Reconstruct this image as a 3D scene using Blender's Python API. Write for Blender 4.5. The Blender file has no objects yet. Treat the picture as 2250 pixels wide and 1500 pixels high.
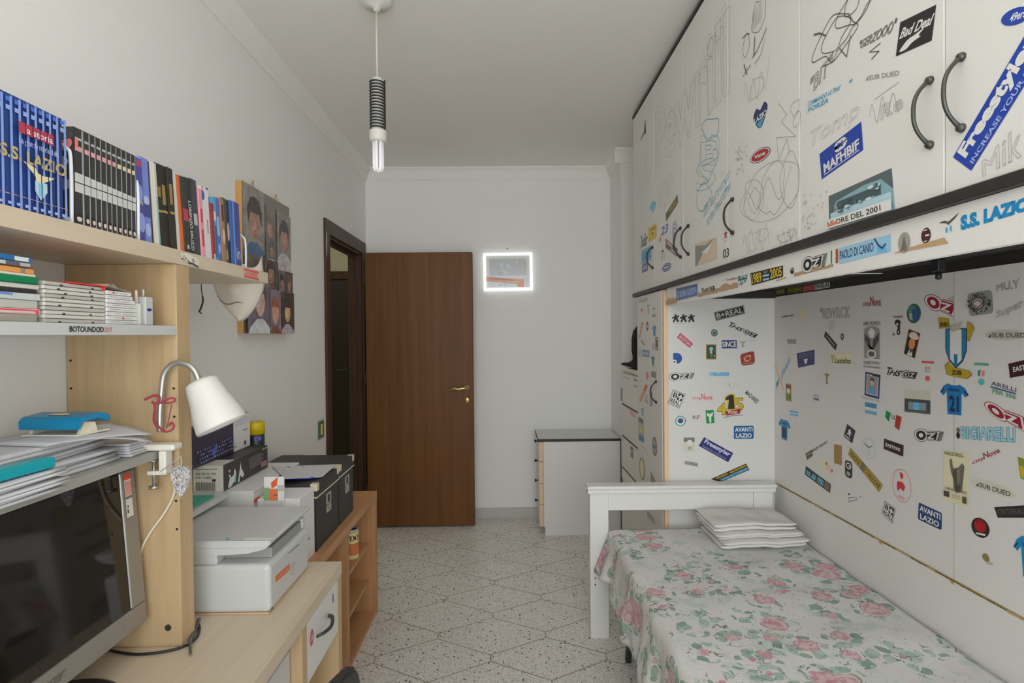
import bpy, bmesh, math, random
import numpy as np
from mathutils import Vector, Matrix
C = bpy.context.scene.collection
PI = math.pi
# ---------------------------------------------------------------- camera
CAMZ = 1.47
cd = bpy.data.cameras.new('camera'); cam = bpy.data.objects.new('camera', cd); C.objects.link(cam)
cd.sensor_width = 36.0; cd.lens = 1240.0/2250.0*36.0; cd.clip_start = 0.02
YAW = math.atan(13/1240); PIT = math.atan(15/1240); ROLL = 0.0087
_f = np.array([math.sin(YAW)*math.cos(PIT), math.cos(YAW)*math.cos(PIT), -math.sin(PIT)])
_r = np.array([math.cos(YAW), -math.sin(YAW), 0.0]); _u = np.cross(_r, _f)
RR = _r*math.cos(ROLL) - _u*math.sin(ROLL); UU = _u*math.cos(ROLL) + _r*math.sin(ROLL)
CC = np.array([0, 0, CAMZ])
cam.matrix_world = Matrix(((RR[0], UU[0], -_f[0], 0), (RR[1], UU[1], -_f[1], 0), (RR[2], UU[2], -_f[2], CAMZ), (0, 0, 0, 1)))
bpy.context.scene.camera = cam
# ---------------------------------------------------------------- world, lights, exposure
sc = bpy.context.scene
sc.view_settings.view_transform = 'Standard'; sc.view_settings.look = 'None'
sc.view_settings.gamma = 1.0; sc.view_settings.use_curve_mapping = False
sc.view_settings.exposure = 0.0
sc.cycles.diffuse_bounces = 9; sc.cycles.max_bounces = 14
w = bpy.data.worlds.new('world'); sc.world = w; w.use_nodes = True
w.node_tree.nodes['Background'].inputs[0].default_value = (0.75, 0.86, 1.0, 1); w.node_tree.nodes['Background'].inputs[1].default_value = 1.0
def area(name, loc, rot, sx, sy, e, col):
    l = bpy.data.lights.new(name, 'AREA'); l.shape = 'RECTANGLE'; l.size = sx; l.size_y = sy; l.energy = e; l.color = col
    o = bpy.data.objects.new(name, l); o.location = loc; o.rotation_euler = rot; C.objects.link(o); return o
wl = area('window_and_hall_light', (0.1, -2.52, 1.50), (math.radians(90), 0, 0), 2.3, 2.5, 73, (0.93, 0.975, 1.0)); wl.data.spread = math.radians(180)  # daylight from the window behind the camera
fl = area('bounce_fill', (0.0, 0.0, 2.0), (math.radians(180-30), 0, 0), 0.8, 0.8, 4.5, (1.0, 0.985, 0.96)); fl.data.spread = math.radians(75)  # added fill lamp aimed at the ceiling, no such lamp in the room
area('window_and_hall_light', (-1.9, 4.6, 2.77), (0, 0, 0), 0.9, 1.2, 7.0, (1.0, 0.95, 0.8))  # added fill lamp under the hall ceiling, no window here
# ---------------------------------------------------------------- pixel rays of this camera, used to measure points on real planes
def _ray(x, y): return _f + RR*(x-1125.)/1240. - UU*(y-750.)/1240.
def PX(x, y, X): d = _ray(x, y); return CC + d*(X/d[0])
def PY(x, y, Y): d = _ray(x, y); return CC + d*(Y/d[1])
def PZ(x, y, Z): d = _ray(x, y); return CC + d*((Z-CAMZ)/d[2])
# ---------------------------------------------------------------- materials
def lin(c): c /= 255.; return c/12.92 if c <= 0.04045 else ((c+0.055)/1.055)**2.4
def S(r, g, b, k=1.8):
    c = [lin(v)*k for v in (r, g, b)]; f = 0.84/max(0.84, max(c)); return tuple(v*f for v in c)
_m = {}
def mat(col, rough=0.5, metal=0.0, emit=None, spec=None, name=None):
    key = (tuple(round(v, 3) for v in col), rough, metal, emit, spec)
    if key in _m: return _m[key]
    m = bpy.data.materials.new(name or 'paint'); m.use_nodes = True; b = m.node_tree.nodes['Principled BSDF']
    b.inputs['Base Color'].default_value = (*col, 1); b.inputs['Roughness'].default_value = rough; b.inputs['Metallic'].default_value = metal
    if spec is not None: b.inputs['Specular IOR Level'].default_value = spec
    if emit: b.inputs['Emission Color'].default_value = (*col, 1); b.inputs['Emission Strength'].default_value = emit
    _m[key] = m; return m
class NT:
    def __init__(s, name):
        s.m = bpy.data.materials.new(name); s.m.use_nodes = True; s.n = s.m.node_tree.nodes; s.l = s.m.node_tree.links; s.b = s.n['Principled BSDF']
    def node(s, t, **k):
        n = s.n.new(t)
        for a, v in k.items(): setattr(n, a, v)
        return n
    def link(s, a, b): s.l.new(a, b)
    def put(s, i, v):
        if hasattr(v, 'is_linked') or hasattr(v, 'links'): s.l.new(v, i)
        else: i.default_value = v
    def math(s, op, a, b=0.0, c=0.0, clamp=False):
        n = s.n.new('ShaderNodeMath'); n.operation = op; n.use_clamp = clamp
        s.put(n.inputs[0], a); s.put(n.inputs[1], b); s.put(n.inputs[2], c); return n.outputs[0]
    def mix(s, f, a, b):
        n = s.n.new('ShaderNodeMix'); n.data_type = 'RGBA'; s.put(n.inputs[0], f)
        for i, v in ((6, a), (7, b)):
            if isinstance(v, tuple): n.inputs[i].default_value = (*v[:3], 1)
            else: s.l.new(v, n.inputs[i])
        return n.outputs[2]
    def ramp(s, f, pts):
        n = s.n.new('ShaderNodeValToRGB'); s.put(n.inputs[0], f)
        while len(n.color_ramp.elements) < len(pts): n.color_ramp.elements.new(0.5)
        for e, (p, c) in zip(n.color_ramp.elements, pts): e.position = p; e.color = (*c, 1) if isinstance(c, tuple) else (c, c, c, 1)
        return n.outputs[0]
    def coord(s, kind='Object', scale=(1, 1, 1), rot=(0, 0, 0), loc=(0, 0, 0)):
        t = s.n.new('ShaderNodeTexCoord'); mp = s.n.new('ShaderNodeMapping'); s.l.new(t.outputs[kind], mp.inputs[0])
        mp.inputs['Scale'].default_value = scale; mp.inputs['Rotation'].default_value = rot; mp.inputs['Location'].default_value = loc; return mp.outputs[0]
    def noise(s, co, scale, detail=3, rough=0.5, dist=0.0):
        n = s.n.new('ShaderNodeTexNoise'); s.l.new(co, n.inputs['Vector']); n.inputs['Scale'].default_value = scale
        n.inputs['Detail'].default_value = detail; n.inputs['Roughness'].default_value = rough; n.inputs['Distortion'].default_value = dist; return n.outputs[0]
    def vor(s, co, scale, feature='F1', rnd=1.0):
        n = s.n.new('ShaderNodeTexVoronoi'); n.feature = feature; s.l.new(co, n.inputs['Vector']); n.inputs['Scale'].default_value = scale
        n.inputs['Randomness'].default_value = rnd; return n
    def bump(s, h, strength=0.2, dist=0.002):
        n = s.n.new('ShaderNodeBump'); s.put(n.inputs['Height'], h); n.inputs['Strength'].default_value = strength; n.inputs['Distance'].default_value = dist
        s.l.new(n.outputs[0], s.b.inputs['Normal'])
    def out(s, col, rough=0.5, metal=0.0, spec=None):
        s.put(s.b.inputs['Base Color'], col if not isinstance(col, tuple) else (*col, 1)); s.put(s.b.inputs['Roughness'], rough); s.b.inputs['Metallic'].default_value = metal
        if spec is not None: s.b.inputs['Specular IOR Level'].default_value = spec
        return s.m
def plaster(name, col, amt=0.04):
    t = NT(name); co = t.coord(); n = t.noise(co, 1.3, 4); n2 = t.noise(co, 180, 2)
    a = tuple(v*(1-amt) for v in col); b = tuple(min(1, v*(1+amt)) for v in col)
    t.bump(n2, 0.12, 0.0008); return t.out(t.mix(n, a, b), 0.85, spec=0.2)
def wood(name, a, b, scale=(60, 60, 3), rough=0.45, c=None, big=2.0):
    t = NT(name); co = t.coord(scale=scale); n = t.noise(co, 1.0, 5, 0.6, 0.6); n2 = t.noise(t.coord(), big, 2)
    f = t.math('ADD', t.math('MULTIPLY', n, 0.75), t.math('MULTIPLY', n2, 0.35))
    pts = [(0.32, a), (0.72, b)] if c is None else [(0.3, a), (0.52, b), (0.72, c)]
    t.bump(n, 0.05, 0.0005); return t.out(t.ramp(f, pts), rough, spec=0.25)
M = {}
M['wall'] = plaster('wall_paint', (0.87, 0.86, 0.84), 0.02)
M['ceil'] = plaster('ceiling_paint', (0.88, 0.86, 0.82), 0.02)
M['white'] = mat((0.80, 0.79, 0.765), 0.35, name='white_laminate')
M['panel'] = plaster('white_panel', (0.80, 0.79, 0.76), 0.02)
M['niche'] = plaster('niche_panel', (0.76, 0.745, 0.715), 0.03)
M['black'] = mat((0.028, 0.026, 0.024), 0.5, name='black_laminate')
M['dark'] = mat((0.012, 0.011, 0.010), 0.6, name='black_void')
M['beech'] = wood('beech_veneer', (0.55, 0.40, 0.235), (0.70, 0.545, 0.345), (4, 4, 45), 0.4)
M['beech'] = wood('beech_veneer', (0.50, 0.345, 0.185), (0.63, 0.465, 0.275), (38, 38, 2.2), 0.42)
M['beechy'] = wood('beech_top', (0.64, 0.53, 0.39), (0.72, 0.61, 0.47), (40, 2.0, 40), 0.36)  # paler than the beech sides: sheen of the top put into the colour
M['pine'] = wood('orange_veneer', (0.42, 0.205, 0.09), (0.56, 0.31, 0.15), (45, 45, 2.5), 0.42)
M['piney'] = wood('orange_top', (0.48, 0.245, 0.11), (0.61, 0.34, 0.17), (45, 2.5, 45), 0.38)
M['door'] = wood('walnut_door', (0.110, 0.042, 0.012), (0.155, 0.064, 0.018), (22, 22, 0.9), 0.45, c=(0.195, 0.086, 0.026), big=1.2)
M['frame'] = wood('walnut_frame', (0.050, 0.026, 0.015), (0.10, 0.055, 0.033), (50, 50, 2), 0.4)
M['edge'] = mat(S(205, 175, 145), 0.5, name='peach_edging')
M['plastic'] = mat((0.62, 0.63, 0.63), 0.35, name='white_plastic')
M['grey'] = mat((0.36, 0.36, 0.33), 0.4, name='grey_laminate')
M['silver'] = mat((0.36, 0.35, 0.325), 0.36, 0.55, name='silver_plastic')
M['brass'] = mat((0.62, 0.47, 0.22), 0.3, 0.85, name='brass')
M['steel'] = mat((0.55, 0.54, 0.50), 0.33, 0.85, name='brushed_steel')
M['pewter'] = mat((0.085, 0.09, 0.08), 0.3, 0.6, name='pewter')
def blotchy(c):
    k = ('b', tuple(round(v, 3) for v in c))
    if k in _m: return _m[k]
    t = NT('photo_print'); co = t.coord(); n = t.math('ADD', t.math('MULTIPLY', t.noise(co, 26, 4, 0.6), 0.6), t.math('MULTIPLY', t.noise(co, 90, 3, 0.6, 1.0), 0.4))
    _m[k] = t.out(t.ramp(n, [(0.30, tuple(v*0.45 for v in c)), (0.5, c), (0.72, tuple(min(0.85, v*1.6+0.01) for v in c))]), 0.35); return _m[k]
M['iron'] = mat((0.035, 0.035, 0.03), 0.4, 0.3, name='dark_metal')
M['blackp'] = mat((0.02, 0.02, 0.02), 0.45, name='black_plastic')
M['paper'] = mat((0.66, 0.66, 0.69), 0.8, name='paper')
# ---------------------------------------------------------------- mesh helpers
def bx(bm, x0, y0, z0, x1, y1, z1, bev=0.0, seg=2):
    r = bmesh.ops.create_cube(bm, size=1.0)['verts']
    bmesh.ops.scale(bm, verts=r, vec=(abs(x1-x0), abs(y1-y0), abs(z1-z0)))
    bmesh.ops.translate(bm, verts=r, vec=((x0+x1)/2, (y0+y1)/2, (z0+z1)/2))
    if bev:
        e = list({e for v in r for e in v.link_edges}); bmesh.ops.bevel(bm, geom=e, offset=bev, segments=seg, affect='EDGES', profile=0.5)
    return r
def box(x0, y0, z0, x1, y1, z1, bev=0.0, seg=2):
    bm = bmesh.new(); bx(bm, x0, y0, z0, x1, y1, z1, bev, seg); return bm
def tube(bm, pts, r, n=10, cap=True):
    pts = [Vector(p) for p in pts]; rings = []
    rs = r if isinstance(r, (list, tuple)) else [r]*len(pts)
    t0 = (pts[1]-pts[0]).normalized(); a = Vector((0, 0, 1)) if abs(t0.z) < 0.9 else Vector((1, 0, 0))
    nrm = t0.cross(a).normalized()
    for i, p in enumerate(pts):
        t = (pts[min(i+1, len(pts)-1)]-pts[max(i-1, 0)]).normalized()
        nrm = (nrm - t*nrm.dot(t)).normalized(); b = t.cross(nrm)
        rings.append([bm.verts.new(p + (nrm*math.cos(2*PI*k/n)+b*math.sin(2*PI*k/n))*rs[i]) for k in range(n)])
    for i in range(len(rings)-1):
        for k in range(n):
            f = bm.faces.new((rings[i][k], rings[i][(k+1) % n], rings[i+1][(k+1) % n], rings[i+1][k])); f.smooth = True
    if cap: bm.faces.new(rings[0][::-1]); bm.faces.new(rings[-1])
def lathe(bm, prof, o=(0, 0, 0), n=24, axis='Z', smooth=True, sx=1.0, sy=1.0, rot=None):
    rings = []
    for r, z in prof:
        ring = []
        for k in range(n):
            v = Vector((r*math.cos(2*PI*k/n)*sx, r*math.sin(2*PI*k/n)*sy, z))
            if axis == 'X': v = Vector((v.z, v.x, v.y))
            if axis == 'Y': v = Vector((v.x, v.z, v.y))
            if rot: v = rot @ v
            ring.append(bm.verts.new(v+Vector(o)))
        rings.append(ring)
    for i in range(len(rings)-1):
        for k in range(n):
            f = bm.faces.new((rings[i][k], rings[i][(k+1) % n], rings[i+1][(k+1) % n], rings[i+1][k])); f.smooth = smooth
    for rg in (rings[0][::-1], rings[-1]):
        if (rg[0].co-rg[n//2].co).length > 1e-5: bm.faces.new(rg)
    bmesh.ops.remove_doubles(bm, verts=bm.verts, dist=1e-6)
def prism(bm, pts, axis, a, b):
    def mk(p, t):
        if axis == 'X': return (t, p[0], p[1])
        if axis == 'Y': return (p[0], t, p[1])
        return (p[0], p[1], t)
    A = [bm.verts.new(mk(p, a)) for p in pts]; B = [bm.verts.new(mk(p, b)) for p in pts]; n = len(pts)
    for i in range(n): bm.faces.new((A[i], A[(i+1) % n], B[(i+1) % n], B[i]))
    bm.faces.new(A[::-1]); bm.faces.new(B)
def curve(pts, n=8):
    P = [Vector(p) for p in pts]; out = []
    for i in range(len(P)-1):
        p0 = P[max(i-1, 0)]; p1 = P[i]; p2 = P[i+1]; p3 = P[min(i+2, len(P)-1)]
        for k in range(n):
            t = k/n; out.append(0.5*((2*p1)+(p2-p0)*t+(2*p0-5*p1+4*p2-p3)*t*t+(3*p1-p0-3*p2+p3)*t**3))
    out.append(P[-1]); return out
def T(bm, m): bmesh.ops.transform(bm, matrix=m, verts=bm.verts); return bm
# ---------------------------------------------------------------- objects
def root_of(o):
    while o.parent: o = o.parent
    return o
def obj(name, bm, m, parent=None, local=False, loc=None, label=None):
    me = bpy.data.meshes.new(name)
    if isinstance(bm, bmesh.types.BMesh):
        L = Vector(root_of(parent).location) if (parent and not local) else (Vector(loc) if loc else Vector((0, 0, 0)))
        if L.length and not local: bmesh.ops.translate(bm, verts=bm.verts, vec=-L)
        bmesh.ops.recalc_face_normals(bm, faces=bm.faces); bm.to_mesh(me); bm.free()
    for x in (m if isinstance(m, (list, tuple)) else [m]): me.materials.append(x)
    o = bpy.data.objects.new(name, me); C.objects.link(o)
    if parent: o.parent = parent
    elif loc: o.location = loc
    if label: o['label'] = label
    return o
def tag(o, label, cat, group=None):
    o['label'] = label; o['category'] = cat
    if group: o['group'] = group
    return o
def thing(name, label, cat, loc=(0, 0, 0), group=None):
    o = bpy.data.objects.new(name, None); C.objects.link(o); o.location = loc; o.empty_display_size = 0.05
    return tag(o, label, cat, group)
def struct(name, bm, m):
    o = obj(name, bm, m); o['kind'] = 'structure'; return o
# ---------------------------------------------------------------- decals: print, lettering and drawings lying on a real face
_txt = {}
def text2d(s, bold=0.0, res=3):
    key = (s, bold, res)
    if key in _txt: return _txt[key]
    cu = bpy.data.curves.new('t', 'FONT'); cu.body = s; cu.size = 1; cu.resolution_u = res; cu.offset = bold; cu.fill_mode = 'FRONT'
    o = bpy.data.objects.new('t', cu); me = bpy.data.meshes.new_from_object(o)
    V = np.array([(v.co.x, v.co.y) for v in me.vertices]); Fs = [tuple(p.vertices) for p in me.polygons]
    cnt = {}
    for f in Fs:
        for i in range(len(f)):
            e = tuple(sorted((f[i], f[(i+1) % len(f)]))); cnt[e] = cnt.get(e, 0)+1
    E = [e for e, c in cnt.items() if c == 1]
    mn = V.min(0); mx = V.max(0); V = (V-mn)/(mx-mn); V[:, 1] = 1-V[:, 1]
    bpy.data.objects.remove(o); bpy.data.curves.remove(cu); bpy.data.meshes.remove(me)
    _txt[key] = (V, Fs, E); return _txt[key]
class Plane:
    def __init__(s, ax, val, out): s.ax = ax; s.v = val; s.n = Vector(out)
    def p(s, x, y):
        f = {'X': PX, 'Y': PY, 'Z': PZ}[s.ax]; return Vector(f(x, y, s.v))
    def rect(s, x0, y0, x1, y1):
        xm, ym = (x0+x1)/2, (y0+y1)/2; l = s.p(x0, ym); r = s.p(x1, ym); t = s.p(xm, y0).z; b = s.p(xm, y1).z
        mk = lambda q, z: Vector((q.x, q.y, z))
        return [mk(l, t), mk(r, t), mk(l, b), mk(r, b)]
    def quad(s, *q):
        a = [s.p(*v) for v in q]
        if len(a) == 3: a.append(a[1]+a[2]-a[0])
        return a
def decal(parent, n, Q, items, name='sticker', label=None, base=0.0006, clip=None, local=False):
    """Q = TL, TR, BL, BR corners; items in unit coordinates, drawn one above the other"""
    n = Vector(n); bm = bmesh.new(); mats = []; Lr = Vector(root_of(parent).location) if not local else Vector((0, 0, 0))
    wu = ((Q[1]-Q[0]).length + (Q[3]-Q[2]).length)/2; hv = ((Q[2]-Q[0]).length+(Q[3]-Q[1]).length)/2
    def mp(u, v, k): return (Q[0]*(1-u)*(1-v)+Q[1]*u*(1-v)+Q[2]*(1-u)*v+Q[3]*u*v) + n*(base+0.00022*k) - Lr
    def mi(col):
        m = col if isinstance(col, bpy.types.Material) else mat(col, 0.45)
        if m not in mats: mats.append(m)
        return mats.index(m)
    def poly(P, k, c):
        if len(P) < 3: return
        try: f = bm.faces.new([bm.verts.new(mp(u, v, k)) for u, v in P]); f.material_index = mi(c)
        except ValueError: pass
    def seg(a, b, k, c, w):
        dx, dy = (b[0]-a[0])*wu, (b[1]-a[1])*hv; d = math.hypot(dx, dy) or 1; ox, oy = -dy/d*w/2/wu, dx/d*w/2/hv; ex, ey = dx/d*w*0.3/wu, dy/d*w*0.3/hv
        poly([(a[0]-ex+ox, a[1]-ey+oy), (b[0]+ex+ox, b[1]+ey+oy), (b[0]+ex-ox, b[1]+ey-oy), (a[0]-ex-ox, a[1]-ey-oy)], k, c)
    k = 0
    for it in items:
        t = it[0]; c = it[1]; k += 1
        if t == 'r': u0, v0, u1, v1 = it[2:6] if len(it) > 2 else (0, 0, 1, 1); poly([(u0, v0), (u1, v0), (u1, v1), (u0, v1)], k, c)
        elif t == 'e':
            cu, cv, ru, rv = it[2:6]; poly([(cu+ru*math.cos(2*PI*i/28), cv+rv*math.sin(2*PI*i/28)) for i in range(28)], k, c)
        elif t == 'rr':
            u0, v0, u1, v1, q = it[2:7]; P = []; qv = q*wu/hv
            for (a, b, s0) in ((u1-q, v0+qv, -90), (u1-q, v1-qv, 0), (u0+q, v1-qv, 90), (u0+q, v0+qv, 180)):
                P += [(a+q*math.cos(math.radians(s0+j*22.5)), b+qv*math.sin(math.radians(s0+j*22.5))) for j in range(5)]
            poly(P, k, c)
        elif t == 'p': poly(it[2], k, c)
        elif t == 't' or t == 'o':
            s, u0, v0, u1, v1 = it[2:7]; bold = it[7]*0.5 if len(it) > 7 else 0.0; sh = it[8] if len(it) > 8 else 0.0
            V, Fs, E = text2d(s, bold)
            mv = [(u0+(a+sh*(0.5-b))*(u1-u0), v0+b*(v1-v0)) for a, b in V]
            if t == 't':
                vs = [bm.verts.new(mp(a, b, k)) for a, b in mv]
                for f in Fs:
                    try: q = bm.faces.new([vs[i] for i in f]); q.material_index = mi(c)
                    except ValueError: pass
            else:
                for a, b in E: seg(mv[a], mv[b], k, c, it[9] if len(it) > 9 else 0.0015)
        elif t == 'l':
            P = it[3]; 
            for a, b in zip(P[:-1], P[1:]): seg(a, b, k, c, it[2])
    if clip:
        for co, no in clip:
            g = list(bm.verts)+list(bm.edges)+list(bm.faces)
            bmesh.ops.bisect_plane(bm, geom=g, plane_co=Vector(co)-Lr, plane_no=no, clear_outer=True, dist=1e-6)
    if not bm.faces: bm.free(); return None
    me = bpy.data.meshes.new(name); bm.to_mesh(me); bm.free()
    for m in mats: me.materials.append(m)
    o = bpy.data.objects.new(name, me); C.objects.link(o); o.parent = parent
    if label: o['label'] = label
    return o
def sm(P, n=5, closed=False):
    if closed: P = [P[-1]]+list(P)+[P[0], P[1]]
    c = curve([(a, b, 0) for a, b in P], n); c = [(v.x, v.y) for v in c]
    return c[n:-n] if closed else c
# ================================================================ SETTING
XL, YB, XW, ZC = -1.11, 4.52, 1.345, 2.80
def terrazzo():
    t = NT('terrazzo_tiles'); co = t.coord(); sp = t.node('ShaderNodeSeparateXYZ'); t.link(co, sp.inputs[0])
    a = t.math('PINGPONG', t.math('ADD', sp.outputs[0], 5.352), 0.2635)
    b = t.math('PINGPONG', t.math('ADD', sp.outputs[1], 1.370), 0.196)
    d = t.math('ABSOLUTE', t.math('MULTIPLY', t.math('SUBTRACT', t.math('SUBTRACT', b, 0.025), t.math('MULTIPLY', a, 0.554)), 0.875))
    e1 = t.math('ADD', a, t.math('MULTIPLY', t.math('GREATER_THAN', b, 0.025), 1.0))
    e2 = t.math('ADD', t.math('SUBTRACT', 0.2635, a), t.math('MULTIPLY', t.math('LESS_THAN', b, 0.171), 1.0))
    dist = t.math('MINIMUM', d, t.math('MINIMUM', e1, e2))
    g = t.math('SUBTRACT', 1.0, t.math('DIVIDE', t.math('SUBTRACT', dist, 0.0018), 0.0018, clamp=True), clamp=True)
    base = t.mix(t.noise(co, 2.2, 3), (0.76, 0.735, 0.69), (0.86, 0.84, 0.80))
    v1 = t.vor(co, 95); v2 = t.vor(co, 48); v3 = t.vor(co, 160)
    c1 = t.mix(t.ramp(v1.outputs[0], [(0.30, 1.0), (0.42, 0.0)]), base, t.ramp(v1.outputs[1], [(0.25, (0.56, 0.53, 0.49)), (0.5, (0.76, 0.73, 0.68)), (0.75, (0.88, 0.87, 0.84))]))
    r3 = t.node('ShaderNodeSeparateColor'); t.link(v3.outputs[1], r3.inputs[0])
    m3 = t.math('MULTIPLY', t.math('LESS_THAN', v3.outputs[0], 0.40), t.math('GREATER_THAN', r3.outputs[0], 0.55))
    c2 = t.mix(t.math('MULTIPLY', m3, 0.62), c1, (0.13, 0.12, 0.11))
    r2 = t.node('ShaderNodeSeparateColor'); t.link(v2.outputs[1], r2.inputs[0])
    m2 = t.math('MULTIPLY', t.math('LESS_THAN', v2.outputs[0], 0.24), t.math('GREATER_THAN', r2.outputs[0], 0.66))
    c3 = t.mix(t.math('MULTIPLY', m2, 0.85), c2, (0.045, 0.042, 0.038))
    c4 = t.mix(t.math('MULTIPLY', g, 0.92), c3, (0.24, 0.195, 0.145))
    return t.out(c4, t.math('ADD', t.math('MULTIPLY', g, 0.4), 0.24), spec=0.45)
M['floor'] = terrazzo()
YF = -2.60
bm = box(XL-1.6, YF-0.1, -0.06, XW+0.12, 6.2, 0); struct('floor', bm, M['floor'])
bm = box(XL-1.6, YF-0.1, ZC, XW+0.12, 6.2, ZC+0.06); struct('ceiling', bm, M['ceil'])
D0, D1, DZ = 3.545, 4.375, 2.115       # doorway in the left wall
bm = bmesh.new(); bx(bm, XL-0.1, YF-0.1, 0, XL, D0, ZC); bx(bm, XL-0.1, D1, 0, XL, 6.1, ZC); bx(bm, XL-0.1, D0, DZ, XL, D1, ZC); struct('wall_left', bm, M['wall'])
bm = box(XL, YB, 0, XW+0.1, YB+0.1, ZC); struct('wall_back', bm, M['wall'])
bm = box(XW, YF-0.1, 0, XW+0.1, YB, ZC); struct('wall_right', bm, M['wall'])
bm = box(0.842, 4.085, 0, XW, YB, ZC, 0.004); struct('wall_pillar', bm, M['wall'])
bm = bmesh.new(); bx(bm, XL, YF-0.1, 0, -1.0, YF, ZC); bx(bm, 1.2, YF-0.1, 0, XW, YF, ZC); bx(bm, -1.0, YF-0.1, 0, 1.2, YF, 0.3); bx(bm, -1.0, YF-0.1, 2.7, 1.2, YF, ZC); struct('wall_front', bm, M['wall'])
bm = bmesh.new()
for x in (-1.0, 0.07, 1.14): bx(bm, x, YF-0.08, 0.3, x+0.06, YF-0.03, 2.7)
for z in (0.3, 2.64): bx(bm, -1.0, YF-0.08, z, 1.2, YF-0.03, z+0.06)
struct('window_1', bm, M['white'])
# hallway beyond the doorway
bm = bmesh.new(); bx(bm, -2.7, 6.0, 0, XL-0.1, 6.1, ZC); bx(bm, -2.7, 2.6, 0, -2.6, 6.0, ZC); bx(bm, -2.6, 2.5, 0, XL-0.1, 2.6, ZC)
struct('wall_hallway', bm, plaster('hall_paint', (0.62, 0.60, 0.46)))
bm = bmesh.new(); bx(bm, -2.25, 5.955, 0, -1.35, 5.995, 2.06, 0.003)
hd = struct('door_2', bm, mat((0.028, 0.022, 0.018), 0.45, name='dark_hall_door'))
bm = bmesh.new(); bx(bm, -2.36, 5.94, 0, -2.26, 5.998, 2.15, 0.004); bx(bm, -1.34, 5.94, 0, -1.24, 5.998, 2.15, 0.004); bx(bm, -2.259, 5.94, 2.065, -1.341, 5.998, 2.15, 0.004)
obj('door_frame', bm, M['frame'], hd)
bm = bmesh.new(); tube(bm, curve([(-1.655, 5.95, 1.12), (-1.655, 5.90, 1.12), (-1.68, 5.89, 1.12), (-1.77, 5.89, 1.115)], 5), 0.008); obj('door_handle', bm, M['pewter'], hd)
# crown mouldings and skirtings
def cove(bm, axis, a, b, wall, sgn):
    P = [(0, -0.098), (0.010, -0.098), (0.012, -0.088), (0.016, -0.080), (0.020, -0.055), (0.030, -0.028), (0.046, -0.012), (0.050, -0.004), (0.050, 0), (0, 0)]
    prism(bm, [(wall+sgn*p, ZC+q) for p, q in P], axis, a, b)
bm = bmesh.new(); cove(bm, 'Y', YF, YB, XL, 1); struct('trim_1', bm, M['ceil'])
def coveY(bm, wall, x0, x1):
    P = [(0, -0.098), (0.010, -0.098), (0.012, -0.088), (0.016, -0.080), (0.020, -0.055), (0.030, -0.028), (0.046, -0.012), (0.050, -0.004), (0.050, 0), (0, 0)]
    prism(bm, [(wall-p, ZC+q) for p, q in P], 'X', x0, x1)
bm = bmesh.new(); coveY(bm, YB, XL+0.05, 0.842); struct('trim_2', bm, M['ceil'])
bm = bmesh.new(); coveY(bm, 4.085, 0.792, 1.32); struct('trim_3', bm, M['ceil'])
bm = bmesh.new(); cove(bm, 'Y', 4.085, 4.47, 0.842, -1); struct('trim_4', bm, M['ceil'])
M['marble'] = plaster('skirting_marble', (0.58, 0.545, 0.515), 0.06)
bm = box(XL+0.012, YB-0.012, 0, 0.26, YB, 0.082, 0.002); struct('baseboard_back', bm, M['marble'])
bm = bmesh.new(); bx(bm, XL, YF, 0, XL+0.012, 3.46, 0.082, 0.002); struct('baseboard_left', bm, M['marble'])
# doorway frame
bm = bmesh.new()
def casing(x0, x1):
    bx(bm, x0, 3.468, 0, x1, 3.548, 2.195, 0.003); bx(bm, x0, 4.372, 0, x1, 4.452, 2.195, 0.003); bx(bm, x0, 3.549, 2.105, x1, 4.371, 2.195, 0.003)
casing(XL, XL+0.016)
bx(bm, XL-0.1, 3.545, 0, XL, 3.566, 2.10); bx(bm, XL-0.1, 4.354, 0, XL, 4.375, 2.10); bx(bm, XL-0.1, 3.545, 2.09, XL, 4.375, 2.115)
bx(bm, XL-0.065, 3.566, 0, XL-0.045, 3.580, 2.09); bx(bm, XL-0.065, 4.340, 0, XL-0.045, 4.354, 2.09); bx(bm, XL-0.065, 3.566, 2.07, XL-0.045, 4.354, 2.09)
struct('trim_5', bm, M['frame'])
# chipped paint beside the casing
bm = bmesh.new(); prism(bm, [(3.466, 2.02), (3.47, 2.10), (3.478, 2.115), (3.482, 2.06), (3.479, 1.98), (3.470, 1.955)], 'X', XL+0.0165, XL+0.0172)
struct('trim_6', bm, mat((0.72, 0.70, 0.68), 0.8))
# open door leaf, standing square to the left wall
dl = bpy.data.objects.new('door_1', None); C.objects.link(dl); dl.location = (-1.07, 4.33, 0); dl['kind'] = 'structure'
obj('door_leaf', box(-1.068, 4.312, 0.012, -0.254, 4.350, 2.10, 0.003), M['door'], dl)
bm = bmesh.new(); bx(bm, -0.2535, 4.3125, 0.014, -0.2515, 4.3495, 2.098); bx(bm, -1.066, 4.3125, 2.1003, -0.256, 4.3495, 2.1018); obj('edge_band', bm, M['frame'], dl)
hx, hz = PY(1026, 852, 4.31)[0], PY(1026, 852, 4.31)[2]
bm = bmesh.new(); lathe(bm, [(0.0, 0), (0.024, 0), (0.024, -0.006), (0.018, -0.012), (0.010, -0.014), (0.010, -0.045), (0.0, -0.045)], (hx, 4.312, hz), 20, 'Y')
tube(bm, curve([(hx, 4.27, hz), (hx-0.02, 4.264, hz+0.002), (hx-0.06, 4.262, hz-0.004), (hx-0.095, 4.264, hz+0.001), (hx-0.115, 4.27, hz-0.008), (hx-0.125, 4.278, hz-0.016)], 6), [0.011]*12+[0.0105]*12+[0.008]*7, 10)
obj('door_handle', bm, M['brass'], dl, label='polished brass lever handle')
kz = PY(1025, 879, 4.31)[2]
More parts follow.
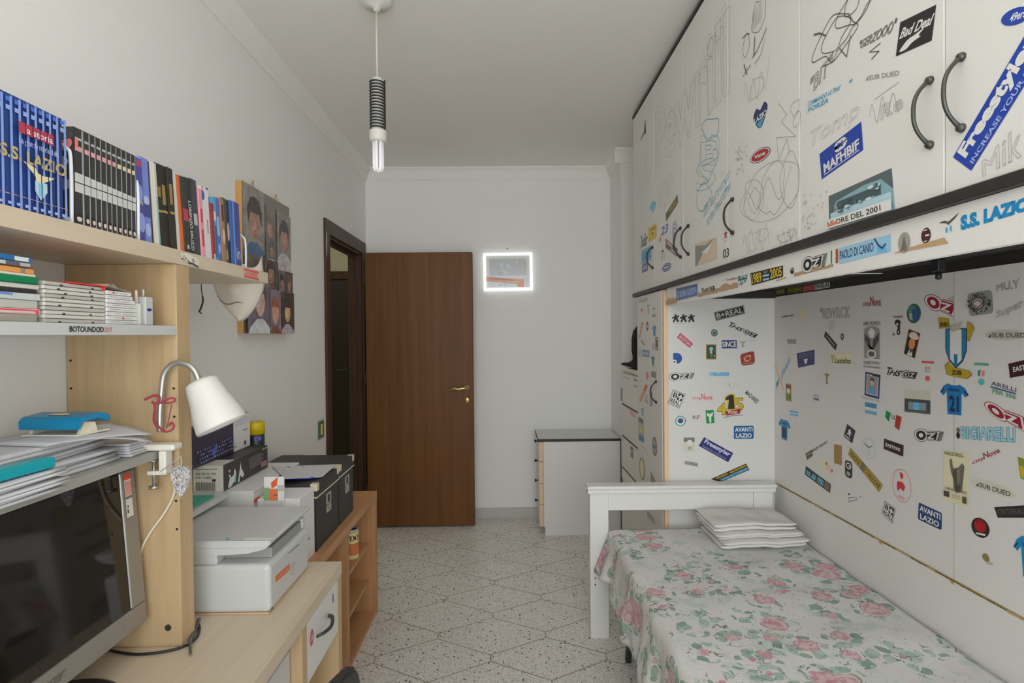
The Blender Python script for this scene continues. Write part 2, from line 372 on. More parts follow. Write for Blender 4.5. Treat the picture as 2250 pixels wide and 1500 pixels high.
bm = bmesh.new(); lathe(bm, [(0.0, 0), (0.019, 0), (0.019, -0.004), (0.013, -0.007), (0, -0.007)], (hx, 4.312, kz), 18, 'Y', sy=1.25)
kh = obj('keyhole_plate', bm, M['brass'], dl)
obj('keyhole', box(hx-0.0025, 4.3036, kz-0.010, hx+0.0025, 4.3048, kz+0.006), M['dark'], kh)
for z in (0.25, 1.10, 1.86):
    bm = bmesh.new(); tube(bm, [(-1.076, 4.318, z), (-1.076, 4.318, z+0.08)], 0.006, 8); obj('hinge', bm, M['frame'], dl)
# light switch
sw = thing('light_switch', 'green and gold light switch plate beside the doorway', 'light switch', (XL, 3.36, 0.92))
obj('backing_plate', box(XL, 3.300, 0.858, XL+0.004, 3.418, 0.975, 0.002), M['plastic'], sw)
obj('face_plate', box(XL+0.004, 3.312, 0.868, XL+0.008, 3.410, 0.966, 0.002), mat(S(70, 95, 55), 0.3), sw, label='green metallic face plate')
obj('rocker', box(XL+0.008, 3.345, 0.885, XL+0.012, 3.377, 0.948, 0.002), mat(S(205, 190, 120), 0.4), sw, label='cream rocker')
# ================================================================ PENDANT LAMP
px, py = -0.500, 2.25
pl = thing('pendant_lamp', 'white pendant lamp with a black coil round its stem and a bare tube bulb', 'ceiling lamp', (px, py, ZC))
bm = bmesh.new(); lathe(bm, [(0.0, ZC), (0.062, ZC), (0.060, ZC-0.018), (0.050, ZC-0.030), (0.016, ZC-0.036), (0.012, ZC-0.050), (0, ZC-0.050)], (px, py, 0), 28); obj('ceiling_rose', bm, mat((0.7, 0.69, 0.64), 0.5), pl)
bm = bmesh.new(); tube(bm, [(px, py, ZC-0.05), (px-0.001, py, 2.65), (px, py, 2.48)], 0.0042, 8); obj('cord', bm, mat((0.66, 0.62, 0.52), 0.6), pl)
bm = bmesh.new(); lathe(bm, [(0, 2.490), (0.016, 2.490), (0.020, 2.484), (0.025, 2.478), (0.025, 2.284), (0, 2.284)], (px, py, 0), 24); st = obj('stem', bm, mat((0.66, 0.65, 0.60), 0.5), pl)
P = [(px+0.029*math.cos(t), py+0.029*math.sin(t), 2.478-0.190*t/(2*PI*16)) for t in np.linspace(0, 2*PI*16, 16*20)]
bm = bmesh.new(); tube(bm, P, 0.0032, 6); obj('coil', bm, mat((0.02, 0.02, 0.02), 0.35), st, label='black coiled cable')
bm = bmesh.new(); lathe(bm, [(0, 2.284), (0.028, 2.284), (0.034, 2.278), (0.034, 2.242), (0.026, 2.236), (0, 2.236)], (px, py, 0), 24); obj('lamp_holder', bm, mat((0.72, 0.69, 0.62), 0.4), pl)
bulb = mat((0.86, 0.86, 0.88), 0.15, emit=0.12, name='tube_bulb_glass'); bm = bmesh.new()
for a in range(3):
    t = a*PI/3+0.3
    P = [(px+0.016*math.cos(t)*s, py+0.016*math.sin(t)*s, z) for s, z in ((-1, 2.237), (-1, 2.135), (-0.8, 2.126), (0, 2.122), (0.8, 2.126), (1, 2.135), (1, 2.237))]
    tube(bm, P, 0.0062, 10)
obj('tube_bulb', bm, bulb, pl)
# ================================================================ CHEST OF DRAWERS by the back wall
ch = thing('chest_of_drawers', 'low white chest of drawers with black edged top against the back wall', 'chest of drawers', (0.54, 4.3, 0))
obj('body', box(0.266, 4.098, 0.065, 0.826, 4.500, 0.690, 0.001), M['white'], ch)
obj('plinth', box(0.275, 4.104, 0.0, 0.826, 4.500, 0.064, 0.001), M['white'], ch)
obj('side_edging', box(0.262, 4.097, 0.065, 0.2655, 4.500, 0.690), M['edge'], ch)
obj('top_panel', box(0.228, 4.092, 0.692, 0.828, 4.506, 0.7075, 0.001), mat((0.60, 0.61, 0.60), 0.22, name='glossy_grey_top'), ch, label='glossy pale grey top panel')
bm = bmesh.new(); bx(bm, 0.226, 4.088, 0.690, 0.829, 4.0915, 0.709); bx(bm, 0.224, 4.088, 0.690, 0.2275, 4.506, 0.709); obj('top_edging', bm, M['black'], ch, label='black edging strip')
zz = [0.687, 0.541, 0.384, 0.228, 0.068]
for i in range(4):
    d = obj('drawer', box(0.238, 4.100, zz[i+1]+0.002, 0.261, 4.498, zz[i]-0.002, 0.001), M['edge'] if i != 2 else mat(S(190, 165, 130), 0.5), ch)
    obj('drawer_face', box(0.2345, 4.1005, zz[i+1]+0.002, 0.2377, 4.4975, zz[i]-0.002), M['white'], d)
    z = [0.657, 0.507, 0.356, 0.203][i]
    bm = bmesh.new(); lathe(bm, [(0, 0), (0.006, 0), (0.005, -0.010), (0.011, -0.016), (0.011, -0.024), (0.0, -0.026)], (0.2345, 4.30, z), 14, 'X'); obj('knob', bm, M['blackp'], d)
# ================================================================ FRAMED MIRROR on the back wall, reflection painted on
fr = thing('framed_mirror', 'small bright white framed mirror with painted reflection on the back wall right of the door', 'picture', (0.02, YB-0.02, 1.97))
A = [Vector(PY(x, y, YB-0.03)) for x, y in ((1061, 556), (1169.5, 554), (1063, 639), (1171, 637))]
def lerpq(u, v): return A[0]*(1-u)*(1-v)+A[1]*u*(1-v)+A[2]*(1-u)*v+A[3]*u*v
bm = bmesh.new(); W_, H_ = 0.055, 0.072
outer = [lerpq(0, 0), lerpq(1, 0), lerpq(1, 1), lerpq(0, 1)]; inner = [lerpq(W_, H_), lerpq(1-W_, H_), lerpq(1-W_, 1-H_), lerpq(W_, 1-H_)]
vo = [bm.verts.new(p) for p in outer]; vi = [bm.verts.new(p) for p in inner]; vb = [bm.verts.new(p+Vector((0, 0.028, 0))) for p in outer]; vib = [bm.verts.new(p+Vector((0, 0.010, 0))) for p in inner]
for i in range(4):
    j = (i+1) % 4; bm.faces.new((vo[i], vo[j], vi[j], vi[i])); bm.faces.new((vb[i], vb[j], vo[j], vo[i])); bm.faces.new((vi[i], vi[j], vib[j], vib[i]))
bm.faces.new(vb)
obj('mirror_frame', bm, mat((0.86, 0.86, 0.86), 0.3, emit=0.8, name='glowing_white_frame'), fr, label='brightly lit white frame')  # emission gives the frame an added glow, it is no lamp
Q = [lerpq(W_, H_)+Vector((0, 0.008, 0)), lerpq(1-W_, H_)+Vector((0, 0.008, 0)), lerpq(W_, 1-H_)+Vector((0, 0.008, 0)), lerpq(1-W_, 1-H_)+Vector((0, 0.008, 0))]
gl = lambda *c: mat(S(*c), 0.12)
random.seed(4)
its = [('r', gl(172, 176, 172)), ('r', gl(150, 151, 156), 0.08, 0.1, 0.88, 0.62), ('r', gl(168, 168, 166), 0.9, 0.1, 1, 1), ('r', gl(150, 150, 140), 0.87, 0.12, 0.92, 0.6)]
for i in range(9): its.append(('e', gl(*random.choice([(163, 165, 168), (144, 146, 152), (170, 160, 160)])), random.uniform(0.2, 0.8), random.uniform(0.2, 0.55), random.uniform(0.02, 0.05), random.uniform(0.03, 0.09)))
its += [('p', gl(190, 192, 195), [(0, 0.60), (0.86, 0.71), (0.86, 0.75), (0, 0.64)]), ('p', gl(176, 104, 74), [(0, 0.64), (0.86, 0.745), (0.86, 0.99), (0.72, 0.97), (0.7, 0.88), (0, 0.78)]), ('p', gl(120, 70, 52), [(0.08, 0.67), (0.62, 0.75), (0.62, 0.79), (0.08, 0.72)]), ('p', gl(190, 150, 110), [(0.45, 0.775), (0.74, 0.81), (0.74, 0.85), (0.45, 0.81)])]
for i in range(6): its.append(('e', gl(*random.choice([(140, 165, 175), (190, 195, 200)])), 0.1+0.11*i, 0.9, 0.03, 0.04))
decal(fr, (0, -1, 0), Q, its, 'print', base=0.0)  # mirror reflection painted as flat colour shapes
nl = Vector(PY(1115, 547, YB)); bm = bmesh.new(); lathe(bm, [(0, 0), (0.007, 0), (0.007, -0.003), (0, -0.004)], (nl.x, YB, nl.z), 12, 'Y'); obj('wall_hook', bm, M['brass'], fr)
# ================================================================ PHOTO COLLAGE on the left wall
xf = -1.082
co = thing('photo_collage', 'large collage of family portraits on an orange edged board above the desk', 'picture', (XL, 2.57, 1.49))
y0, y1, z0, z1 = 2.345, 2.850, 1.485, 2.115
obj('board', box(XL+0.002, y0, z0, xf-0.0016, y1, z1), mat((0.60, 0.32, 0.09), 0.45, name='orange_board'), co, label='board with orange edges')
obj('print_backing', box(xf-0.0015, y0, z0, xf, y1, z1), mat((0.09, 0.08, 0.07), 0.3), co)
Q = [Vector((xf, y0, z1)), Vector((xf, y1, z1)), Vector((xf, y0, z0)), Vector((xf, y1, z0))]
its = [('r', S(105, 100, 96))]
def face(u, v, s, hair, skin, cloth, bgc, r):
    u0, v0, u1, v1 = r
    its.append(('r', blotchy(bgc), u0, v0, u1, v1))
    asp = 0.8
    its.append(('p', blotchy(cloth), [(max(u0, u-1.5*s), v1), (max(u0, u-1.3*s), min(v1, v+1.5*s*asp)), (max(u0, u-0.4*s), min(v1, v+1.0*s*asp)), (min(u1, u+0.4*s), min(v1, v+1.0*s*asp)), (min(u1, u+1.3*s), min(v1, v+1.5*s*asp)), (min(u1, u+1.5*s), v1)]))
    its.append(('e', blotchy(skin), u, v, 0.62*s, 0.85*s*asp)); its.append(('e', blotchy(tuple(min(0.8, c*1.25) for c in skin)), u-0.15*s, v+0.12*s, 0.28*s, 0.40*s*asp))
    its.append(('p', blotchy(hair), [(u-0.75*s, v+0.1*s), (u-0.85*s, v-0.6*s*asp), (u-0.5*s, v-1.15*s*asp), (u, v-1.3*s*asp), (u+0.5*s, v-1.15*s*asp), (u+0.85*s, v-0.6*s*asp), (u+0.75*s, v+0.1*s), (u+0.5*s, v-0.45*s*asp), (u-0.5*s, v-0.45*s*asp)]))
    its.append(('e', tuple(c*0.6 for c in skin), u-0.22*s, v-0.05*s, 0.07*s, 0.05*s)); its.append(('e', tuple(c*0.6 for c in skin), u+0.22*s, v-0.05*s, 0.07*s, 0.05*s)); its.append(('e', tuple(c*0.72 for c in skin), u+0.02*s, v+0.42*s*asp, 0.15*s, 0.03*s))
sk = S(140, 104, 90, 1.5); sk2 = S(150, 108, 96, 1.5); hb = S(58, 50, 46, 1.3)
face(0.22, 0.24, 0.17, hb, sk2, S(60, 82, 110), S(118, 112, 106), (0.0, 0.0, 0.42, 0.47))
face(0.52, 0.24, 0.10, S(95, 80, 70), sk2, S(90, 85, 85), S(96, 90, 84), (0.42, 0.08, 0.66, 0.30))
face(0.54, 0.40, 0.07, S(80, 75, 72), sk, S(150, 150, 150), S(85, 85, 80), (0.42, 0.30, 0.66, 0.47))
face(0.83, 0.27, 0.14, hb, sk2, S(160, 150, 155), S(112, 106, 102), (0.66, 0.08, 1.0, 0.58))
face(0.20, 0.58, 0.09, S(70, 60, 55), sk, S(190, 185, 175), S(82, 74, 62), (0.0, 0.47, 0.36, 0.62))
face(0.50, 0.57, 0.10, S(55, 45, 45), sk, S(90, 70, 75), S(72, 62, 60), (0.36, 0.47, 0.66, 0.68))
face(0.74, 0.62, 0.07, hb, sk, S(185, 175, 185), S(96, 88, 88), (0.66, 0.52, 0.82, 0.68))
face(0.90, 0.62, 0.07, S(90, 70, 60), sk2, S(180, 180, 190), S(80, 70, 66), (0.82, 0.52, 1.0, 0.68))
face(0.24, 0.78, 0.15, S(60, 55, 60), S(190, 150, 140), S(180, 185, 190), S(92, 84, 92), (0.0, 0.62, 0.44, 1.0))
face(0.55, 0.85, 0.12, S(120, 75, 55), S(185, 135, 115), S(110, 60, 45), S(110, 98, 112), (0.44, 0.68, 0.68, 1.0))
face(0.83, 0.84, 0.11, S(50, 38, 32), S(195, 150, 110), S(150, 145, 160), S(62, 50, 42), (0.68, 0.68, 1.0, 1.0))
decal(co, (1, 0, 0), Q, its, 'portrait_print', base=0.0002)
for y in (2.47, 2.715):
    bm = bmesh.new(); z = z1
    tube(bm, curve([(xf-0.012, y-0.012, z), (xf-0.012, y-0.009, z+0.012), (xf-0.012, y, z+0.030), (xf-0.012, y+0.009, z+0.012), (xf-0.012, y+0.012, z)], 5), 0.0022, 6)
    lathe(bm, [(0, 0), (0.004, 0), (0.004, 0.005), (0, 0.006)], (xf-0.012, y, z+0.030), 8, 'X'); obj('hanging_hook', bm, M['brass'], co)
# ================================================================ RIGHT SIDE: bridging wardrobe, tall cabinet, niche
XC, YP = 0.78, 2.786
WHT = (0.82, 0.81, 0.78); BLK = S(28, 28, 28); NAVY = (0.02, 0.035, 0.16); BLUE = (0.015, 0.06, 0.42); CYAN = (0.10, 0.42, 0.66); RED = (0.42, 0.02, 0.03); YEL = (0.72, 0.50, 0.02)
SKY = (0.01, 0.27, 0.60); PINK = (0.62, 0.08, 0.15); GREEN = (0.01, 0.30, 0.08); GRY = S(120, 120, 118); LG = S(150, 150, 146); BEI = S(190, 180, 150); TORN = (0.50, 0.34, 0.20); CREAM = S(190, 186, 165)
def oz(c, bgc=None):
    bgc = bgc or WHT
    def out(g): return [(0.24-0.24-g*0.5+0.24*0, 0.5)]
    L = []
    def blob(c, g):
        cu, cv, ru, rv = 0.25, 0.5, 0.25-g, 0.5-g*2.2
        P = [(cu+ru*math.cos(a), cv+rv*math.sin(a)) for a in np.linspace(0.22*PI, 1.78*PI, 24)]
        P += [(0.52, 0.12+g*2.2), (0.86-g*0.5, 0.10+g*2.2), (0.80-g*0.5, 0.90-g*2.2), (0.50, 0.86-g*2.2)]
        L.append(('p', c, P))
    blob(c, 0.0); blob(bgc, 0.018); blob(bgc, 0.05)
    L.append(('e', c, 0.25, 0.5, 0.17, 0.36)); L.append(('e', bgc, 0.25, 0.5, 0.075, 0.17))
    L.append(('p', c, [(0.46, 0.22), (0.80, 0.20), (0.76, 0.80), (0.44, 0.78)])); L.append(('p', bgc, [(0.46, 0.30), (0.74, 0.28), (0.56, 0.66), (0.70, 0.66), (0.69, 0.76), (0.44, 0.74), (0.62, 0.38), (0.46, 0.40)]))
    for u in (0.875, 0.92, 0.965): L.append(('p', c, [(u, 0.10), (u+0.022, 0.10), (u-0.03, 0.90), (u-0.052, 0.90)]))
    return L
def ths(c, bgc=None):
    bgc = bgc or WHT
    return [('t', c, 'T', 0, 0.0, 0.17, 0.9, 0.04, 0.3), ('t', c, 'HS', 0.15, 0.22, 0.50, 0.9, 0.05, 0.3), ('e', c, 0.66, 0.55, 0.13, 0.46), ('e', bgc, 0.66, 0.55, 0.11, 0.38), ('e', c, 0.66, 0.55, 0.08, 0.28), ('e', bgc, 0.66, 0.55, 0.035, 0.12), ('p', c, [(0.78, 0.2), (1.0, 0.15), (0.96, 0.95), (0.75, 0.92)]), ('t', bgc, 'Z', 0.79, 0.3, 0.93, 0.8, 0.03, 0.2)]
def shirt(c, dk, num, name=None):
    P = [(0.30, 0.02), (0.40, 0.06), (0.60, 0.06), (0.70, 0.02), (0.88, 0.12), (1.0, 0.32), (0.88, 0.42), (0.76, 0.28), (0.74, 1.0), (0.26, 1.0), (0.24, 0.28), (0.12, 0.42), (0.0, 0.32), (0.12, 0.12)]
    return [('p', c, P), ('l', dk, 0.0035, [(0.03, 0.33), (0.14, 0.22)]), ('l', dk, 0.0035, [(0.97, 0.33), (0.86, 0.22)]), ('t', dk, name or 'LAZIO', 0.30, 0.16, 0.70, 0.28, 0.04), ('t', dk, num, 0.34, 0.40, 0.66, 0.90, 0.05)]
def city(c): return [('t', c, 'city', 0, 0.45, 0.42, 1.0, 0.02), ('t', c, 'N', 0.40, 0.0, 0.56, 0.88, 0.03), ('t', c, 'ova', 0.57, 0.45, 0.92, 0.90, 0.03), ('r', c, 0.60, 0.94, 0.95, 0.97)]
def subd(c, u0=0.0): return [('p', c, [(u0, 0.95), (u0+0.09, 0.1), (u0+0.09, 0.95)]), ('t', c, 'SUB DUED', u0+0.12, 0.1, 1.0, 0.95, 0.025)]
def breal(): return [('r', BLK), ('r', LG, 0.012, 0.05, 0.988, 0.95), ('r', BLK, 0.025, 0.10, 0.975, 0.90), ('t', LG, 'B+REAL', 0.06, 0.2, 0.94, 0.8, 0.05)]
def diamond(): return [('r', BLK), ('r', WHT, 0.03, 0.03, 0.97, 0.97), ('r', BLK, 0.07, 0.07, 0.93, 0.93), ('r', WHT, 0.10, 0.10, 0.52, 0.9), ('t', BLK, 'B', 0.16, 0.14, 0.48, 0.48, 0.05), ('t', WHT, '+', 0.56, 0.14, 0.90, 0.5, 0.08), ('r', WHT, 0.10, 0.54, 0.90, 0.9), ('t', BLK, 'REAL', 0.13, 0.58, 0.87, 0.86, 0.05)]
def avanti(bgc): return [('rr', WHT, 0, 0, 1, 1, 0.06), ('rr', bgc, 0.025, 0.035, 0.975, 0.965, 0.055), ('t', WHT, 'AVANTI', 0.08, 0.14, 0.92, 0.45, 0.06), ('t', WHT, 'LAZIO', 0.12, 0.57, 0.88, 0.88, 0.06)]
def scribble(seed, n=6, amp=0.5):
    r = random.Random(seed); P = [(0.05, 0.5)]
    for i in range(n): P.append((0.05+0.9*(i+0.5)/n, 0.5+(amp if i % 2 else -amp)*r.uniform(0.5, 0.95)))
    return sm(P, 5)
def loop(cx, cy, rx, ry, seed, k=9, j=0.25):
    r = random.Random(seed); return sm([(cx+rx*math.cos(2*PI*i/k)*(1+r.uniform(-j, j)), cy+ry*math.sin(2*PI*i/k)*(1+r.uniform(-j, j))) for i in range(k)], 5, True)
bw = thing('bridging_wardrobe', 'white bridging wardrobe of six doors above the bed, covered in stickers and drawings', 'wardrobe', (XC, 2.0, 1.70))
WY0, WY1 = 0.50, 3.42
bm = bmesh.new(); bx(bm, XC+0.022, WY0, 1.712, XW-0.002, WY1, 2.764); obj('carcass', bm, M['panel'], bw)
obj('top_strip', box(XC-0.004, WY0, 2.766, XW-0.002, WY1+0.004, 2.780), M['black'], bw, label='black top edge strip')
obj('bottom_rail', box(XC-0.010, WY0, 1.689, XW-0.002, WY1+0.006, 1.7105, 0.002), M['black'], bw, label='black rail under the doors')
seams = [0.512, 0.996, 1.487, 1.970, 2.467, 2.945, 3.420]
doors = []
PC = Plane('X', XC, (-1, 0, 0))
hand = [((2108, 128), (2117, 279)), ((2044, 176), (2048, 316)), ((1608, 438), (1609, 511)), ((1511, 496), (1511, 558)), ((1497, 499), (1497, 563)), ((1437, 540), (1437, 586))]
def bow(parent, Y, z0, z1, X=XC, d=-1, name='handle', m='pewter', out=0.030):
    bm = bmesh.new(); zm = (z0+z1)/2; h = (z1-z0)/2
    P = [(X+d*(0.003+out*(1-(t**2)**1.3)), Y, zm+h*t) for t in np.linspace(-1, 1, 17)]
    tube(bm, P, [0.0030+0.0020*(1-t*t)*0.4+0.0022*t**8 for t in np.linspace(-1, 1, 17)], 10)
    for z in (z0, z1): lathe(bm, [(0, 0), (0.0075, 0), (0.008, 0.003*d), (0.0055, 0.009*d), (0, 0.010*d)], (X, Y, z), 14, 'X')
    return obj(name, bm, M[m], parent)
for i in range(6):
    a, b = seams[i]+0.0015, seams[i+1]-0.0015
    d = obj('door', box(XC, a, 1.713, XC+0.020, b, 2.762, 0.0015), M['panel'], bw); doors.append(d)
    (xa, ya), (xb, yb) = hand[i]; pt = PC.p(xa+3, ya); pb = PC.p(xb+3, yb)
    y = (pt.y+pb.y)/2
    bow(d, min(max(y, a+0.03), b-0.03), pb.z, pt.z, name='door_handle', m='pewter' if i < 2 else 'iron')
def dof(x, y):
    Y = PC.p(x, y).y
    for i in range(6):
        if Y < seams[i+1]: return doors[i]
    return doors[5]
def SD(q, items, label, name='sticker'):
    Q = PC.rect(*q) if len(q) == 4 and not isinstance(q[0], tuple) else PC.quad(*q)
    c = sum(Q, Vector())/4
    par = doors[5]
    for i in range(6):
        if c.y < seams[i+1]: par = doors[i]; break
    return decal(par, (-1, 0, 0), Q, items, name, label)
TY = lambda c, s, *b: ('t', c, s, *b)
# door stickers
SD(((1979, 49), (2058, 10), (1969, 124), (2048, 89)), [('r', BLK), ('t', WHT, 'Bad Deal', 0.08, 0.22, 0.95, 0.52, 0.05, 0.1), ('p', WHT, sm([(0.1, 0.9), (0.3, 0.66), (0.5, 0.60), (0.75, 0.52), (0.62, 0.66), (0.68, 0.72), (0.45, 0.80), (0.3, 0.92)], 3, True))], 'black sticker with white gothic lettering')
SD(((1902, 166), (1977, 153), (1902, 178)), subd(GRY), 'grey lettering sticker')
SD(((1801.5, 338), (1893, 267), (1806, 394), (1897.5, 329)), [('r', BLUE), ('rr', WHT, 0.36, 0.06, 0.68, 0.44, 0.10), ('t', BLUE, 'N', 0.46, 0.13, 0.58, 0.36, 0.05), ('t', WHT, 'MAFHBIF', 0.08, 0.50, 0.93, 0.86, 0.07), ('r', WHT, 0.08, 0.90, 0.93, 0.93)], 'blue sticker with white capitals')
q = [PC.p(2095, 345), PC.p(2243, 94), PC.p(2135, 375)]; e = (q[1]-q[0])*0.12; q[1] = q[1]+e
Q = [q[0], q[1], q[2], q[1]+q[2]-q[0]]
c = BLUE
decal(doors[0], (-1, 0, 0), Q, [('r', c), ('t', WHT, 'Freestyler', 0.05, 0.04, 0.97, 0.66, 0.10), ('t', S(150, 165, 205), 'INCREASE YOUR STYLE', 0.05, 0.74, 0.95, 0.92, 0.04)], 'sticker', 'long tilted blue sticker with white script')
SD(((2196, 30), (2262, 4), (2206, 66), (2272, 42)), [('e', BLUE, 0.5, 0.5, 0.5, 0.46), ('t', WHT, '49ers', 0.32, 0.28, 0.85, 0.72, 0.05, 0.3)], 'blue oval sticker')
SD(((1776, 224), (1878, 170), (1775, 248), (1862, 204)), [('t', CYAN, 'COMMANDO ULTRAS', 0.0, 0.0, 0.75, 0.42, 0.03), ('t', CYAN, 'FORZA', 0.02, 0.55, 0.55, 1.0, 0.05), ('e', CYAN, 0.95, 0.12, 0.03, 0.12), ('l', GRY, 0.001, [(-0.02, 0), (-0.02, 1.1)])], 'pale blue lettering sticker')
SD((1656, 230, 1687, 284), [('p', NAVY, sm([(0.5, 0.95), (0.1, 0.55), (0.0, 0.25), (0.22, 0.02), (0.5, 0.2), (0.78, 0.02), (1.0, 0.25), (0.9, 0.55)], 3, True)), ('p', CYAN, [(0.22, 0.66), (0.80, 0.62), (0.5, 0.95)]), ('t', WHT, 'LAZIO', 0.08, 0.38, 0.95, 0.6, 0.06)], 'navy heart shaped sticker')
SD(((1649, 336), (1692, 314), (1650, 366), (1693, 346)), [('e', BLK, 0.5, 0.5, 0.52, 0.47), ('e', WHT, 0.5, 0.5, 0.49, 0.43), ('e', (0.45, 0.03, 0.03), 0.5, 0.5, 0.44, 0.36), ('t', WHT, 'Vans', 0.22, 0.34, 0.78, 0.62, 0.05)], 'red oval sticker with white rim')
ph = [('r', S(110, 140, 148)), ('p', S(70, 82, 84), [(0, 0), (1, 0), (1, 0.5), (0.85, 0.15), (0.6, 0.12), (0.1, 0.25), (0.08, 0.6), (0, 0.7)]), ('r', S(150, 175, 185), 0.03, 0.55, 0.97, 0.74), ('r', S(60, 72, 76), 0.16, 0.28, 0.84, 0.52)]
r = random.Random(5)
for i in range(26): ph.append(('e', S(*r.choice([(130, 170, 190), (90, 100, 100), (170, 185, 190), (60, 70, 75)])), r.uniform(0.12, 0.85), r.uniform(0.22, 0.6), r.uniform(0.01, 0.05), r.uniform(0.01, 0.05)))
ph += [('r', WHT, 0, 0.74, 1, 1), ('t', BLK, 'LE ORE DEL 2001', 0.02, 0.80, 0.86, 0.95, 0.03), ('r', S(200, 110, 70), 0.02, 0.86, 0.2, 0.94)]
SD(((1821.6, 431), (1960, 369), (1823, 503), (1967, 460)), ph, 'stadium photograph sticker with caption', 'photo_sticker')
SD((1425, 495, 1443, 527), [('r', YEL), ('t', BLK, 'THIS IS', 0.2, 0.18, 0.9, 0.32, 0.03), ('r', BLK, 0.45, 0.5, 0.6, 0.62)], 'yellow note sticker')
SD((1410, 545, 1431, 575), [('r', CYAN), ('t', SKY, 'LAZIO', 0.1, 0.3, 0.9, 0.75, 0.04)], 'pale blue sticker')
SD((1411, 578, 1424, 597), [('r', S(80, 78, 120)), ('t', WHT, 'SOB', 0.2, 0.3, 0.8, 0.7, 0.04)], 'violet sticker')
SD((1408, 515, 1423, 541), [('t', BLK, 'TrueStar', 0, 0, 1, 1, 0.02, 0.2)], 'black script sticker')
SD((1455, 578, 1475, 596), [('e', S(70, 75, 120), 0.5, 0.5, 0.5, 0.5), ('e', WHT, 0.5, 0.5, 0.42, 0.38), ('e', S(70, 75, 120), 0.5, 0.5, 0.38, 0.33), ('r', WHT, 0.25, 0.42, 0.75, 0.58)], 'small oval sticker')
SD(((1463, 470), (1489, 427), (1464, 486), (1490, 446)), [('r', S(70, 70, 50)), ('t', YEL, 'YOUNG', 0.3, 0.2, 0.9, 0.8, 0.02)], 'dark tilted sticker with yellow lettering')
SD(((1463, 524), (1489, 546), (1463, 544), (1489, 565)), [('r', S(90, 62, 66)), ('t', WHT, 'REBEL', 0.1, 0.1, 0.6, 0.45, 0.03), ('t', WHT, 'ARMY', 0.4, 0.55, 0.95, 0.9, 0.03)], 'brown tilted sticker')
SD((1478, 486, 1488, 527), [('o', S(70, 80, 150), 'O', 0, 0, 1, 1, 0.0, 0, 0.003), ('t', S(70, 80, 150), '2', 0.3, 0.3, 0.7, 0.7, 0.04)], 'circled number sticker')
SD((1448, 497, 1468, 527), [('t', S(215, 80, 100), 'A', 0, 0.6, 0.3, 1.0, 0.05), ('t', S(80, 70, 150), '23', 0.3, 0.0, 1.0, 0.6, 0.04, 0.2)], 'pink and violet number sticker')
SD(((1528, 535), (1575, 521), (1528, 585), (1575, 569)), [('r', S(170, 155, 135)), ('p', S(110, 112, 108), [(0, 0.1), (0.5, 0.2), (0.9, 0), (0.4, 0.5), (0.1, 1), (0, 1)]), ('p', S(195, 195, 190), [(0.3, 0.5), (0.8, 0.2), (0.6, 0.6)])], 'faded photo sticker', 'photo_sticker')
SD((1589, 546, 1602, 566), [('t', BLK, '03', 0, 0, 1, 1, 0.02)], 'black number sticker')
SD((1591, 508, 1599, 525), [('p', RED, [(0.5, 0), (1, 0.3), (0.6, 0.45), (0.9, 1), (0.4, 0.7), (0, 1), (0.3, 0.5), (0, 0.3)]), ('r', S(200, 150, 150), 0.1, 1.2, 0.8, 1.35)], 'small red emblem')
SD((1427, 444, 1441, 468), [('p', S(90, 150, 170), sm([(0.3, 0), (0.9, 0.1), (1, 0.6), (0.5, 1), (0.4, 0.6), (0, 0.4)], 3, True))], 'small teal emblem')
SD((1450, 545, 1463, 575), [('l', BLK, 0.002, scribble(3, 4)), ('e', BLK, 0.5, 0.2, 0.15, 0.08)], 'small black figure sticker')
SD((1590, 395, 1600, 420), [('l', S(60, 170, 200), 0.003, [(0.2, 0), (0.6, 0.5), (0.2, 1), (0.9, 0.7)])], 'blue pen mark', 'drawing')
# drawings straight on the doors
PEN = (0.10, 0.10, 0.10); PNL = (0.36, 0.355, 0.34); LPN = (0.47, 0.465, 0.445); CY = (0.16, 0.48, 0.60)
def DR(q, items, label): return SD(q, items, label, 'drawing')
big = [('l', PEN, 0.0022, loop(0.35, 0.45, 0.33, 0.36, 1, 11, .3)), ('l', PEN, 0.002, loop(0.33, 0.42, 0.20, 0.25, 2)), ('l', PEN, 0.002, loop(0.62, 0.2, 0.22, 0.28, 5)), ('l', PEN, 0.002, loop(0.6, 0.14, 0.11, 0.18, 8)), ('l', PEN, 0.0025, [(0.42, 0.74), (0.52, 0.99), (0.58, 0.66)]), ('l', PEN, 0.0022, sm([(0.15, 0.8), (0.3, 0.86), (0.4, 0.72), (0.52, 0.66), (0.6, 0.56), (0.72, 0.5), (0.8, 0.38), (0.95, 0.3), (1.0, 0.05)], 5)), ('l', PEN, 0.004, [(0.0, 0.02), (0.1, 0.1), (0.2, 0.26)])]
DR((1790, 0, 1942, 122), big, 'black pen bubble lettering')
DR(((1888, 92), (1968, 42), (1888, 108), (1970, 66)), [('o', PEN, '"GERZOOO"', 0, 0, 1, 1, 0.0, 0.1, 0.0012), ('l', PEN, 0.002, [(0.6, 1.5), (0.3, 2.0), (0.55, 2.3), (0.35, 2.9)])], 'pen tag in capitals')
DR(((1778, 178), (1826, 120), (1784, 205), (1832, 150)), [('o', PEN, '"BIT"', 0, 0, 1, 1, 0.0, 0.2, 0.0014)], 'small pen tag')
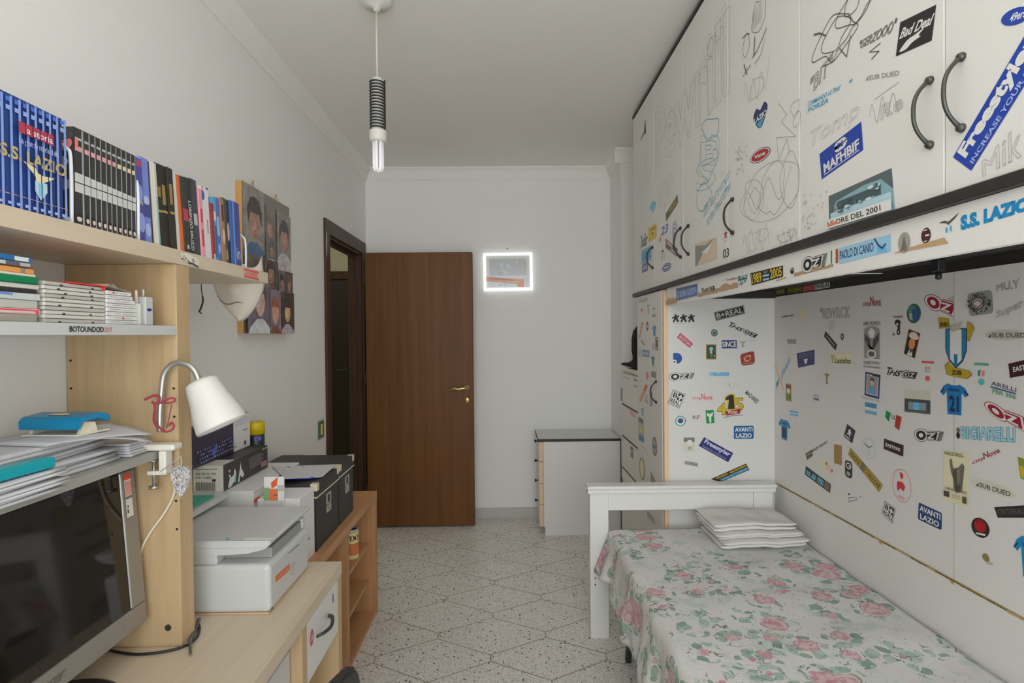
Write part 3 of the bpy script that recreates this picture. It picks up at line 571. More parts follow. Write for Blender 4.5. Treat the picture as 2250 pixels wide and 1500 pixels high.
eye = [('l', PEN, 0.0018, loop(0.62, 0.28, 0.24, 0.24, 11)), ('l', PEN, 0.0018, loop(0.18, 0.52, 0.12, 0.16, 12)), ('l', PEN, 0.003, [(0.02, 0.33), (0.2, 0.34), (0.3, 0.4)]), ('l', PEN, 0.005, [(0.5, 0.55), (0.46, 0.8)]), ('l', PEN, 0.003, sm([(0.4, 0.82), (0.6, 0.78), (0.9, 0.62)])), ('l', PEN, 0.005, [(0.1, 0.78), (0.2, 0.98)]), ('l', PEN, 0.0025, [(0.05, 0.95), (0.35, 0.9)]), ('l', PEN, 0.0018, sm([(0.5, 0.95), (0.7, 0.92), (0.85, 0.75)]))]
for i in range(9): eye.append(('l', (0.25, 0.25, 0.25), 0.0014, [(0.45+0.04*i, 0.12+0.02*(i % 3)), (0.42+0.04*i, 0.42)]))
DR((1630, 0, 1692, 145), eye, 'pen drawing of abstract eyes')
DR((1440, 85, 1604, 315), [('o', PNL, 'Pewrill', 0.0, 0.2, 1.0, 0.9, 0.06, 0, 0.0016), ('o', LPN, 'Pewrill', 0.03, 0.14, 0.97, 0.86, 0.02, 0, 0.0012)], 'faint pencil bubble lettering')
DR(((1530, 265), (1588, 255), (1530, 470), (1585, 440)), [('o', CY, 'B', 0.2, 0.25, 0.9, 0.5, 0.05, 0, 0.0022), ('o', CY, 'S', 0.0, 0.45, 0.8, 0.78, 0.05, 0, 0.002), ('l', CY, 0.003, loop(0.6, 0.12, 0.32, 0.13, 3)), ('l', CY, 0.002, loop(0.5, 0.42, 0.42, 0.24, 4, 12, .3)), ('l', CY, 0.0025, loop(0.3, 0.85, 0.3, 0.14, 6))], 'cyan pen graffiti')
DR(((1548, 470), (1606, 380), (1554, 490), (1606, 405)), [('o', CY, 'Bianco', 0, -0.6, 1, 0.2, 0.0, 0.1, 0.0016), ('o', CY, 'celeste', 0, 0.5, 1, 1.3, 0.0, 0.1, 0.0016)], 'cyan pen words')
DR((1630, 355, 1762, 485), [('l', PNL, 0.0015, loop(0.22, 0.45, 0.2, 0.36, 61, 9, .3)), ('l', PNL, 0.0015, loop(0.25, 0.5, 0.10, 0.2, 62)), ('l', PNL, 0.0015, loop(0.55, 0.5, 0.2, 0.4, 63, 11, .3)), ('l', PNL, 0.0015, loop(0.85, 0.45, 0.13, 0.36, 64, 9, .35)), ('l', PNL, 0.0015, scribble(65, 5, 0.3)), ('l', LPN, 0.0016, loop(0.5, 0.5, 0.5, 0.48, 21, 13, .12))], 'pencil bubble lettering')
DR((1632, 145, 1700, 220), [('l', LPN, 0.0016, scribble(9, 7)), ('l', LPN, 0.0016, loop(0.5, 0.6, 0.25, 0.3, 8))], 'faint pencil scribble')
DR((1700, 210, 1762, 345), [('l', PNL, 0.0016, [(0.2, 0), (0.5, 0.3), (0.3, 0.35), (0.8, 0.75), (0.1, 0.55), (0.2, 0.95), (0.5, 0.7), (0.6, 1.0)]), ('l', LPN, 0.0016, loop(0.8, 0.3, 0.15, 0.12, 3)), ('l', LPN, 0.0016, loop(0.85, 0.5, 0.12, 0.1, 4))], 'pencil lightning drawing')
cr = []; r = random.Random(8)
for i in range(26):
    u, v = r.random(), r.random(); cr += [('l', PNL, 0.0012, [(u-0.03, v-0.03), (u+0.03, v+0.03)]), ('l', PNL, 0.0012, [(u-0.03, v+0.03), (u+0.03, v-0.03)])]
DR((1768, 415, 1818, 498), cr, 'scatter of pencil crosses')
cr = []
for i in range(20):
    u, v = r.random(), r.random(); cr.append(('l', (0.40, 0.30, 0.32), 0.0012, loop(u, v, 0.04, 0.03, i, 6)))
DR((1618, 318, 1645, 380), cr, 'scatter of red pencil marks')
DR((1778, 255, 1890, 300), [('o', (0.58, 0.575, 0.55), 'Tomp', 0, 0, 1, 1, 0.0, 0.1, 0.0012)], 'faint pencil word')
DR((1908, 195, 1985, 275), [('l', LPN, 0.0015, scribble(4, 6)), ('l', LPN, 0.0015, [(0.2, 0.1), (0.9, 0.05)]), ('o', LPN, 'Re', 0.4, 0.4, 1, 0.8, 0, 0, 0.0012)], 'faint pencil marks')
DR(((2160, 372), (2245, 305), (2165, 385), (2250, 340)), [('o', (0.58, 0.575, 0.55), 'Mik', 0, -1, 1, 1, 0.0, 0.1, 0.0016)], 'large faint pencil letters')
DR((1405, 270, 1420, 302), [('p', PEN, [(0.9, 0), (1, 1), (0.6, 0.95)]), ('p', PEN, [(0.5, 0.6), (0.5, 1), (0.3, 1)]), ('p', PEN, [(0.1, 0.8), (0.3, 1), (0.2, 1)])], 'small black pen marks')
for k, q in enumerate([(1400, 320, 1432, 440), (1445, 370, 1485, 470), (1540, 60, 1600, 130), (1630, 492, 1700, 560), (1705, 500, 1758, 540)]):
    DR(q, [('l', LPN, 0.0013, scribble(30+k, 8, 0.45)), ('l', LPN, 0.0013, loop(0.4, 0.5, 0.25, 0.3, 40+k)), ('l', LPN, 0.0013, loop(0.7, 0.4, 0.15, 0.2, 50+k))], 'faint pencil scribble')
# fascia under the doors
XS = XC+0.004
bf = thing('bed_canopy', 'black undersided canopy board under the wardrobe doors with a stickered white front', 'canopy', (XC, 1.6, 1.60))
fa = obj('fascia', box(XS, WY0, 1.604, XS+0.018, 2.745, 1.6885, 0.001), M['panel'], bf, label='white board with torn stickers')
PF = Plane('X', XS, (-1, 0, 0))
def SF(q, items, label, name='sticker'):
    Q = PF.rect(*q) if len(q) == 4 and not isinstance(q[0], tuple) else PF.quad(*q)
    return decal(fa, (-1, 0, 0), Q, items, name, label)
def torn(seed, c=TORN):
    r = random.Random(seed); top = [(i/12, 0.25+r.uniform(-0.22, 0.3)) for i in range(13)]; bot = [(1-i/12, 1.0-r.uniform(0, 0.06)) for i in range(13)]
    return [('p', c, top+bot)]
for s_, q in enumerate([((1464, 652), (1488, 647), (1464, 671), (1488, 666)), ((1534, 640), (1622, 613), (1534, 653), (1622, 632)), ((1705, 615), (1728, 607), (1705, 619), (1728, 611)), ((1745, 597), (1832, 575), (1745, 608), (1832, 586))]):
    SF(q, torn(s_), 'torn brown sticker remains', 'torn_sticker')
SF(((1966, 549), (2085, 519), (1966, 557), (2085, 536)), [('p', (0.56, 0.38, 0.20), [(0, 0.85), (0.2, 0.35), (0.93, 0.0), (1, 0.9), (0, 1.0)])], 'torn brown sticker remains', 'torn_sticker')
SF(((1486, 634), (1533, 623), (1487, 661), (1533, 649)), [('r', S(70, 90, 135)), ('r', S(52, 70, 112), 0, 0, 1, 0.16), ('t', S(165, 180, 210), 'LS ROMA NORTH', 0.05, 0.26, 0.95, 0.80, 0.03)], 'slate blue lettered sticker')
SF(((1541, 634), (1571, 625), (1541, 645), (1571, 638)), ths(BLK), 'black lettered sticker')
SF(((1596, 612), (1621, 608), (1596, 619), (1621, 614)), [('t', RED, 'CrazyBerlin', 0, 0, 1, 1, 0.02)], 'small red lettering')
SF(((1622, 607), (1646, 601), (1622, 628), (1646, 622)), [('t', S(90, 110, 130), 'BIGIA', 0, 0, 0.85, 0.25, 0.03), ('r', S(50, 80, 110), 0, 0.32, 0.85, 0.5), ('l', GREEN, 0.004, scribble(2, 5)), ('r', S(110, 130, 160), 0.05, 0.8, 0.6, 0.9)], 'green and blue lettered sticker')
SF(((1649, 600), (1721, 583), (1652, 627), (1721, 608)), [('r', BLK), ('t', YEL, '1989', 0.03, 0.10, 0.36, 0.92, 0.05), ('t', YEL, '2005', 0.63, 0.07, 0.97, 0.90, 0.05), ('r', S(130, 180, 205), 0.40, 0.42, 0.60, 0.58), ('r', S(130, 180, 205), 0.40, 0.74, 0.60, 0.9), ('l', WHT, 0.002, [(0.45, 0.12), (0.47, 0.3)]), ('l', WHT, 0.002, [(0.5, 0.08), (0.5, 0.3)]), ('l', WHT, 0.002, [(0.56, 0.12), (0.53, 0.3)])], 'black sticker with yellow years')
SF((1737, 588, 1745, 602), [('e', BLK, 0.5, 0.5, 0.5, 0.5), ('e', WHT, 0.5, 0.3, 0.2, 0.1)], 'small dark oval sticker')
SF(((1761, 567), (1821, 551), (1763, 603), (1817, 588)), oz(BLK), 'black and white monogram sticker')
SF(((1826, 551), (1842, 546), (1826, 582), (1842, 577)), [('r', GREEN, 0.0, 0, 0.18, 0.9), ('r', (0.55, 0.06, 0.02), 0.7, 0, 1, 1)], 'tricolour strip sticker')
SF(((1844, 545), (1958, 514), (1844, 580), (1958, 552)), [('r', S(150, 195, 220)), ('t', S(35, 60, 90), 'PAOLO DI CANIO', 0.02, 0.2, 0.70, 0.75, 0.04), ('p', S(90, 150, 185), [(0.74, 0.1), (0.82, 0.5), (0.9, 0.45), (0.95, 1), (0.78, 0.9)]), ('l', S(40, 60, 90), 0.004, [(0.72, 0.02), (0.80, 0.5), (0.86, 0.7), (0.92, 0.5)])], 'pale blue sticker with a player name')
SF((1974, 510, 2001, 556), [('e', S(130, 128, 118), 0.5, 0.5, 0.5, 0.5), ('p', S(90, 88, 82), [(0.5, 0.15), (0.75, 0.8), (0.25, 0.8)])], 'grey oval sticker')
SF((2025, 500, 2046, 534), [('e', S(60, 30, 28), 0.5, 0.5, 0.5, 0.5), ('r', WHT, 0.45, 0.45, 0.85, 0.56), ('r', WHT, 0.25, 0.12, 0.65, 0.18), ('r', WHT, 0.35, 0.84, 0.65, 0.9)], 'dark red round sticker')
EAG = [(0, 0.35), (0.3, 0.32), (0.5, 0.6), (0.7, 0.35), (1, 0.0), (0.85, 0.4), (0.62, 0.75), (0.5, 0.95), (0.38, 0.7)]
SF(((2063, 484), (2108, 466), (2063, 500), (2108, 489)), [('p', S(70, 66, 52), EAG), ('r', CYAN, 0.36, 1.2, 0.46, 1.8), ('r', CYAN, 0.58, 1.1, 0.66, 1.7)], 'eagle emblem sticker')
SF(((2111, 474), (2265, 430), (2112, 507), (2262, 462)), [('t', SKY, 'S.S. LAZIO', 0, 0, 1, 1, 0.13)], 'large blue lettering sticker')
# underside of the bridge
obj('underside_board', box(XS+0.0185, WY0, 1.676, XW-0.012, 2.784, 1.6885), M['dark'], bf, label='black board under the wardrobe')
bm = bmesh.new(); bx(bm, XW-0.010, WY0, 1.646, XW-0.001, 2.784, 1.688); bx(bm, XS+0.0185, 2.768, 1.640, XW-0.012, 2.785, 1.675); bk = obj('black_batten', bm, M['black'], bf)
obj('board_joint', box(XS+0.03, 1.98, 1.6735, XW-0.015, 1.9835, 1.6758), M['white'], bf)
bm = bmesh.new(); h = PX(2062, 585, XW-0.10); bx(bm, h[0]-0.012, h[1]-0.014, 1.640, h[0]+0.012, h[1]+0.014, 1.6755, 0.003); lathe(bm, [(0, 0), (0.008, 0), (0.008, -0.02), (0, -0.024)], (h[0], h[1], 1.640), 12); obj('bracket', bm, M['blackp'], bf)
PB = Plane('X', XW-0.010, (-1, 0, 0))
for q, it, lb in [(((1697, 637), (1725, 632), (1698, 649), (1725, 645)), [('r', (0.17, 0.17, 0.02)), ('t', (0.35, 0.35, 0.05), 'ENERGY', 0.05, 0.2, 0.95, 0.8, 0.03)], 'olive sticker'),
    (((1731, 632), (1762, 625), (1731, 646), (1762, 640)), [('t', (0.35, 0.35, 0.03), 'PAVEIAS', 0, 0, 1, 1, 0.05)], 'yellow lettered sticker'),
    (((1764, 628), (1791, 622), (1764, 643), (1791, 637)), [('r', (0.40, 0.05, 0.06)), ('t', (0.6, 0.2, 0.2), 'CARIOCA', 0.05, 0.2, 0.95, 0.8, 0.03)], 'dark red sticker'),
    (((1791, 622), (1824, 617), (1791, 637), (1824, 631)), [('r', S(165, 165, 165)), ('t', BLK, 'FAVELAS', 0.04, 0.15, 0.96, 0.85, 0.06)], 'white sticker with black lettering')]:
    decal(bf, (-1, 0, 0), PB.quad(*q), it, 'sticker', lb, base=0.001)
# ---- tall cabinet
tc = thing('tall_cabinet', 'tall narrow white cabinet beyond the bed head with stickers on its side and door', 'wardrobe', (1.05, 3.06, 0))
obj('side_panel', box(XC+0.022, YP, 0.0, XW-0.002, YP+0.018, 1.6385), M['niche'], tc)
sp = tc.children[0]
obj('edging', box(XC+0.0015, YP, 0.0, XC+0.0215, YP+0.03, 1.686), M['edge'], tc, label='peach coloured edging')
bm = bmesh.new(); bx(bm, XC+0.022, YP+0.0185, 0.0, XW-0.002, 3.335, 1.688); obj('carcass', bm, M['panel'], tc)
td = obj('door', box(XC-0.0005, YP+0.031, 0.06, XC+0.0215, 3.345, 1.686, 0.001), M['panel'], tc)
pt, pb = PC.p(1443, 838), PC.p(1444, 884); bow(td, pt.y, pb.z, pt.z, name='door_handle', m='iron')
PT = Plane('X', XC-0.0005, (-1, 0, 0))
def ST(q, items, label, name='sticker'):
    Q = PT.rect(*q) if len(q) == 4 and not isinstance(q[0], tuple) else PT.quad(*q)
    return decal(td, (-1, 0, 0), Q, items, name, label)
ST((1403, 655, 1424, 664), [('r', S(160, 158, 148)), ('t', GRY, 'CLEAR', 0.05, 0.1, 0.95, 0.9, 0.02)], 'faded grey sticker')
ST((1406, 674, 1415, 686), [('p', S(205, 120, 110), [(0.5, 0), (0.65, 0.4), (1, 0.5), (0.6, 0.65), (0.8, 1), (0.5, 0.8), (0.2, 1), (0.3, 0.6), (0, 0.5), (0.4, 0.4)])], 'faded red star')
ST((1422, 668, 1428, 692), [('e', GRY, 0.5, 0.15, 0.4, 0.12), ('l', LG, 0.004, scribble(2, 4)), ('r', LG, 0.2, 0.4, 0.8, 0.9)], 'grey figure sticker')
ST((1433, 690, 1441, 696), [('r', GRY)], 'dark grey strip'); ST((1434, 675, 1440, 682), [('p', GRY, [(0, 0.3), (0.8, 0), (1, 0.6), (0.4, 1)])], 'small grey sticker')
ST(((1403, 742), (1410, 705), (1406, 743), (1413, 708)), [('t', RED, 'Coca', 0, 0, 1, 1, 0.04)], 'red slanting script'); ST((1420, 706, 1425, 727), [('e', S(120, 50, 50), 0.5, 0.5, 0.5, 0.5), ('e', WHT, 0.5, 0.5, 0.2, 0.2)], 'dark red oval sticker')
ST((1433, 714, 1443, 738), shirt(CYAN, S(60, 110, 140), '1'), 'pale blue shirt sticker'); ST((1440, 741, 1446, 769), [('r', BLK), ('r', LG, 0.15, 0.06, 0.85, 0.94), ('r', BLK, 0.3, 0.2, 0.7, 0.8)], 'black outlined sticker')
ST(((1409, 745), (1417, 756), (1408, 749), (1416, 760)), [('r', GRY)], 'small slanted grey sticker'); ST((1411, 769, 1427, 783), [('r', S(85, 90, 140)), ('t', WHT, 'SINCE', 0.08, 0.2, 0.92, 0.8, 0.05)], 'violet blue lettered sticker')
ST((1404, 765, 1409, 785), [('l', CYAN, 0.004, scribble(5, 4))], 'pale blue mark'); ST((1433, 753, 1438, 770), [('e', S(150, 140, 145), 0.5, 0.5, 0.5, 0.5)], 'faded oval sticker')
ST((1431, 781, 1439, 804), shirt(S(80, 130, 135), S(50, 80, 90), '9'), 'teal shirt sticker'); ST((1431, 816, 1442, 829), [('r', S(110, 110, 108))], 'grey square sticker')
ST((1420, 816, 1425, 834), [('e', S(190, 100, 100), 0.5, 0.5, 0.5, 0.5)], 'faded red oval sticker'); ST(((1404, 879), (1419, 843), (1408, 884), (1424, 848)), [('r', S(215, 150, 90)), ('r', S(190, 90, 60), 0.7, 0.1, 1, 0.9)], 'orange strip sticker')
ST((1417, 868, 1424, 885), [('t', S(110, 140, 175), 'Z', 0, 0, 1, 0.45, 0.05), ('t', GRY, 'H', 0, 0.55, 1, 1, 0.05)], 'faded blue letters'); ST((1428, 860, 1434, 892), [('r', S(125, 115, 112)), ('r', S(190, 90, 90), 0, 0, 1, 0.1)], 'grey strip sticker')
ST((1409, 896, 1415, 914), [('p', S(90, 125, 145), [(0, 0.1), (1, 0), (0.6, 0.4), (0.9, 1), (0.4, 0.9)])], 'blue grey emblem'); ST(((1403, 915), (1414, 922), (1404, 966), (1415, 972)), [('r', S(140, 145, 130)), ('r', S(95, 98, 92), 0, 0, 1, 0.2), ('e', S(175, 170, 90), 0.5, 0.5, 0.3, 0.15), ('r', S(60, 110, 150), 0, 0.75, 1, 1)], 'landscape photo sticker', 'photo_sticker')
ST((1433, 960, 1444, 1001), [('e', S(85, 84, 84), 0.5, 0.5, 0.5, 0.5), ('e', S(130, 128, 126), 0.5, 0.5, 0.42, 0.4), ('r', S(70, 70, 70), 0.2, 0.45, 0.8, 0.55)], 'dark grey oval sticker'); ST((1405, 1005, 1417, 1054), [('e', S(110, 105, 95), 0.5, 0.5, 0.5, 0.5), ('e', S(180, 172, 140), 0.5, 0.5, 0.36, 0.42)], 'cream oval sticker with grey rim')
ST(((1430, 1036), (1431, 1037), (1430, 1062), (1443, 1062)), [('r', S(110, 110, 108))], 'grey triangle sticker'); ST(((1406, 975), (1422, 990), (1406, 978), (1424, 1001)), [('l', GRY, 0.004, [(0, 0), (0.8, 0.0), (1, 1)])], 'grey bracket mark')
ST(((1423, 1122), (1438, 1140), (1423, 1134), (1440, 1152)), [('r', S(120, 120, 118)), ('r', WHT, 0.1, 0.4, 0.9, 0.6)], 'grey slanted sticker')
# side panel stickers, facing the camera
PP = Plane('Y', YP, (0, -1, 0))
def SP(q, items, label, name='sticker'):
    Q = PP.rect(*q) if len(q) == 4 and not isinstance(q[0], tuple) else PP.quad(*q)
    return decal(sp, (0, -1, 0), Q, items, name, label)
fig = []
for k in range(3):
    o_ = 0.02+0.34*k; s_ = 0.30
    P = [(0.35, 0.0), (0.6, 0.0), (0.62, 0.2), (1.0, 0.12), (1.0, 0.3), (0.75, 0.42), (1.0, 0.85), (0.78, 0.98), (0.5, 0.62), (0.25, 1.0), (0.05, 0.9), (0.3, 0.5), (0.0, 0.55), (0.0, 0.35), (0.35, 0.25)]
    fig.append(('p', BLK, [(o_+s_*a, 0.88*b) for a, b in P]))
fig.append(('r', GRY, 0.05, 0.95, 0.6, 0.98)); SP((1476, 690, 1526, 711), fig, 'row of three black figures')
SP(((1568, 686), (1634, 670), (1573, 705), (1637, 689)), breal(), 'black lettered sticker, tilted up')
SP(((1604, 706), (1666, 733), (1598, 717), (1660, 744)), ths(BLK), 'slanted black lettering'); SP((1562, 723, 1577, 739), [('e', S(70, 85, 80), 0.5, 0.5, 0.5, 0.5), ('e', S(120, 135, 130), 0.5, 0.5, 0.35, 0.35), ('p', S(60, 70, 70), [(0.5, 0.2), (0.8, 0.7), (0.2, 0.7)])], 'small green seal')
SP(((1495, 731), (1523, 755), (1487, 741), (1515, 764)), [('r', (0.58, 0.10, 0.15)), ('t', S(215, 175, 175), 'BOSTON', 0.1, 0.25, 0.9, 0.8, 0.04)], 'pink tilted sticker'); SP((1586, 747, 1619, 765), [('r', NAVY), ('t', WHT, 'SINCE', 0.03, 0.15, 0.95, 0.85, 0.06)], 'navy sticker with white capitals')
SP((1623, 746, 1666, 764), [('p', S(140, 135, 125), [(0.02, 0.15), (0.2, 0.25), (0.4, 0.1), (0.25, 0.5), (0.3, 0.9), (0.14, 0.9), (0.16, 0.5)]), ('r', S(130, 150, 150), 0.5, 0.05, 0.95, 0.12)], 'faint eagle emblem'); SP((1551, 756, 1574, 790), [('r', (0.55, 0.33, 0.12)), ('r', S(60, 60, 42), 0.07, 0.05, 0.93, 0.93), ('e', S(110, 165, 175), 0.5, 0.3, 0.18, 0.12), ('r', S(150, 150, 150), 0.38, 0.4, 0.6, 0.6), ('r', S(40, 110, 80), 0.4, 0.62, 0.62, 0.85), ('e', WHT, 0.8, 0.76, 0.06, 0.04)], 'footballer card', 'photo_sticker')
SP((1478, 775, 1499, 799), [('p', (0.01, 0.09, 0.36), [(0.05, 0.0), (0.45, 0.0)]+[(0.42+0.56*math.sin(a), 0.5-0.5*math.cos(a)) for a in np.linspace(0.2, PI-0.3, 12)]+[(0.2, 0.92), (0.05, 0.6)]), ('e', WHT, 0.2, 0.8, 0.2, 0.18), ('e', BLK, 0.17, 0.82, 0.09, 0.08)], 'blue whale shaped sticker'); SP(((1626, 778), (1657, 770), (1629, 804), (1659, 799)), [('rr', S(120, 50, 40), 0, 0, 1, 1, 0.2), ('p', S(190, 130, 105), [(0.2, 0.4), (0.5, 0.2), (0.75, 0.25), (0.7, 0.6), (0.5, 0.75), (0.3, 0.7)]), ('e', S(120, 50, 40), 0.5, 0.48, 0.16, 0.16), ('r', S(190, 130, 105), 0.1, 0.84, 0.85, 0.88)], 'brick red rounded sticker')
SP(((1469, 818), (1527, 817), (1470, 838), (1523, 833)), oz(BLK), 'black and white monogram'); SP(((1558, 818), (1603, 817), (1558, 826), (1603, 826)), [('r', S(140, 190, 215)), ('t', SKY, 'SS LAZIO', 0.2, 0.15, 0.97, 0.85, 0.03)], 'pale blue strip'); SP(((1479, 855), (1506, 866), (1466, 885), (1493, 897)), diamond(), 'black and white square set on its corner')
SP((1521, 864, 1569, 879), city(S(205, 85, 95)), 'pink lettering'); SP((1595, 838, 1628, 856), [('l', LG, 0.002, scribble(2, 4)), ('p', GRY, [(0.2, 0.3), (0.25, 0.3), (0.3, 0.6), (0.2, 0.5)])], 'faint peeled remains')
SP((1575, 865, 1634, 919), [('t', BLK, '4', 0, 0.36, 0.36, 0.86, 0.09), ('t', YEL, '4', 0.01, 0.38, 0.35, 0.84, 0.05), ('t', BLK, '5', 0.60, 0.16, 1.0, 0.70, 0.09), ('t', YEL, '5', 0.61, 0.18, 0.98, 0.68, 0.05), ('p', YEL, [(0.30, 0.12), (0.46, 0.0), (0.66, 0.0), (0.70, 0.66), (0.36, 0.66), (0.40, 0.28), (0.28, 0.30)]), ('p', BLK, [(0.33, 0.15), (0.48, 0.04), (0.62, 0.04), (0.66, 0.62), (0.41, 0.62), (0.45, 0.23), (0.32, 0.25)]), ('p', RED, [(0.3, 0.72), (0.9, 0.6), (0.85, 0.8), (0.35, 0.88)]), ('t', WHT, 'moto', 0.42, 0.68, 0.76, 0.8, 0.02), ('l', BLK, 0.002, [(0.25, 0.96), (0.6, 0.88), (0.95, 0.86)])], 'yellow and black race number')
SP(((1642, 857), (1668, 879), (1636, 864), (1662, 887)), [('t', S(70, 70, 68), 'MACHINES', 0, 0, 1, 1, 0.05)], 'slanted grey lettering'); SP((1482, 912, 1508, 937), [('e', S(165, 165, 165), 0.5, 0.5, 0.5, 0.5), ('e', S(60, 130, 120), 0.5, 0.5, 0.45, 0.45), ('e', WHT, 0.5, 0.5, 0.36, 0.36), ('e', S(38, 60, 100), 0.5, 0.48, 0.24, 0.22), ('r', S(190, 60, 60), 0.85, 0.4, 0.98, 0.55)], 'round blue and green crest')
SP((1521, 912, 1537, 921), [('t', S(60, 90, 60), 'W', 0, 0, 0.45, 1, 0.05), ('t', S(190, 40, 70), 'F', 0.62, 0, 1, 1, 0.05, 0.3)], 'two small letters'); SP(((1550, 901), (1568, 900), (1552, 930), (1570, 929)), [('r', GREEN), ('p', WHT, [(0.15, 0.2), (0.5, 0.3), (0.9, 0.15), (0.85, 0.4), (0.65, 0.5), (0.6, 0.95), (0.4, 0.95), (0.35, 0.5), (0.12, 0.4)])], 'green sticker with white figure')
SP((1611, 934, 1657, 965), avanti((0.01, 0.12, 0.36)), 'blue two word sticker'); SP((1502, 961, 1526, 992), [('r', S(165, 165, 150)), ('r', S(95, 96, 92), 0, 0, 1, 0.3), ('e', S(175, 175, 168), 0.55, 0.35, 0.25, 0.2), ('r', S(130, 132, 122), 0.4, 0.65, 0.7, 0.85)], 'pale photo card', 'photo_sticker')
SP(((1547, 960), (1611, 995), (1535, 979), (1600, 1015)), [('r', (0.025, 0.03, 0.17)), ('t', S(185, 185, 205), 'Freestyler', 0.08, 0.06, 0.95, 0.62, 0.06), ('t', S(120, 120, 160), 'INCREASE YOUR STYLE', 0.1, 0.74, 0.9, 0.9, 0.03)], 'navy slanted sticker with pale script'); SP(((1505, 1012), (1534, 1017), (1504, 1019), (1533, 1025)), [('r', S(90, 90, 88)), ('r', LG, 0.03, 0.15, 0.97, 0.85), ('t', BLK, 'CATERINA', 0.06, 0.25, 0.94, 0.75, 0.04)], 'small lettered strip')
SP(((1562, 1052), (1639, 1018), (1583, 1059), (1647, 1032)), [('r', S(40, 35, 22)), ('r', S(40, 80, 100), 0.1, 0.5, 1, 1), ('t', YEL, 'alzati quando', 0.08, 0.06, 0.97, 0.46, 0.04), ('t', S(140, 195, 220), 'passa la CURVA', 0.1, 0.54, 0.97, 0.94, 0.04)], 'yellow and blue slanted strip')
SP(((1639, 1112), (1656, 1114), (1646, 1122), (1650, 1123)), [('r', BLK)], 'dark wedge'); SP((1550, 1114, 1556, 1118), [('r', S(120, 40, 30))], 'tiny red sticker')
# ---- niche back panel
npn = thing('niche_panel', 'white wall panel behind the bed covered with football and band stickers', 'wall panel', (XW, 1.6, 0.727))
XN = XW-0.014
ub = obj('upper_panel', box(XN, 0.3, 0.728, XW-0.0012, YP-0.002, 1.645), M['niche'], npn)
obj('lower_panel', box(XN, 0.3, 0.0, XW-0.0012, YP-0.002, 0.722), M['niche'], npn)
r = random.Random(3); bm = bmesh.new(); ys = np.arange(0.4, 2.73, 0.012)
for a in ys:
    h0 = 0.7225-r.uniform(-0.001, 0.0022); h1 = 0.7275+r.uniform(-0.001, 0.0012)
    if r.random() < 0.012: h0 -= 0.008
    bx(bm, XN-0.0022-r.uniform(0, 0.0015), a, h0, XN+0.002, a+0.0119, h1)
obj('gap_foam', bm, mat(S(165, 145, 92, 1.3), 0.9, name='old_foam'), npn, label='brown foam in the joint')
bm = bmesh.new(); bx(bm, XN-0.0012, 0.4, 0.7232, XN, 2.72, 0.7262)
for a in ys[::3]:
    if r.random() < 0.75: bx(bm, XN-0.0042, a, 0.7235, XN-0.001, a+0.036, 0.7255)
obj('joint_dark_core', bm, mat((0.06, 0.045, 0.025), 0.9), npn)  # dark strip along the middle of the foam joint
obj('seam_strip', box(XN-0.0006, 1.6605, 0.728, XN, 1.6622, 1.645), mat((0.42, 0.40, 0.37), 0.8), npn)
PN = Plane('X', XN, (-1, 0, 0))
def SN(q, items, label, name='sticker', clip=None):
    Q = PN.rect(*q) if len(q) == 4 and not isinstance(q[0], tuple) else PN.quad(*q)
    return decal(ub, (-1, 0, 0), Q, items, name, label, clip=clip)
SN(((1718, 694), (1745, 690), (1718, 698), (1745, 694)), [('t', S(60, 60, 58), 'SUBDUED', 0, 0, 1, 1, 0.05)], 'tiny dark lettering'); SN((1758, 677, 1774, 703), [('e', BEI, 0.5, 0.5, 0.5, 0.5)], 'beige oval patch')
SN((1803, 675, 1868, 700), [('o', (0.14, 0.13, 0.12), '"REWRCK', 0, 0, 1, 0.95, 0.0, 0, 0.0014)], 'pencil capitals', 'drawing'); SN((1822, 705, 1835, 723), [('o', PNL, 'SF', 0, 0, 1, 1, 0.0, 0, 0.0014)], 'two pencil letters', 'drawing')
SN((1896, 650, 1940, 674), city((0.36, 0.05, 0.06)), 'dark red lettering near the top'); SN((1730, 745, 1750, 755), [('r', S(130, 128, 122)), ('t', GRY, 'NIVES', 0.1, 0.2, 0.9, 0.8, 0.03)], 'faded grey label')
SN(((1814, 727), (1840, 757), (1811, 739), (1836, 770)), [('r', BLK), ('r', GRY, 0.15, 0.4, 0.85, 0.6)], 'black slanted strip'); SN((1847, 732, 1855, 747), [('e', S(70, 70, 66), 0.5, 0.5, 0.5, 0.5), ('e', LG, 0.5, 0.5, 0.2, 0.2)], 'tiny dark oval')
SN(((1751, 776), (1790, 768), (1754, 808), (1790, 800)), [('r', S(38, 42, 88)), ('r', S(80, 85, 125), 0.1, 0.14, 0.9, 0.2), ('r', S(80, 85, 125), 0.1, 0.3, 0.9, 0.36), ('p', WHT, [(0.4, 0.5), (0.62, 0.5), (0.56, 0.8), (0.5, 0.85), (0.44, 0.8)])], 'navy square with white crest'); SN(((1824, 776), (1872, 778), (1824, 799), (1871, 801)), [('r', S(185, 178, 150)), ('p', S(150, 140, 100), [(0.02, 0.1), (0.3, 0.15), (0.18, 0.5), (0.2, 0.9), (0.1, 0.9)]), ('t', S(70, 82, 62), 'Lazialita', 0.26, 0.4, 0.98, 0.92, 0.05)], 'beige sticker with green lettering')
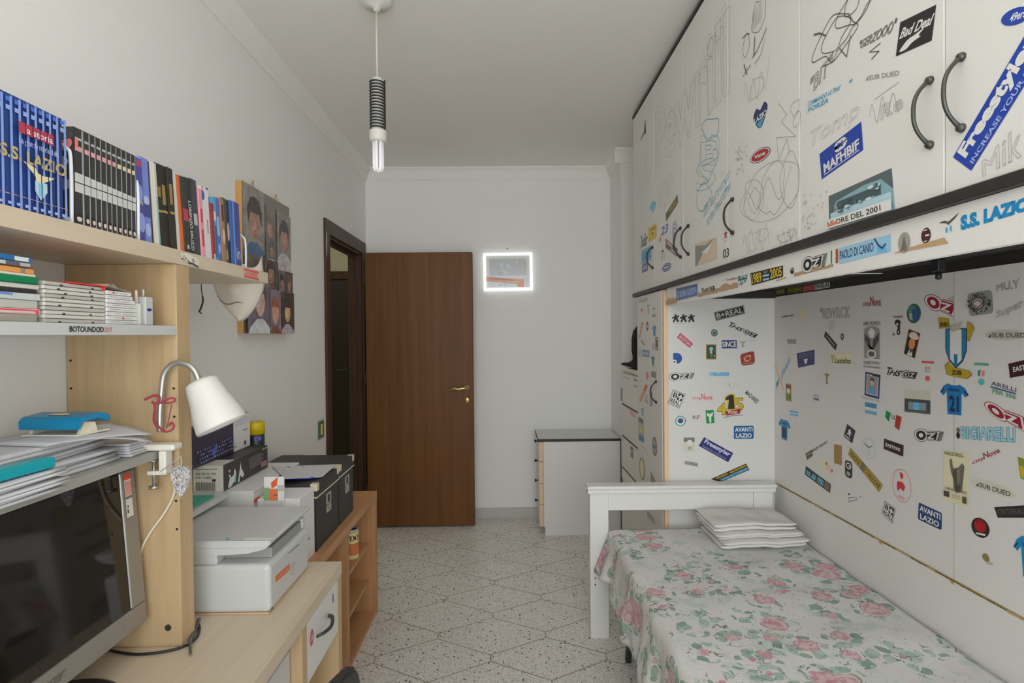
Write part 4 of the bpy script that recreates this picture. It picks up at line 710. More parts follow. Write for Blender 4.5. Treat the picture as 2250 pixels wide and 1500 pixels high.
eg = [('t', S(80, 80, 78), 'NEMO PROPHETA', 0.02, 0.0, 0.98, 0.08, 0.03), ('r', S(120, 120, 116), 0.06, 0.18, 0.94, 0.80), ('e', S(120, 120, 116), 0.5, 0.2, 0.44, 0.10), ('p', WHT, [(0.3, 0.22), (0.5, 0.13), (0.7, 0.22), (0.6, 0.35), (0.4, 0.35)]), ('p', S(55, 55, 55), [(0.1, 0.25), (0.4, 0.38), (0.5, 0.62), (0.6, 0.38), (0.9, 0.25), (0.9, 0.4), (0.62, 0.6), (0.38, 0.6), (0.1, 0.4)]), ('e', WHT, 0.5, 0.70, 0.26, 0.10), ('e', S(70, 70, 70), 0.5, 0.70, 0.18, 0.06), ('t', S(80, 80, 78), 'QUEBEC PORTA', 0.05, 0.86, 0.95, 0.93, 0.03), ('r', S(120, 120, 116), 0.02, 0.97, 0.98, 1.0)]
SN((1897, 706, 1936, 808), eg, 'tall grey winged emblem'); SN((1962, 693, 1984, 737), [('t', BLK, 'TRABAN', 0.0, 0.0, 1, 0.12, 0.02), ('e', BLK, 0.5, 0.35, 0.3, 0.15), ('r', BLK, 0.5, 0.45, 0.75, 0.7), ('e', WHT, 0.5, 0.42, 0.12, 0.05), ('o', BLK, 'O', 0.45, 0.7, 0.75, 0.95, 0, 0, 0.003), ('t', BLK, 'A', 0.0, 0.85, 0.25, 1.0, 0.05)], 'black cartoon head outline')
SN((1993, 667, 2024, 710), [('e', S(45, 75, 72), 0.5, 0.5, 0.5, 0.5), ('e', S(60, 110, 100), 0.4, 0.35, 0.3, 0.25), ('p', S(30, 70, 120), [(0.4, 0.25), (0.75, 0.3), (0.75, 0.8), (0.45, 0.85)]), ('p', S(140, 145, 145), [(0.15, 0.5), (0.35, 0.45), (0.45, 0.85), (0.25, 0.8)])], 'green oval photo'); SN(((1997, 722), (2023, 732), (1986, 777), (2011, 788)), [('r', S(120, 95, 60)), ('r', S(30, 22, 18), 0.06, 0.03, 0.94, 0.97), ('e', S(190, 115, 80), 0.52, 0.5, 0.26, 0.22), ('p', S(200, 185, 170), sm([(0.15, 0.25), (0.25, 0.1), (0.6, 0.04), (0.9, 0.12), (0.92, 0.26), (0.5, 0.32)], 3, True)), ('p', WHT, [(0.3, 0.97), (0.42, 0.72), (0.55, 0.9), (0.66, 0.72), (0.75, 0.97)])], 'portrait of a person in a white cap', 'photo_sticker')
SN(((1949, 806), (2018, 815), (1946, 825), (2014, 834)), ths(BLK), 'black lettering with round monogram'); SN(((2031, 642), (2120, 664), (2032, 674), (2112, 708)), oz((0.36, 0.01, 0.03)), 'dark red monogram under a peeled corner', clip=[((0, 1.663, 0), (0, -1, 0))])
SN(((2082, 650), (2096, 650), (2090, 705), (2096, 705)), [('p', S(150, 146, 138), [(0, 0.1), (1.0, 0.0), (1.0, 1.0), (0.9, 1.0), (0.5, 0.5)])], 'curled sticker corner', 'peeled_flap')
sh = [('p', BLK, [(0.20, 0.22), (0.80, 0.22), (0.80, 0.55), (0.70, 0.72), (0.5, 0.84), (0.30, 0.72), (0.20, 0.55)]), ('p', (0.015, 0.22, 0.42), [(0.22, 0.235), (0.78, 0.235), (0.78, 0.55), (0.68, 0.71), (0.5, 0.82), (0.32, 0.71), (0.22, 0.55)]), ('p', WHT, [(0.34, 0.235), (0.66, 0.235), (0.66, 0.70), (0.5, 0.80), (0.34, 0.70)]), ('p', (0.015, 0.22, 0.42), [(0.45, 0.62), (0.55, 0.62), (0.55, 0.79), (0.5, 0.82), (0.45, 0.79)])]
for P in ([(0.0, 0.04), (0.30, 0.06), (0.34, 0.2), (0.03, 0.22)], [(0.82, 0.12), (0.95, 0.16), (1.0, 0.22), (0.88, 0.42), (0.82, 0.40)], [(0.20, 0.80), (0.32, 0.74), (0.40, 0.82), (0.88, 0.86), (0.95, 0.92), (0.80, 0.99), (0.26, 0.95)]):
    sh += [('p', BLK, P), ('p', (0.55, 0.38, 0.01), [(0.04*(sum(x for x, y in P)/len(P)-a)+a, 0.04*(sum(y for x, y in P)/len(P)-b)+b) for a, b in P])]
sh += [('t', BLK, 'IRRI', 0.06, 0.12, 0.30, 0.19, 0.03), ('t', BLK, 'ZIB', 0.40, 0.87, 0.68, 0.94, 0.05), ('p', S(150, 145, 135), [(0.36, 0.20), (0.72, 0.12), (0.62, 0.24), (0.40, 0.28)])]
SN((2063, 690, 2142, 832), sh, 'blue and white shield with yellow ribbons')
sq = [('rr', S(120, 122, 115), 0, 0, 1, 1, 0.14)]; r = random.Random(12)
for i in range(34):
    a = r.uniform(0, 2*PI); d = r.uniform(0.33, 0.44); sq.append(('e', S(45, 45, 42), 0.5+d*math.cos(a), 0.5+d*math.sin(a), r.uniform(0.02, 0.06), r.uniform(0.02, 0.05)))
sq += [('e', S(60, 45, 42), 0.5, 0.5, 0.28, 0.28), ('e', S(165, 155, 148), 0.5, 0.5, 0.23, 0.23), ('l', S(110, 50, 50), 0.002, loop(0.5, 0.5, 0.15, 0.12, 5)), ('l', S(70, 60, 60), 0.002, loop(0.5, 0.5, 0.19, 0.18, 6))]
SN(((2126, 645), (2180, 636), (2131, 695), (2184, 688)), sq, 'speckled square with round badge')
SN((2165, 724, 2255, 748), [('e', S(172, 168, 148), 0.5, 0.5, 0.5, 0.5), ('e', S(158, 156, 145), 0.5, 0.5, 0.48, 0.44)] + [(i[0], i[1], *([[(0.08+0.9*a, 0.3+0.45*b) for a, b in i[2]]] if i[0] == 'p' else [i[2], 0.08+0.9*i[3], 0.3, 0.99, 0.72, 0.03])) for i in subd(S(60, 60, 60))], 'pale oval with dark lettering, upper')
SN(((2190, 625), (2240, 612), (2190, 640), (2240, 632)), [('o', PNL, 'MU.Y', 0, 0, 1, 1, 0, 0, 0.0015)], 'pencil letters', 'drawing'); SN(((2190, 684), (2246, 655), (2190, 702), (2250, 680)), [('o', PNL, 'Super', 0, 0, 1, 1, 0, 0, 0.0012)], 'pencil word', 'drawing')
SN((2026, 793, 2053, 798), [('r', S(175, 70, 75))], 'red bar'); SN((2033, 806, 2046, 818), [('t', S(180, 70, 80), 'ES', 0, 0, 1, 0.4, 0.03), ('t', S(120, 130, 110), 'EV', 0, 0.6, 1, 1, 0.03)], 'tiny red and green letters'); SN((2033, 825, 2044, 837), [('e', S(180, 75, 85), 0.5, 0.5, 0.5, 0.5)], 'small red rosette')
SN((2141, 797, 2173, 803), [('r', S(75, 140, 120))], 'green bar'); SN((2149, 812, 2165, 827), [('p', S(50, 110, 85), [(0, 0.2), (0.4, 0), (0.3, 1), (0, 0.9)]), ('p', S(200, 120, 110), [(0.6, 0.1), (1, 0.2), (0.9, 1), (0.55, 0.9)])], 'tiny tricolour'); SN((2150, 831, 2164, 846), [('e', S(70, 150, 150), 0.5, 0.5, 0.5, 0.5)], 'teal rosette')
SN(((2216, 799), (2262, 788), (2220, 830), (2265, 822)), [('r', S(45, 18, 22)), ('t', WHT, 'EASTPAK', 0.2, 0.3, 1.3, 0.65, 0.05)], 'maroon sticker at the right edge'); SN(((2178, 836), (2234, 852), (2176, 862), (2233, 877)), [('t', S(70, 75, 90), 'ARELLI', 0.02, 0, 1, 0.36, 0.03), ('r', S(60, 75, 120), 0, 0.45, 1, 0.58), ('t', S(60, 130, 85), 'PER 306', 0.1, 0.62, 1, 1.0, 0.04)], 'green and grey lettering')
SN(((1704, 843), (1733, 784), (1708, 852), (1738, 792)), [('t', S(70, 130, 160), 'Mr. Enrich', 0, 0, 1, 1, 0.02, 0.2)], 'pale blue slanted script'); SN(((1702, 800), (1705, 800), (1720, 856), (1723, 858)), [('r', S(200, 160, 120))], 'thin orange strip')
SN((1727, 843, 1739, 881), [('r', (0.5, 0.28, 0.1)), ('r', S(110, 60, 45), 0.1, 0.05, 0.9, 0.3), ('e', S(150, 180, 175), 0.5, 0.4, 0.3, 0.14), ('r', S(80, 110, 60), 0.1, 0.6, 0.9, 0.92)], 'narrow footballer card', 'photo_sticker'); SN((1810, 818, 1824, 843), [('p', S(120, 100, 55), [(0, 0.1), (0.35, 0.15), (0.5, 0), (0.65, 0.15), (1, 0.1), (0.62, 0.4), (0.62, 0.85), (0.8, 1), (0.35, 1), (0.4, 0.4)])], 'tiny olive eagle')
SN((1784, 865, 1800, 887), [('r', S(75, 90, 115), 0.3, 0.4, 1, 0.62), ('t', S(120, 120, 140), 'BIG', 0.35, 0.05, 1, 0.25, 0.02), ('l', GREEN, 0.002, [(0.1, 0.2), (0.3, 0.5), (0.15, 0.8)])], 'tiny green and blue sticker')
SN(((1902, 816), (1935, 824), (1900, 868), (1932, 877)), [('r', (0.03, 0.05, 0.25)), ('r', WHT, 0.1, 0.08, 0.9, 0.9), ('r', S(120, 120, 118), 0.14, 0.11, 0.86, 0.87), ('e', S(60, 50, 45), 0.5, 0.28, 0.13, 0.10), ('e', S(190, 145, 125), 0.5, 0.4, 0.12, 0.10), ('p', S(60, 130, 170), [(0.35, 0.87), (0.38, 0.55), (0.62, 0.55), (0.65, 0.87)]), ('r', BLK, 0.5, 0.0, 0.95, 0.10)], 'blue framed portrait', 'photo_sticker'); SN(((1894, 870), (1935, 880), (1894, 874), (1935, 884)), [('t', GRY, 'SENZA TE TI TIFO', 0, 0, 1, 1, 0.02)], 'small caption')
SN((1901, 885, 1927, 911), [('r', CYAN, 0, 0, 1, 0.4), ('t', S(30, 80, 110), 'LAZIO', 0.05, 0.06, 0.95, 0.34, 0.04), ('r', WHT, 0, 0.42, 1, 0.6), ('r', S(90, 140, 165), 0, 0.66, 1, 0.95)], 'cyan and white label')
SN(((1989, 856), (2045, 860), (1988, 905), (2045, 911)), [('r', S(165, 165, 150)), ('r', S(55, 60, 64), 0, 0.38, 1, 0.98), ('r', S(105, 120, 125), 0.15, 0.52, 0.85, 0.85), ('r', S(90, 160, 190), 0.36, 0.52, 0.58, 0.85), ('r', S(80, 85, 85), 0, 0.9, 1, 0.95)], 'stadium photo', 'photo_sticker')
SN(((2158, 875), (2262, 916), (2170, 908), (2280, 968)), oz((0.36, 0.01, 0.03)), 'large red monogram'); SN(((2066, 838), (2129, 846), (2067, 908), (2130, 914)), shirt((0.01, 0.20, 0.50), (0.01, 0.02, 0.08), '21', 'DEJAN S.'), 'bright blue shirt, number twenty one'); SN((1711, 920, 1737, 966), shirt((0.03, 0.27, 0.52), (0.01, 0.03, 0.10), '1'), 'bright blue shirt, number one')
SN(((1735, 901), (1754, 904), (1736, 911), (1754, 915)), [('r', S(90, 160, 205)), ('r', WHT, 0, 0.4, 1, 0.62)], 'tiny blue and white flag'); SN(((1946, 901), (1982, 916), (1945, 925), (1978, 946)), [('p', GREEN, [(0.05, 0), (0.35, 0.05), (0.25, 0.85), (0.0, 0.6)]), ('p', S(175, 175, 168), [(0.35, 0.1), (0.68, 0.05), (0.65, 0.6), (0.33, 0.7)]), ('t', BLK, 'CS', 0.4, 0.15, 0.62, 0.45, 0.05), ('p', (0.50, 0.03, 0.02), [(0.68, 0.0), (1.0, 0.0), (0.96, 1.0), (0.66, 0.95)])], 'tricolour flag'); SN(((2008, 940), (2077, 946), (2010, 970), (2073, 972)), oz(BLK), 'black and white monogram')
SN(((2111, 936), (2232, 938), (2112, 964), (2232, 973)), [('t', S(70, 115, 128), 'BIGIARELLI', 0, 0, 1, 1, 0.12), ('t', S(125, 165, 178), 'BIGIARELLI', 0.005, 0.03, 0.995, 0.97, 0.05)], 'pale blue block capitals'); SN((2101, 938, 2111, 964), [('e', S(90, 85, 70), 0.5, 0.25, 0.4, 0.22), ('e', BLK, 0.5, 0.7, 0.4, 0.28)], 'tiny dark figure')
SN(((1862, 931), (1880, 946), (1854, 958), (1873, 974)), [('r', S(32, 30, 48)), ('p', WHT, [(0.3, 0.3), (0.5, 0.15), (0.55, 0.35), (0.8, 0.4), (0.6, 0.5), (0.65, 0.75), (0.45, 0.6), (0.2, 0.7), (0.35, 0.5)]), ('p', S(180, 80, 90), [(0.6, 0.25), (0.8, 0.4), (0.6, 0.5)]), ('r', WHT, 0.1, 0.82, 0.7, 0.9)], 'navy square with a white star'); SN((1895, 962, 1924, 1008), [('e', S(150, 160, 165), 0.5, 0.5, 0.5, 0.5), ('e', S(172, 174, 172), 0.5, 0.5, 0.46, 0.46), ('p', S(85, 95, 105), [(0.05, 0.25), (0.35, 0.35), (0.5, 0.42), (0.85, 0.28), (0.7, 0.4), (0.5, 0.48), (0.3, 0.42)]), ('l', S(140, 150, 155), 0.002, loop(0.5, 0.68, 0.12, 0.14, 3, 8, 0.05))], 'pale oval crest with eagle')
SN(((1943, 963), (1986, 978), (1942, 986), (1985, 1003)), [('r', S(40, 14, 20)), ('t', WHT, 'EASTPAK', 0.1, 0.35, 0.88, 0.66, 0.06)], 'maroon lettered sticker'); SN(((1770, 996), (1818, 967), (1773, 1012), (1822, 978)), [('t', S(75, 72, 60), 'MI ALZO QUANDO', 0.3, 0.0, 1, 0.5, 0.05), ('p', S(75, 72, 60), [(0, 0), (0.3, 0.05), (0.3, 0.9), (0.02, 0.95)]), ('r', LG, 0.05, 0.3, 0.25, 0.4)], 'dark slanted lettering')
SN(((1833, 975), (1850, 979), (1833, 1017), (1850, 1022)), [('r', S(140, 108, 62, 1.5))], 'plain brown rectangle'); SN(((1869, 983), (1940, 1065), (1864, 998), (1932, 1081)), [('r', S(95, 88, 60)), ('r', (0.62, 0.42, 0.04), 0.01, 0.08, 0.38, 0.92), ('r', (0.62, 0.42, 0.04), 0.52, 0.08, 0.99, 0.92), ('t', (0.10, 0.07, 0.02), 'UNIONE', 0.03, 0.2, 0.36, 0.8, 0.04), ('t', (0.10, 0.07, 0.02), 'CORIGLIONE', 0.54, 0.2, 0.97, 0.8, 0.04)], 'long slanted yellow strip')
SN((1857, 1012, 1873, 1049), [('rr', BLK, 0, 0, 1, 1, 0.3), ('e', WHT, 0.5, 0.3, 0.36, 0.2), ('e', BLK, 0.5, 0.3, 0.24, 0.13), ('r', WHT, 0.5, 0.28, 0.8, 0.33), ('e', S(130, 130, 125), 0.5, 0.76, 0.3, 0.12)], 'black badge with a white ring'); SN((1805, 1012, 1833, 1048), [('e', S(190, 180, 130), 0.3, 0.3, 0.25, 0.22), ('e', S(195, 165, 150), 0.7, 0.5, 0.25, 0.2), ('e', S(185, 170, 175), 0.4, 0.7, 0.25, 0.18), ('e', S(150, 60, 50), 0.42, 0.2, 0.06, 0.1), ('e', S(150, 60, 50), 0.85, 0.5, 0.05, 0.08)], 'faded flower sticker')
SN(((1771, 1023), (1826, 1064), (1769, 1042), (1824, 1083)), [('r', S(28, 32, 34)), ('t', S(95, 165, 185), 'noi..dal 1900', 0.05, 0.15, 0.74, 0.85, 0.05), ('r', S(92, 74, 64), 0.78, 0.08, 0.98, 0.92)], 'black slanted strip with blue lettering'); SN(((1861, 1083), (1896, 1084), (1863, 1104), (1894, 1098)), [('l', S(70, 70, 68), 0.002, [(0.05, 0.9), (0.1, 0.5), (0.6, 0.5), (0.65, 0.8), (0.1, 0.95)]), ('e', BLK, 0.15, 0.1, 0.06, 0.1), ('r', GRY, 0.8, 0.4, 0.95, 0.5)], 'small black outline')
SN((1961, 1030, 2003, 1104), [('l', S(195, 130, 140), 0.0025, [(0.5+0.48*math.cos(2*PI*i/30), 0.5+0.48*math.sin(2*PI*i/30)) for i in range(31)]), ('p', S(170, 30, 40), [(0.4, 0.1), (0.6, 0.15), (0.55, 0.3), (0.45, 0.28)]), ('p', S(170, 30, 40), [(0.3, 0.4), (0.55, 0.38), (0.7, 0.5), (0.6, 0.65), (0.45, 0.58), (0.3, 0.7), (0.25, 0.55)]), ('e', S(195, 140, 145), 0.5, 0.85, 0.2, 0.04)], 'red ring with small red figure')
SN(((2134, 1008), (2202, 975), (2138, 1022), (2204, 992)), city((0.45, 0.03, 0.05)), 'red lettering beside the poster')
po = [('r', S(196, 188, 158)), ('t', S(50, 45, 40), 'VINERLSCIENDO...', 0.02, 0.02, 0.85, 0.09, 0.03), ('p', S(95, 90, 78), [(0.25, 0.18), (0.35, 0.14), (0.4, 0.35), (0.6, 0.3), (0.75, 0.2), (0.85, 0.25), (0.8, 0.5), (0.75, 0.75), (0.5, 0.8), (0.45, 0.6), (0.3, 0.4)]), ('p', S(165, 158, 135), [(0.55, 0.35), (0.7, 0.3), (0.7, 0.6), (0.55, 0.65)])]
for i in range(10): po.append(('l', S(60, 55, 50), 0.0015, [(0.4+0.04*i, 0.3+0.02*(i % 3)), (0.42+0.03*i, 0.72)]))
po += [('t', S(70, 66, 60), 'I VEN SIAMO NOI', 0.1, 0.72, 0.95, 0.77, 0.03), ('r', S(60, 52, 44), 0.05, 0.80, 0.27, 0.91), ('r', S(70, 64, 50), 0.80, 0.82, 0.96, 0.95), ('r', S(150, 142, 120), 0.4, 0.83, 0.7, 0.85), ('r', S(150, 142, 120), 0.4, 0.88, 0.7, 0.9)]
SN(((2074, 988), (2129, 996), (2074, 1098), (2129, 1114)), po, 'beige poster with dark figures', 'poster')
SN((2133, 1060, 2240, 1088), [('e', S(182, 178, 158), 0.5, 0.5, 0.5, 0.5), ('e', S(168, 166, 156), 0.5, 0.5, 0.48, 0.44)] + [(i[0], i[1], *([[(0.12+0.7*a, 0.34+0.4*b) for a, b in i[2]]] if i[0] == 'p' else [i[2], 0.12+0.7*i[3], 0.34, 0.84, 0.72, 0.03])) for i in subd(S(60, 60, 60))], 'pale oval with dark lettering, lower'); SN(((1944, 1100), (1968, 1117), (1938, 1128), (1961, 1150)), diamond(), 'small black and white square')
SN(((2018, 1101), (2072, 1126), (2016, 1141), (2071, 1167)), avanti((0.015, 0.05, 0.19)), 'navy two word sticker'); SN(((2134, 1133), (2174, 1142), (2136, 1176), (2176, 1186)), [('e', BLK, 0.5, 0.5, 0.5, 0.5), ('e', (0.45, 0.005, 0.01), 0.5, 0.40, 0.33, 0.33), ('e', BLK, 0.38, 0.2, 0.05, 0.05), ('e', BLK, 0.62, 0.2, 0.05, 0.05), ('p', WHT, [(0.25, 0.78), (0.8, 0.76), (0.75, 0.86), (0.28, 0.86)])], 'round black and red sticker')
SN(((2185, 1114), (2265, 1109), (2193, 1137), (2270, 1137)), [('r', BLK), ('t', S(70, 70, 70), 'CRITERALDE', 0.05, 0.2, 1, 0.7, 0.03)], 'black strip at the right edge'); SN(((2226, 1172), (2300, 1180), (2230, 1258), (2306, 1290)), shirt((0.01, 0.26, 0.55), (0.01, 0.02, 0.06), '9'), 'bright blue shirt at the right edge')
SN(((2158, 1216), (2174, 1216), (2163, 1240), (2184, 1243)), [('e', S(110, 100, 62), 0.4, 0.35, 0.42, 0.38), ('r', S(150, 145, 130), 0.3, 0.7, 1, 0.95)], 'small olive cap'); SN(((2237, 1003), (2256, 1010), (2243, 1050), (2262, 1060)), [('r', S(110, 120, 40)), ('r', YEL, 0.1, 0.4, 0.9, 0.9)], 'yellow green sticker at the right edge')
# ---- shoe cabinet beyond the tall cabinet
shc = thing('shoe_cabinet', 'slim white shoe cabinet with slanting dark gaps beyond the tall cabinet', 'cabinet', (0.95, 3.70, 0))
obj('carcass', box(0.822, 3.365, 0.0, 0.995, 3.935, 1.215, 0.001), M['plastic'], shc); obj('top_panel', box(0.803, 3.36, 1.2155, 1.002, 3.940, 1.243, 0.003), mat(S(196, 192, 176), 0.45), shc)
lv = [1.208, PX(1385, 898, 0.80)[2], PX(1382, 970, 0.80)[2], PX(1382, 1043, 0.80)[2], 0.43, 0.10]
flaps = []
for i in range(5):
    a, b = lv[i+1], lv[i]; f = obj('flap_door', box(0.800, 3.37, a+0.010, 0.820, 3.93, b-0.006, 0.002), mat((0.80, 0.77, 0.70), 0.4), shc)
    flaps.append(f); obj('finger_gap', box(0.806, 3.372, a-0.005, 0.8215, 3.928, a+0.009), M['iron'], f)
PSH = Plane('X', 0.80, (-1, 0, 0))
for f, q, it, lb in [(0, ((1368, 826), (1385, 832), (1368, 828), (1385, 835)), [('r', GRY, 0, 0, 0.9, 0.6)], 'grey lettering'), (0, ((1393, 830), (1401, 834), (1393, 848), (1401, 852)), [('r', S(120, 118, 110), 0, 0, 1, 0.3), ('r', S(120, 118, 110), 0.1, 0.8, 1, 1)], 'small grey sticker'), (0, ((1364, 852), (1368, 853), (1364, 879), (1368, 881)), [('r', S(110, 100, 92))], 'grey strip sticker'),
    (1, ((1384, 901), (1396, 910), (1384, 909), (1396, 918)), [('t', S(190, 90, 90), 'FORZA', 0, 0, 1, 1, 0.03)], 'faded red letters'), (2, ((1385, 979), (1392, 984), (1386, 1003), (1392, 1008)), [('r', S(100, 98, 94)), ('r', LG, 0.2, 0.3, 0.8, 0.5)], 'grey lettered sticker'), (3, ((1366, 1048), (1369, 1051), (1366, 1062), (1369, 1064)), [('r', S(80, 78, 76))], 'small dark sticker')]:
    decal(flaps[f], (-1, 0, 0), PSH.quad(*q), it, 'sticker', lb)
# black hat on it
bm = bmesh.new()
lathe(bm, [(0, 0.292), (0.03, 0.290), (0.062, 0.276), (0.086, 0.245), (0.096, 0.195), (0.097, 0.12), (0.090, 0.075), (0.092, 0.055), (0.115, 0.038), (0.150, 0.022), (0.165, 0.006), (0.160, 0.001), (0.10, 0.028), (0, 0.028)], (0, 0, 0), 36)
for v in bm.verts:
    rr_ = math.hypot(v.co.x, v.co.y)
    if rr_ > 0.11: v.co.z += 0.012*(1+math.cos(2*math.atan2(v.co.y, v.co.x)))*(rr_-0.11)/0.05
    elif v.co.z > 0.2: v.co.z -= 0.018*math.exp(-(v.co.x/0.03)**2)
bmesh.ops.translate(bm, verts=bm.verts, vec=(0.905, 3.62, 1.2435))
ht = obj('felt_hat', bm, mat((0.012, 0.012, 0.013), 0.85, name='black_felt')); tag(ht, 'black hat lying on top of the slim shoe cabinet', 'hat')
# ================================================================ BED
bed = thing('single_bed', 'white wooden single bed frame with a slatted headboard along the niche', 'bed', (0.9, 1.7, 0))
HY = 2.702
bm = bmesh.new()
for x0, x1 in ((0.396, 0.486), (1.190, 1.282)):
    p_ = obj('headboard_post', box(x0, HY, 0.0, x1, HY+0.045, 0.702, 0.003), M['white'], bed)
    if x0 < 0.5:
        for y in (1257, 1270, 1284):
            q = PY(1308, y, HY); b2 = bmesh.new(); lathe(b2, [(0, 0), (0.0038, 0), (0.0038, -0.0006), (0, -0.0006)], (q[0], HY, q[2]), 10, 'Y'); obj('bolt_hole', b2, M['dark'], p_)
bm = box(0.4865, HY+0.006, 0.618, 1.1895, HY+0.038, 0.702, 0.002); obj('headboard_rail', bm, M['white'], bed)
bm = bmesh.new(); bx(bm, 0.386, HY-0.012, 0.7025, 1.292, HY+0.057, 0.722, 0.004, 3); bx(bm, 0.382, HY-0.017, 0.7225, 1.296, HY+0.062, 0.740, 0.006, 3); obj('headboard_cap', bm, M['white'], bed)
bm = box(0.52, 0.80, 0.28, 1.31, HY-0.004, 0.34, 0.004); obj('bed_base', bm, M['iron'], bed)
bm = bmesh.new(); prism(bm, [(0.523, 0.0), (0.546, 0.0), (0.566, 0.28), (0.540, 0.28)], 'Y', 2.495, 2.525); obj('leg', bm, M['iron'], bed, label='black splayed leg')
for x, y in ((1.25, 2.50), (0.54, 0.9), (1.25, 0.9)): obj('leg', box(x, y, 0, x+0.025, y+0.03, 0.28), M['iron'], bed)
mt = obj('mattress', box(0.525, 0.79, 0.3405, 1.318, HY-0.006, 0.515, 0.03, 3), mat((0.7, 0.7, 0.68), 0.9), None); tag(mt, 'white mattress under the rose patterned bedspread', 'mattress')
def floral():
    t = NT('rose_print_cotton'); tc_ = t.node('ShaderNodeTexCoord'); uv = tc_.outputs['UV']
    nz = t.node('ShaderNodeTexNoise'); t.link(uv, nz.inputs['Vector']); nz.inputs['Scale'].default_value = 22; nz.inputs['Detail'].default_value = 3
    vm = t.node('ShaderNodeVectorMath', operation='SCALE'); sb = t.node('ShaderNodeVectorMath', operation='SUBTRACT'); t.link(nz.outputs['Color'], sb.inputs[0]); sb.inputs[1].default_value = (0.5, 0.5, 0.5)
    t.link(sb.outputs[0], vm.inputs[0]); vm.inputs['Scale'].default_value = 0.030
    ad = t.node('ShaderNodeVectorMath', operation='ADD'); t.link(uv, ad.inputs[0]); t.link(vm.outputs[0], ad.inputs[1]); co = ad.outputs[0]
    def rnd(v):
        s = t.node('ShaderNodeSeparateColor'); t.link(v.outputs[1], s.inputs[0]); return s
    base = t.mix(t.noise(uv, 5, 3), (0.68, 0.69, 0.67), (0.80, 0.79, 0.775))
    pk = t.ramp(t.noise(uv, 9, 3, 0.6), [(0.50, 0.0), (0.62, 1.0)]); base = t.mix(t.math('MULTIPLY', pk, 0.28), base, (0.76, 0.60, 0.61))
    gs = t.ramp(t.noise(co, 11, 3, 0.6), [(0.55, 0.0), (0.62, 1.0)]); base = t.mix(t.math('MULTIPLY', gs, 0.45), base, (0.44, 0.60, 0.53))
    # leaves: cells of a stretched voronoi, kept around the roses
    vr = t.vor(co, 8.2, rnd=0.8); rr = rnd(vr); rad = t.math('ADD', 0.23, t.math('MULTIPLY', rr.outputs[0], 0.24))
    big = t.math('GREATER_THAN', rr.outputs[2], 0.10)
    near = t.math('MULTIPLY', t.math('LESS_THAN', vr.outputs[0], t.math('ADD', rad, 0.24)), big)
    vl = t.vor(co, 30, rnd=1.0); rl = rnd(vl); ed = t.vor(co, 30, 'DISTANCE_TO_EDGE', 1.0)
    lf = t.math('MULTIPLY', t.math('MULTIPLY', t.math('GREATER_THAN', rl.outputs[0], 0.34), t.math('LESS_THAN', vl.outputs[0], 0.56)), near)
    lc = t.ramp(rl.outputs[1], [(0.1, (0.20, 0.34, 0.26)), (0.45, (0.33, 0.50, 0.41)), (0.8, (0.47, 0.60, 0.52))])
    c = t.mix(t.math('MULTIPLY', lf, 0.85), base, lc)
    vein = t.math('MULTIPLY', lf, t.ramp(t.noise(co, 70, 2, 0.6, 1.5), [(0.58, 0.0), (0.66, 1.0)])); c = t.mix(t.math('MULTIPLY', vein, 0.7), c, (0.12, 0.20, 0.16))
    outl = t.math('MULTIPLY', t.math('MULTIPLY', near, t.math('LESS_THAN', ed.outputs[0], 0.035)), t.ramp(t.noise(uv, 26, 2), [(0.52, 0.0), (0.6, 1.0)])); c = t.mix(t.math('MULTIPLY', outl, 0.8), c, (0.12, 0.11, 0.11))
    tw = t.ramp(t.noise(co, 34, 2, 0.5, 2.5), [(0.67, 0.0), (0.70, 1.0)]); c = t.mix(t.math('MULTIPLY', tw, 0.6), c, (0.16, 0.18, 0.17))
    # roses
    inr = t.math('MULTIPLY', t.math('LESS_THAN', vr.outputs[0], rad), big)
    q = t.math('DIVIDE', vr.outputs[0], rad)
    ring = t.math('SINE', t.math('MULTIPLY', t.math('ADD', q, t.math('MULTIPLY', t.noise(co, 24, 3, 0.6, 1.0), 1.1)), 15.0))
    pet = t.mix(t.ramp(q, [(0.0, 1.0), (0.9, 0.0)]), (0.72, 0.55, 0.55), (0.64, 0.26, 0.33))
    pet = t.mix(t.math('MULTIPLY', t.math('GREATER_THAN', ring, 0.55), 0.55), pet, (0.56, 0.16, 0.25))
    pet = t.mix(t.math('MULTIPLY', t.math('LESS_THAN', ring, -0.4), 0.6), pet, (0.74, 0.62, 0.62))
    pet = t.mix(t.math('MULTIPLY', t.math('LESS_THAN', q, 0.17), 0.7), pet, (0.42, 0.07, 0.13))
    rim = t.math('MULTIPLY', t.math('GREATER_THAN', q, 0.93), t.math('GREATER_THAN', t.noise(uv, 30, 2), 0.48)); pet = t.mix(t.math('MULTIPLY', rim, 0.6), pet, (0.50, 0.17, 0.24))
    c = t.mix(t.math('MULTIPLY', inr, 0.92), c, pet)
    w_ = t.noise(uv, 600, 2); t.bump(w_, 0.1, 0.0006); return t.out(c, 0.85, spec=0.15)
M['floral'] = floral()
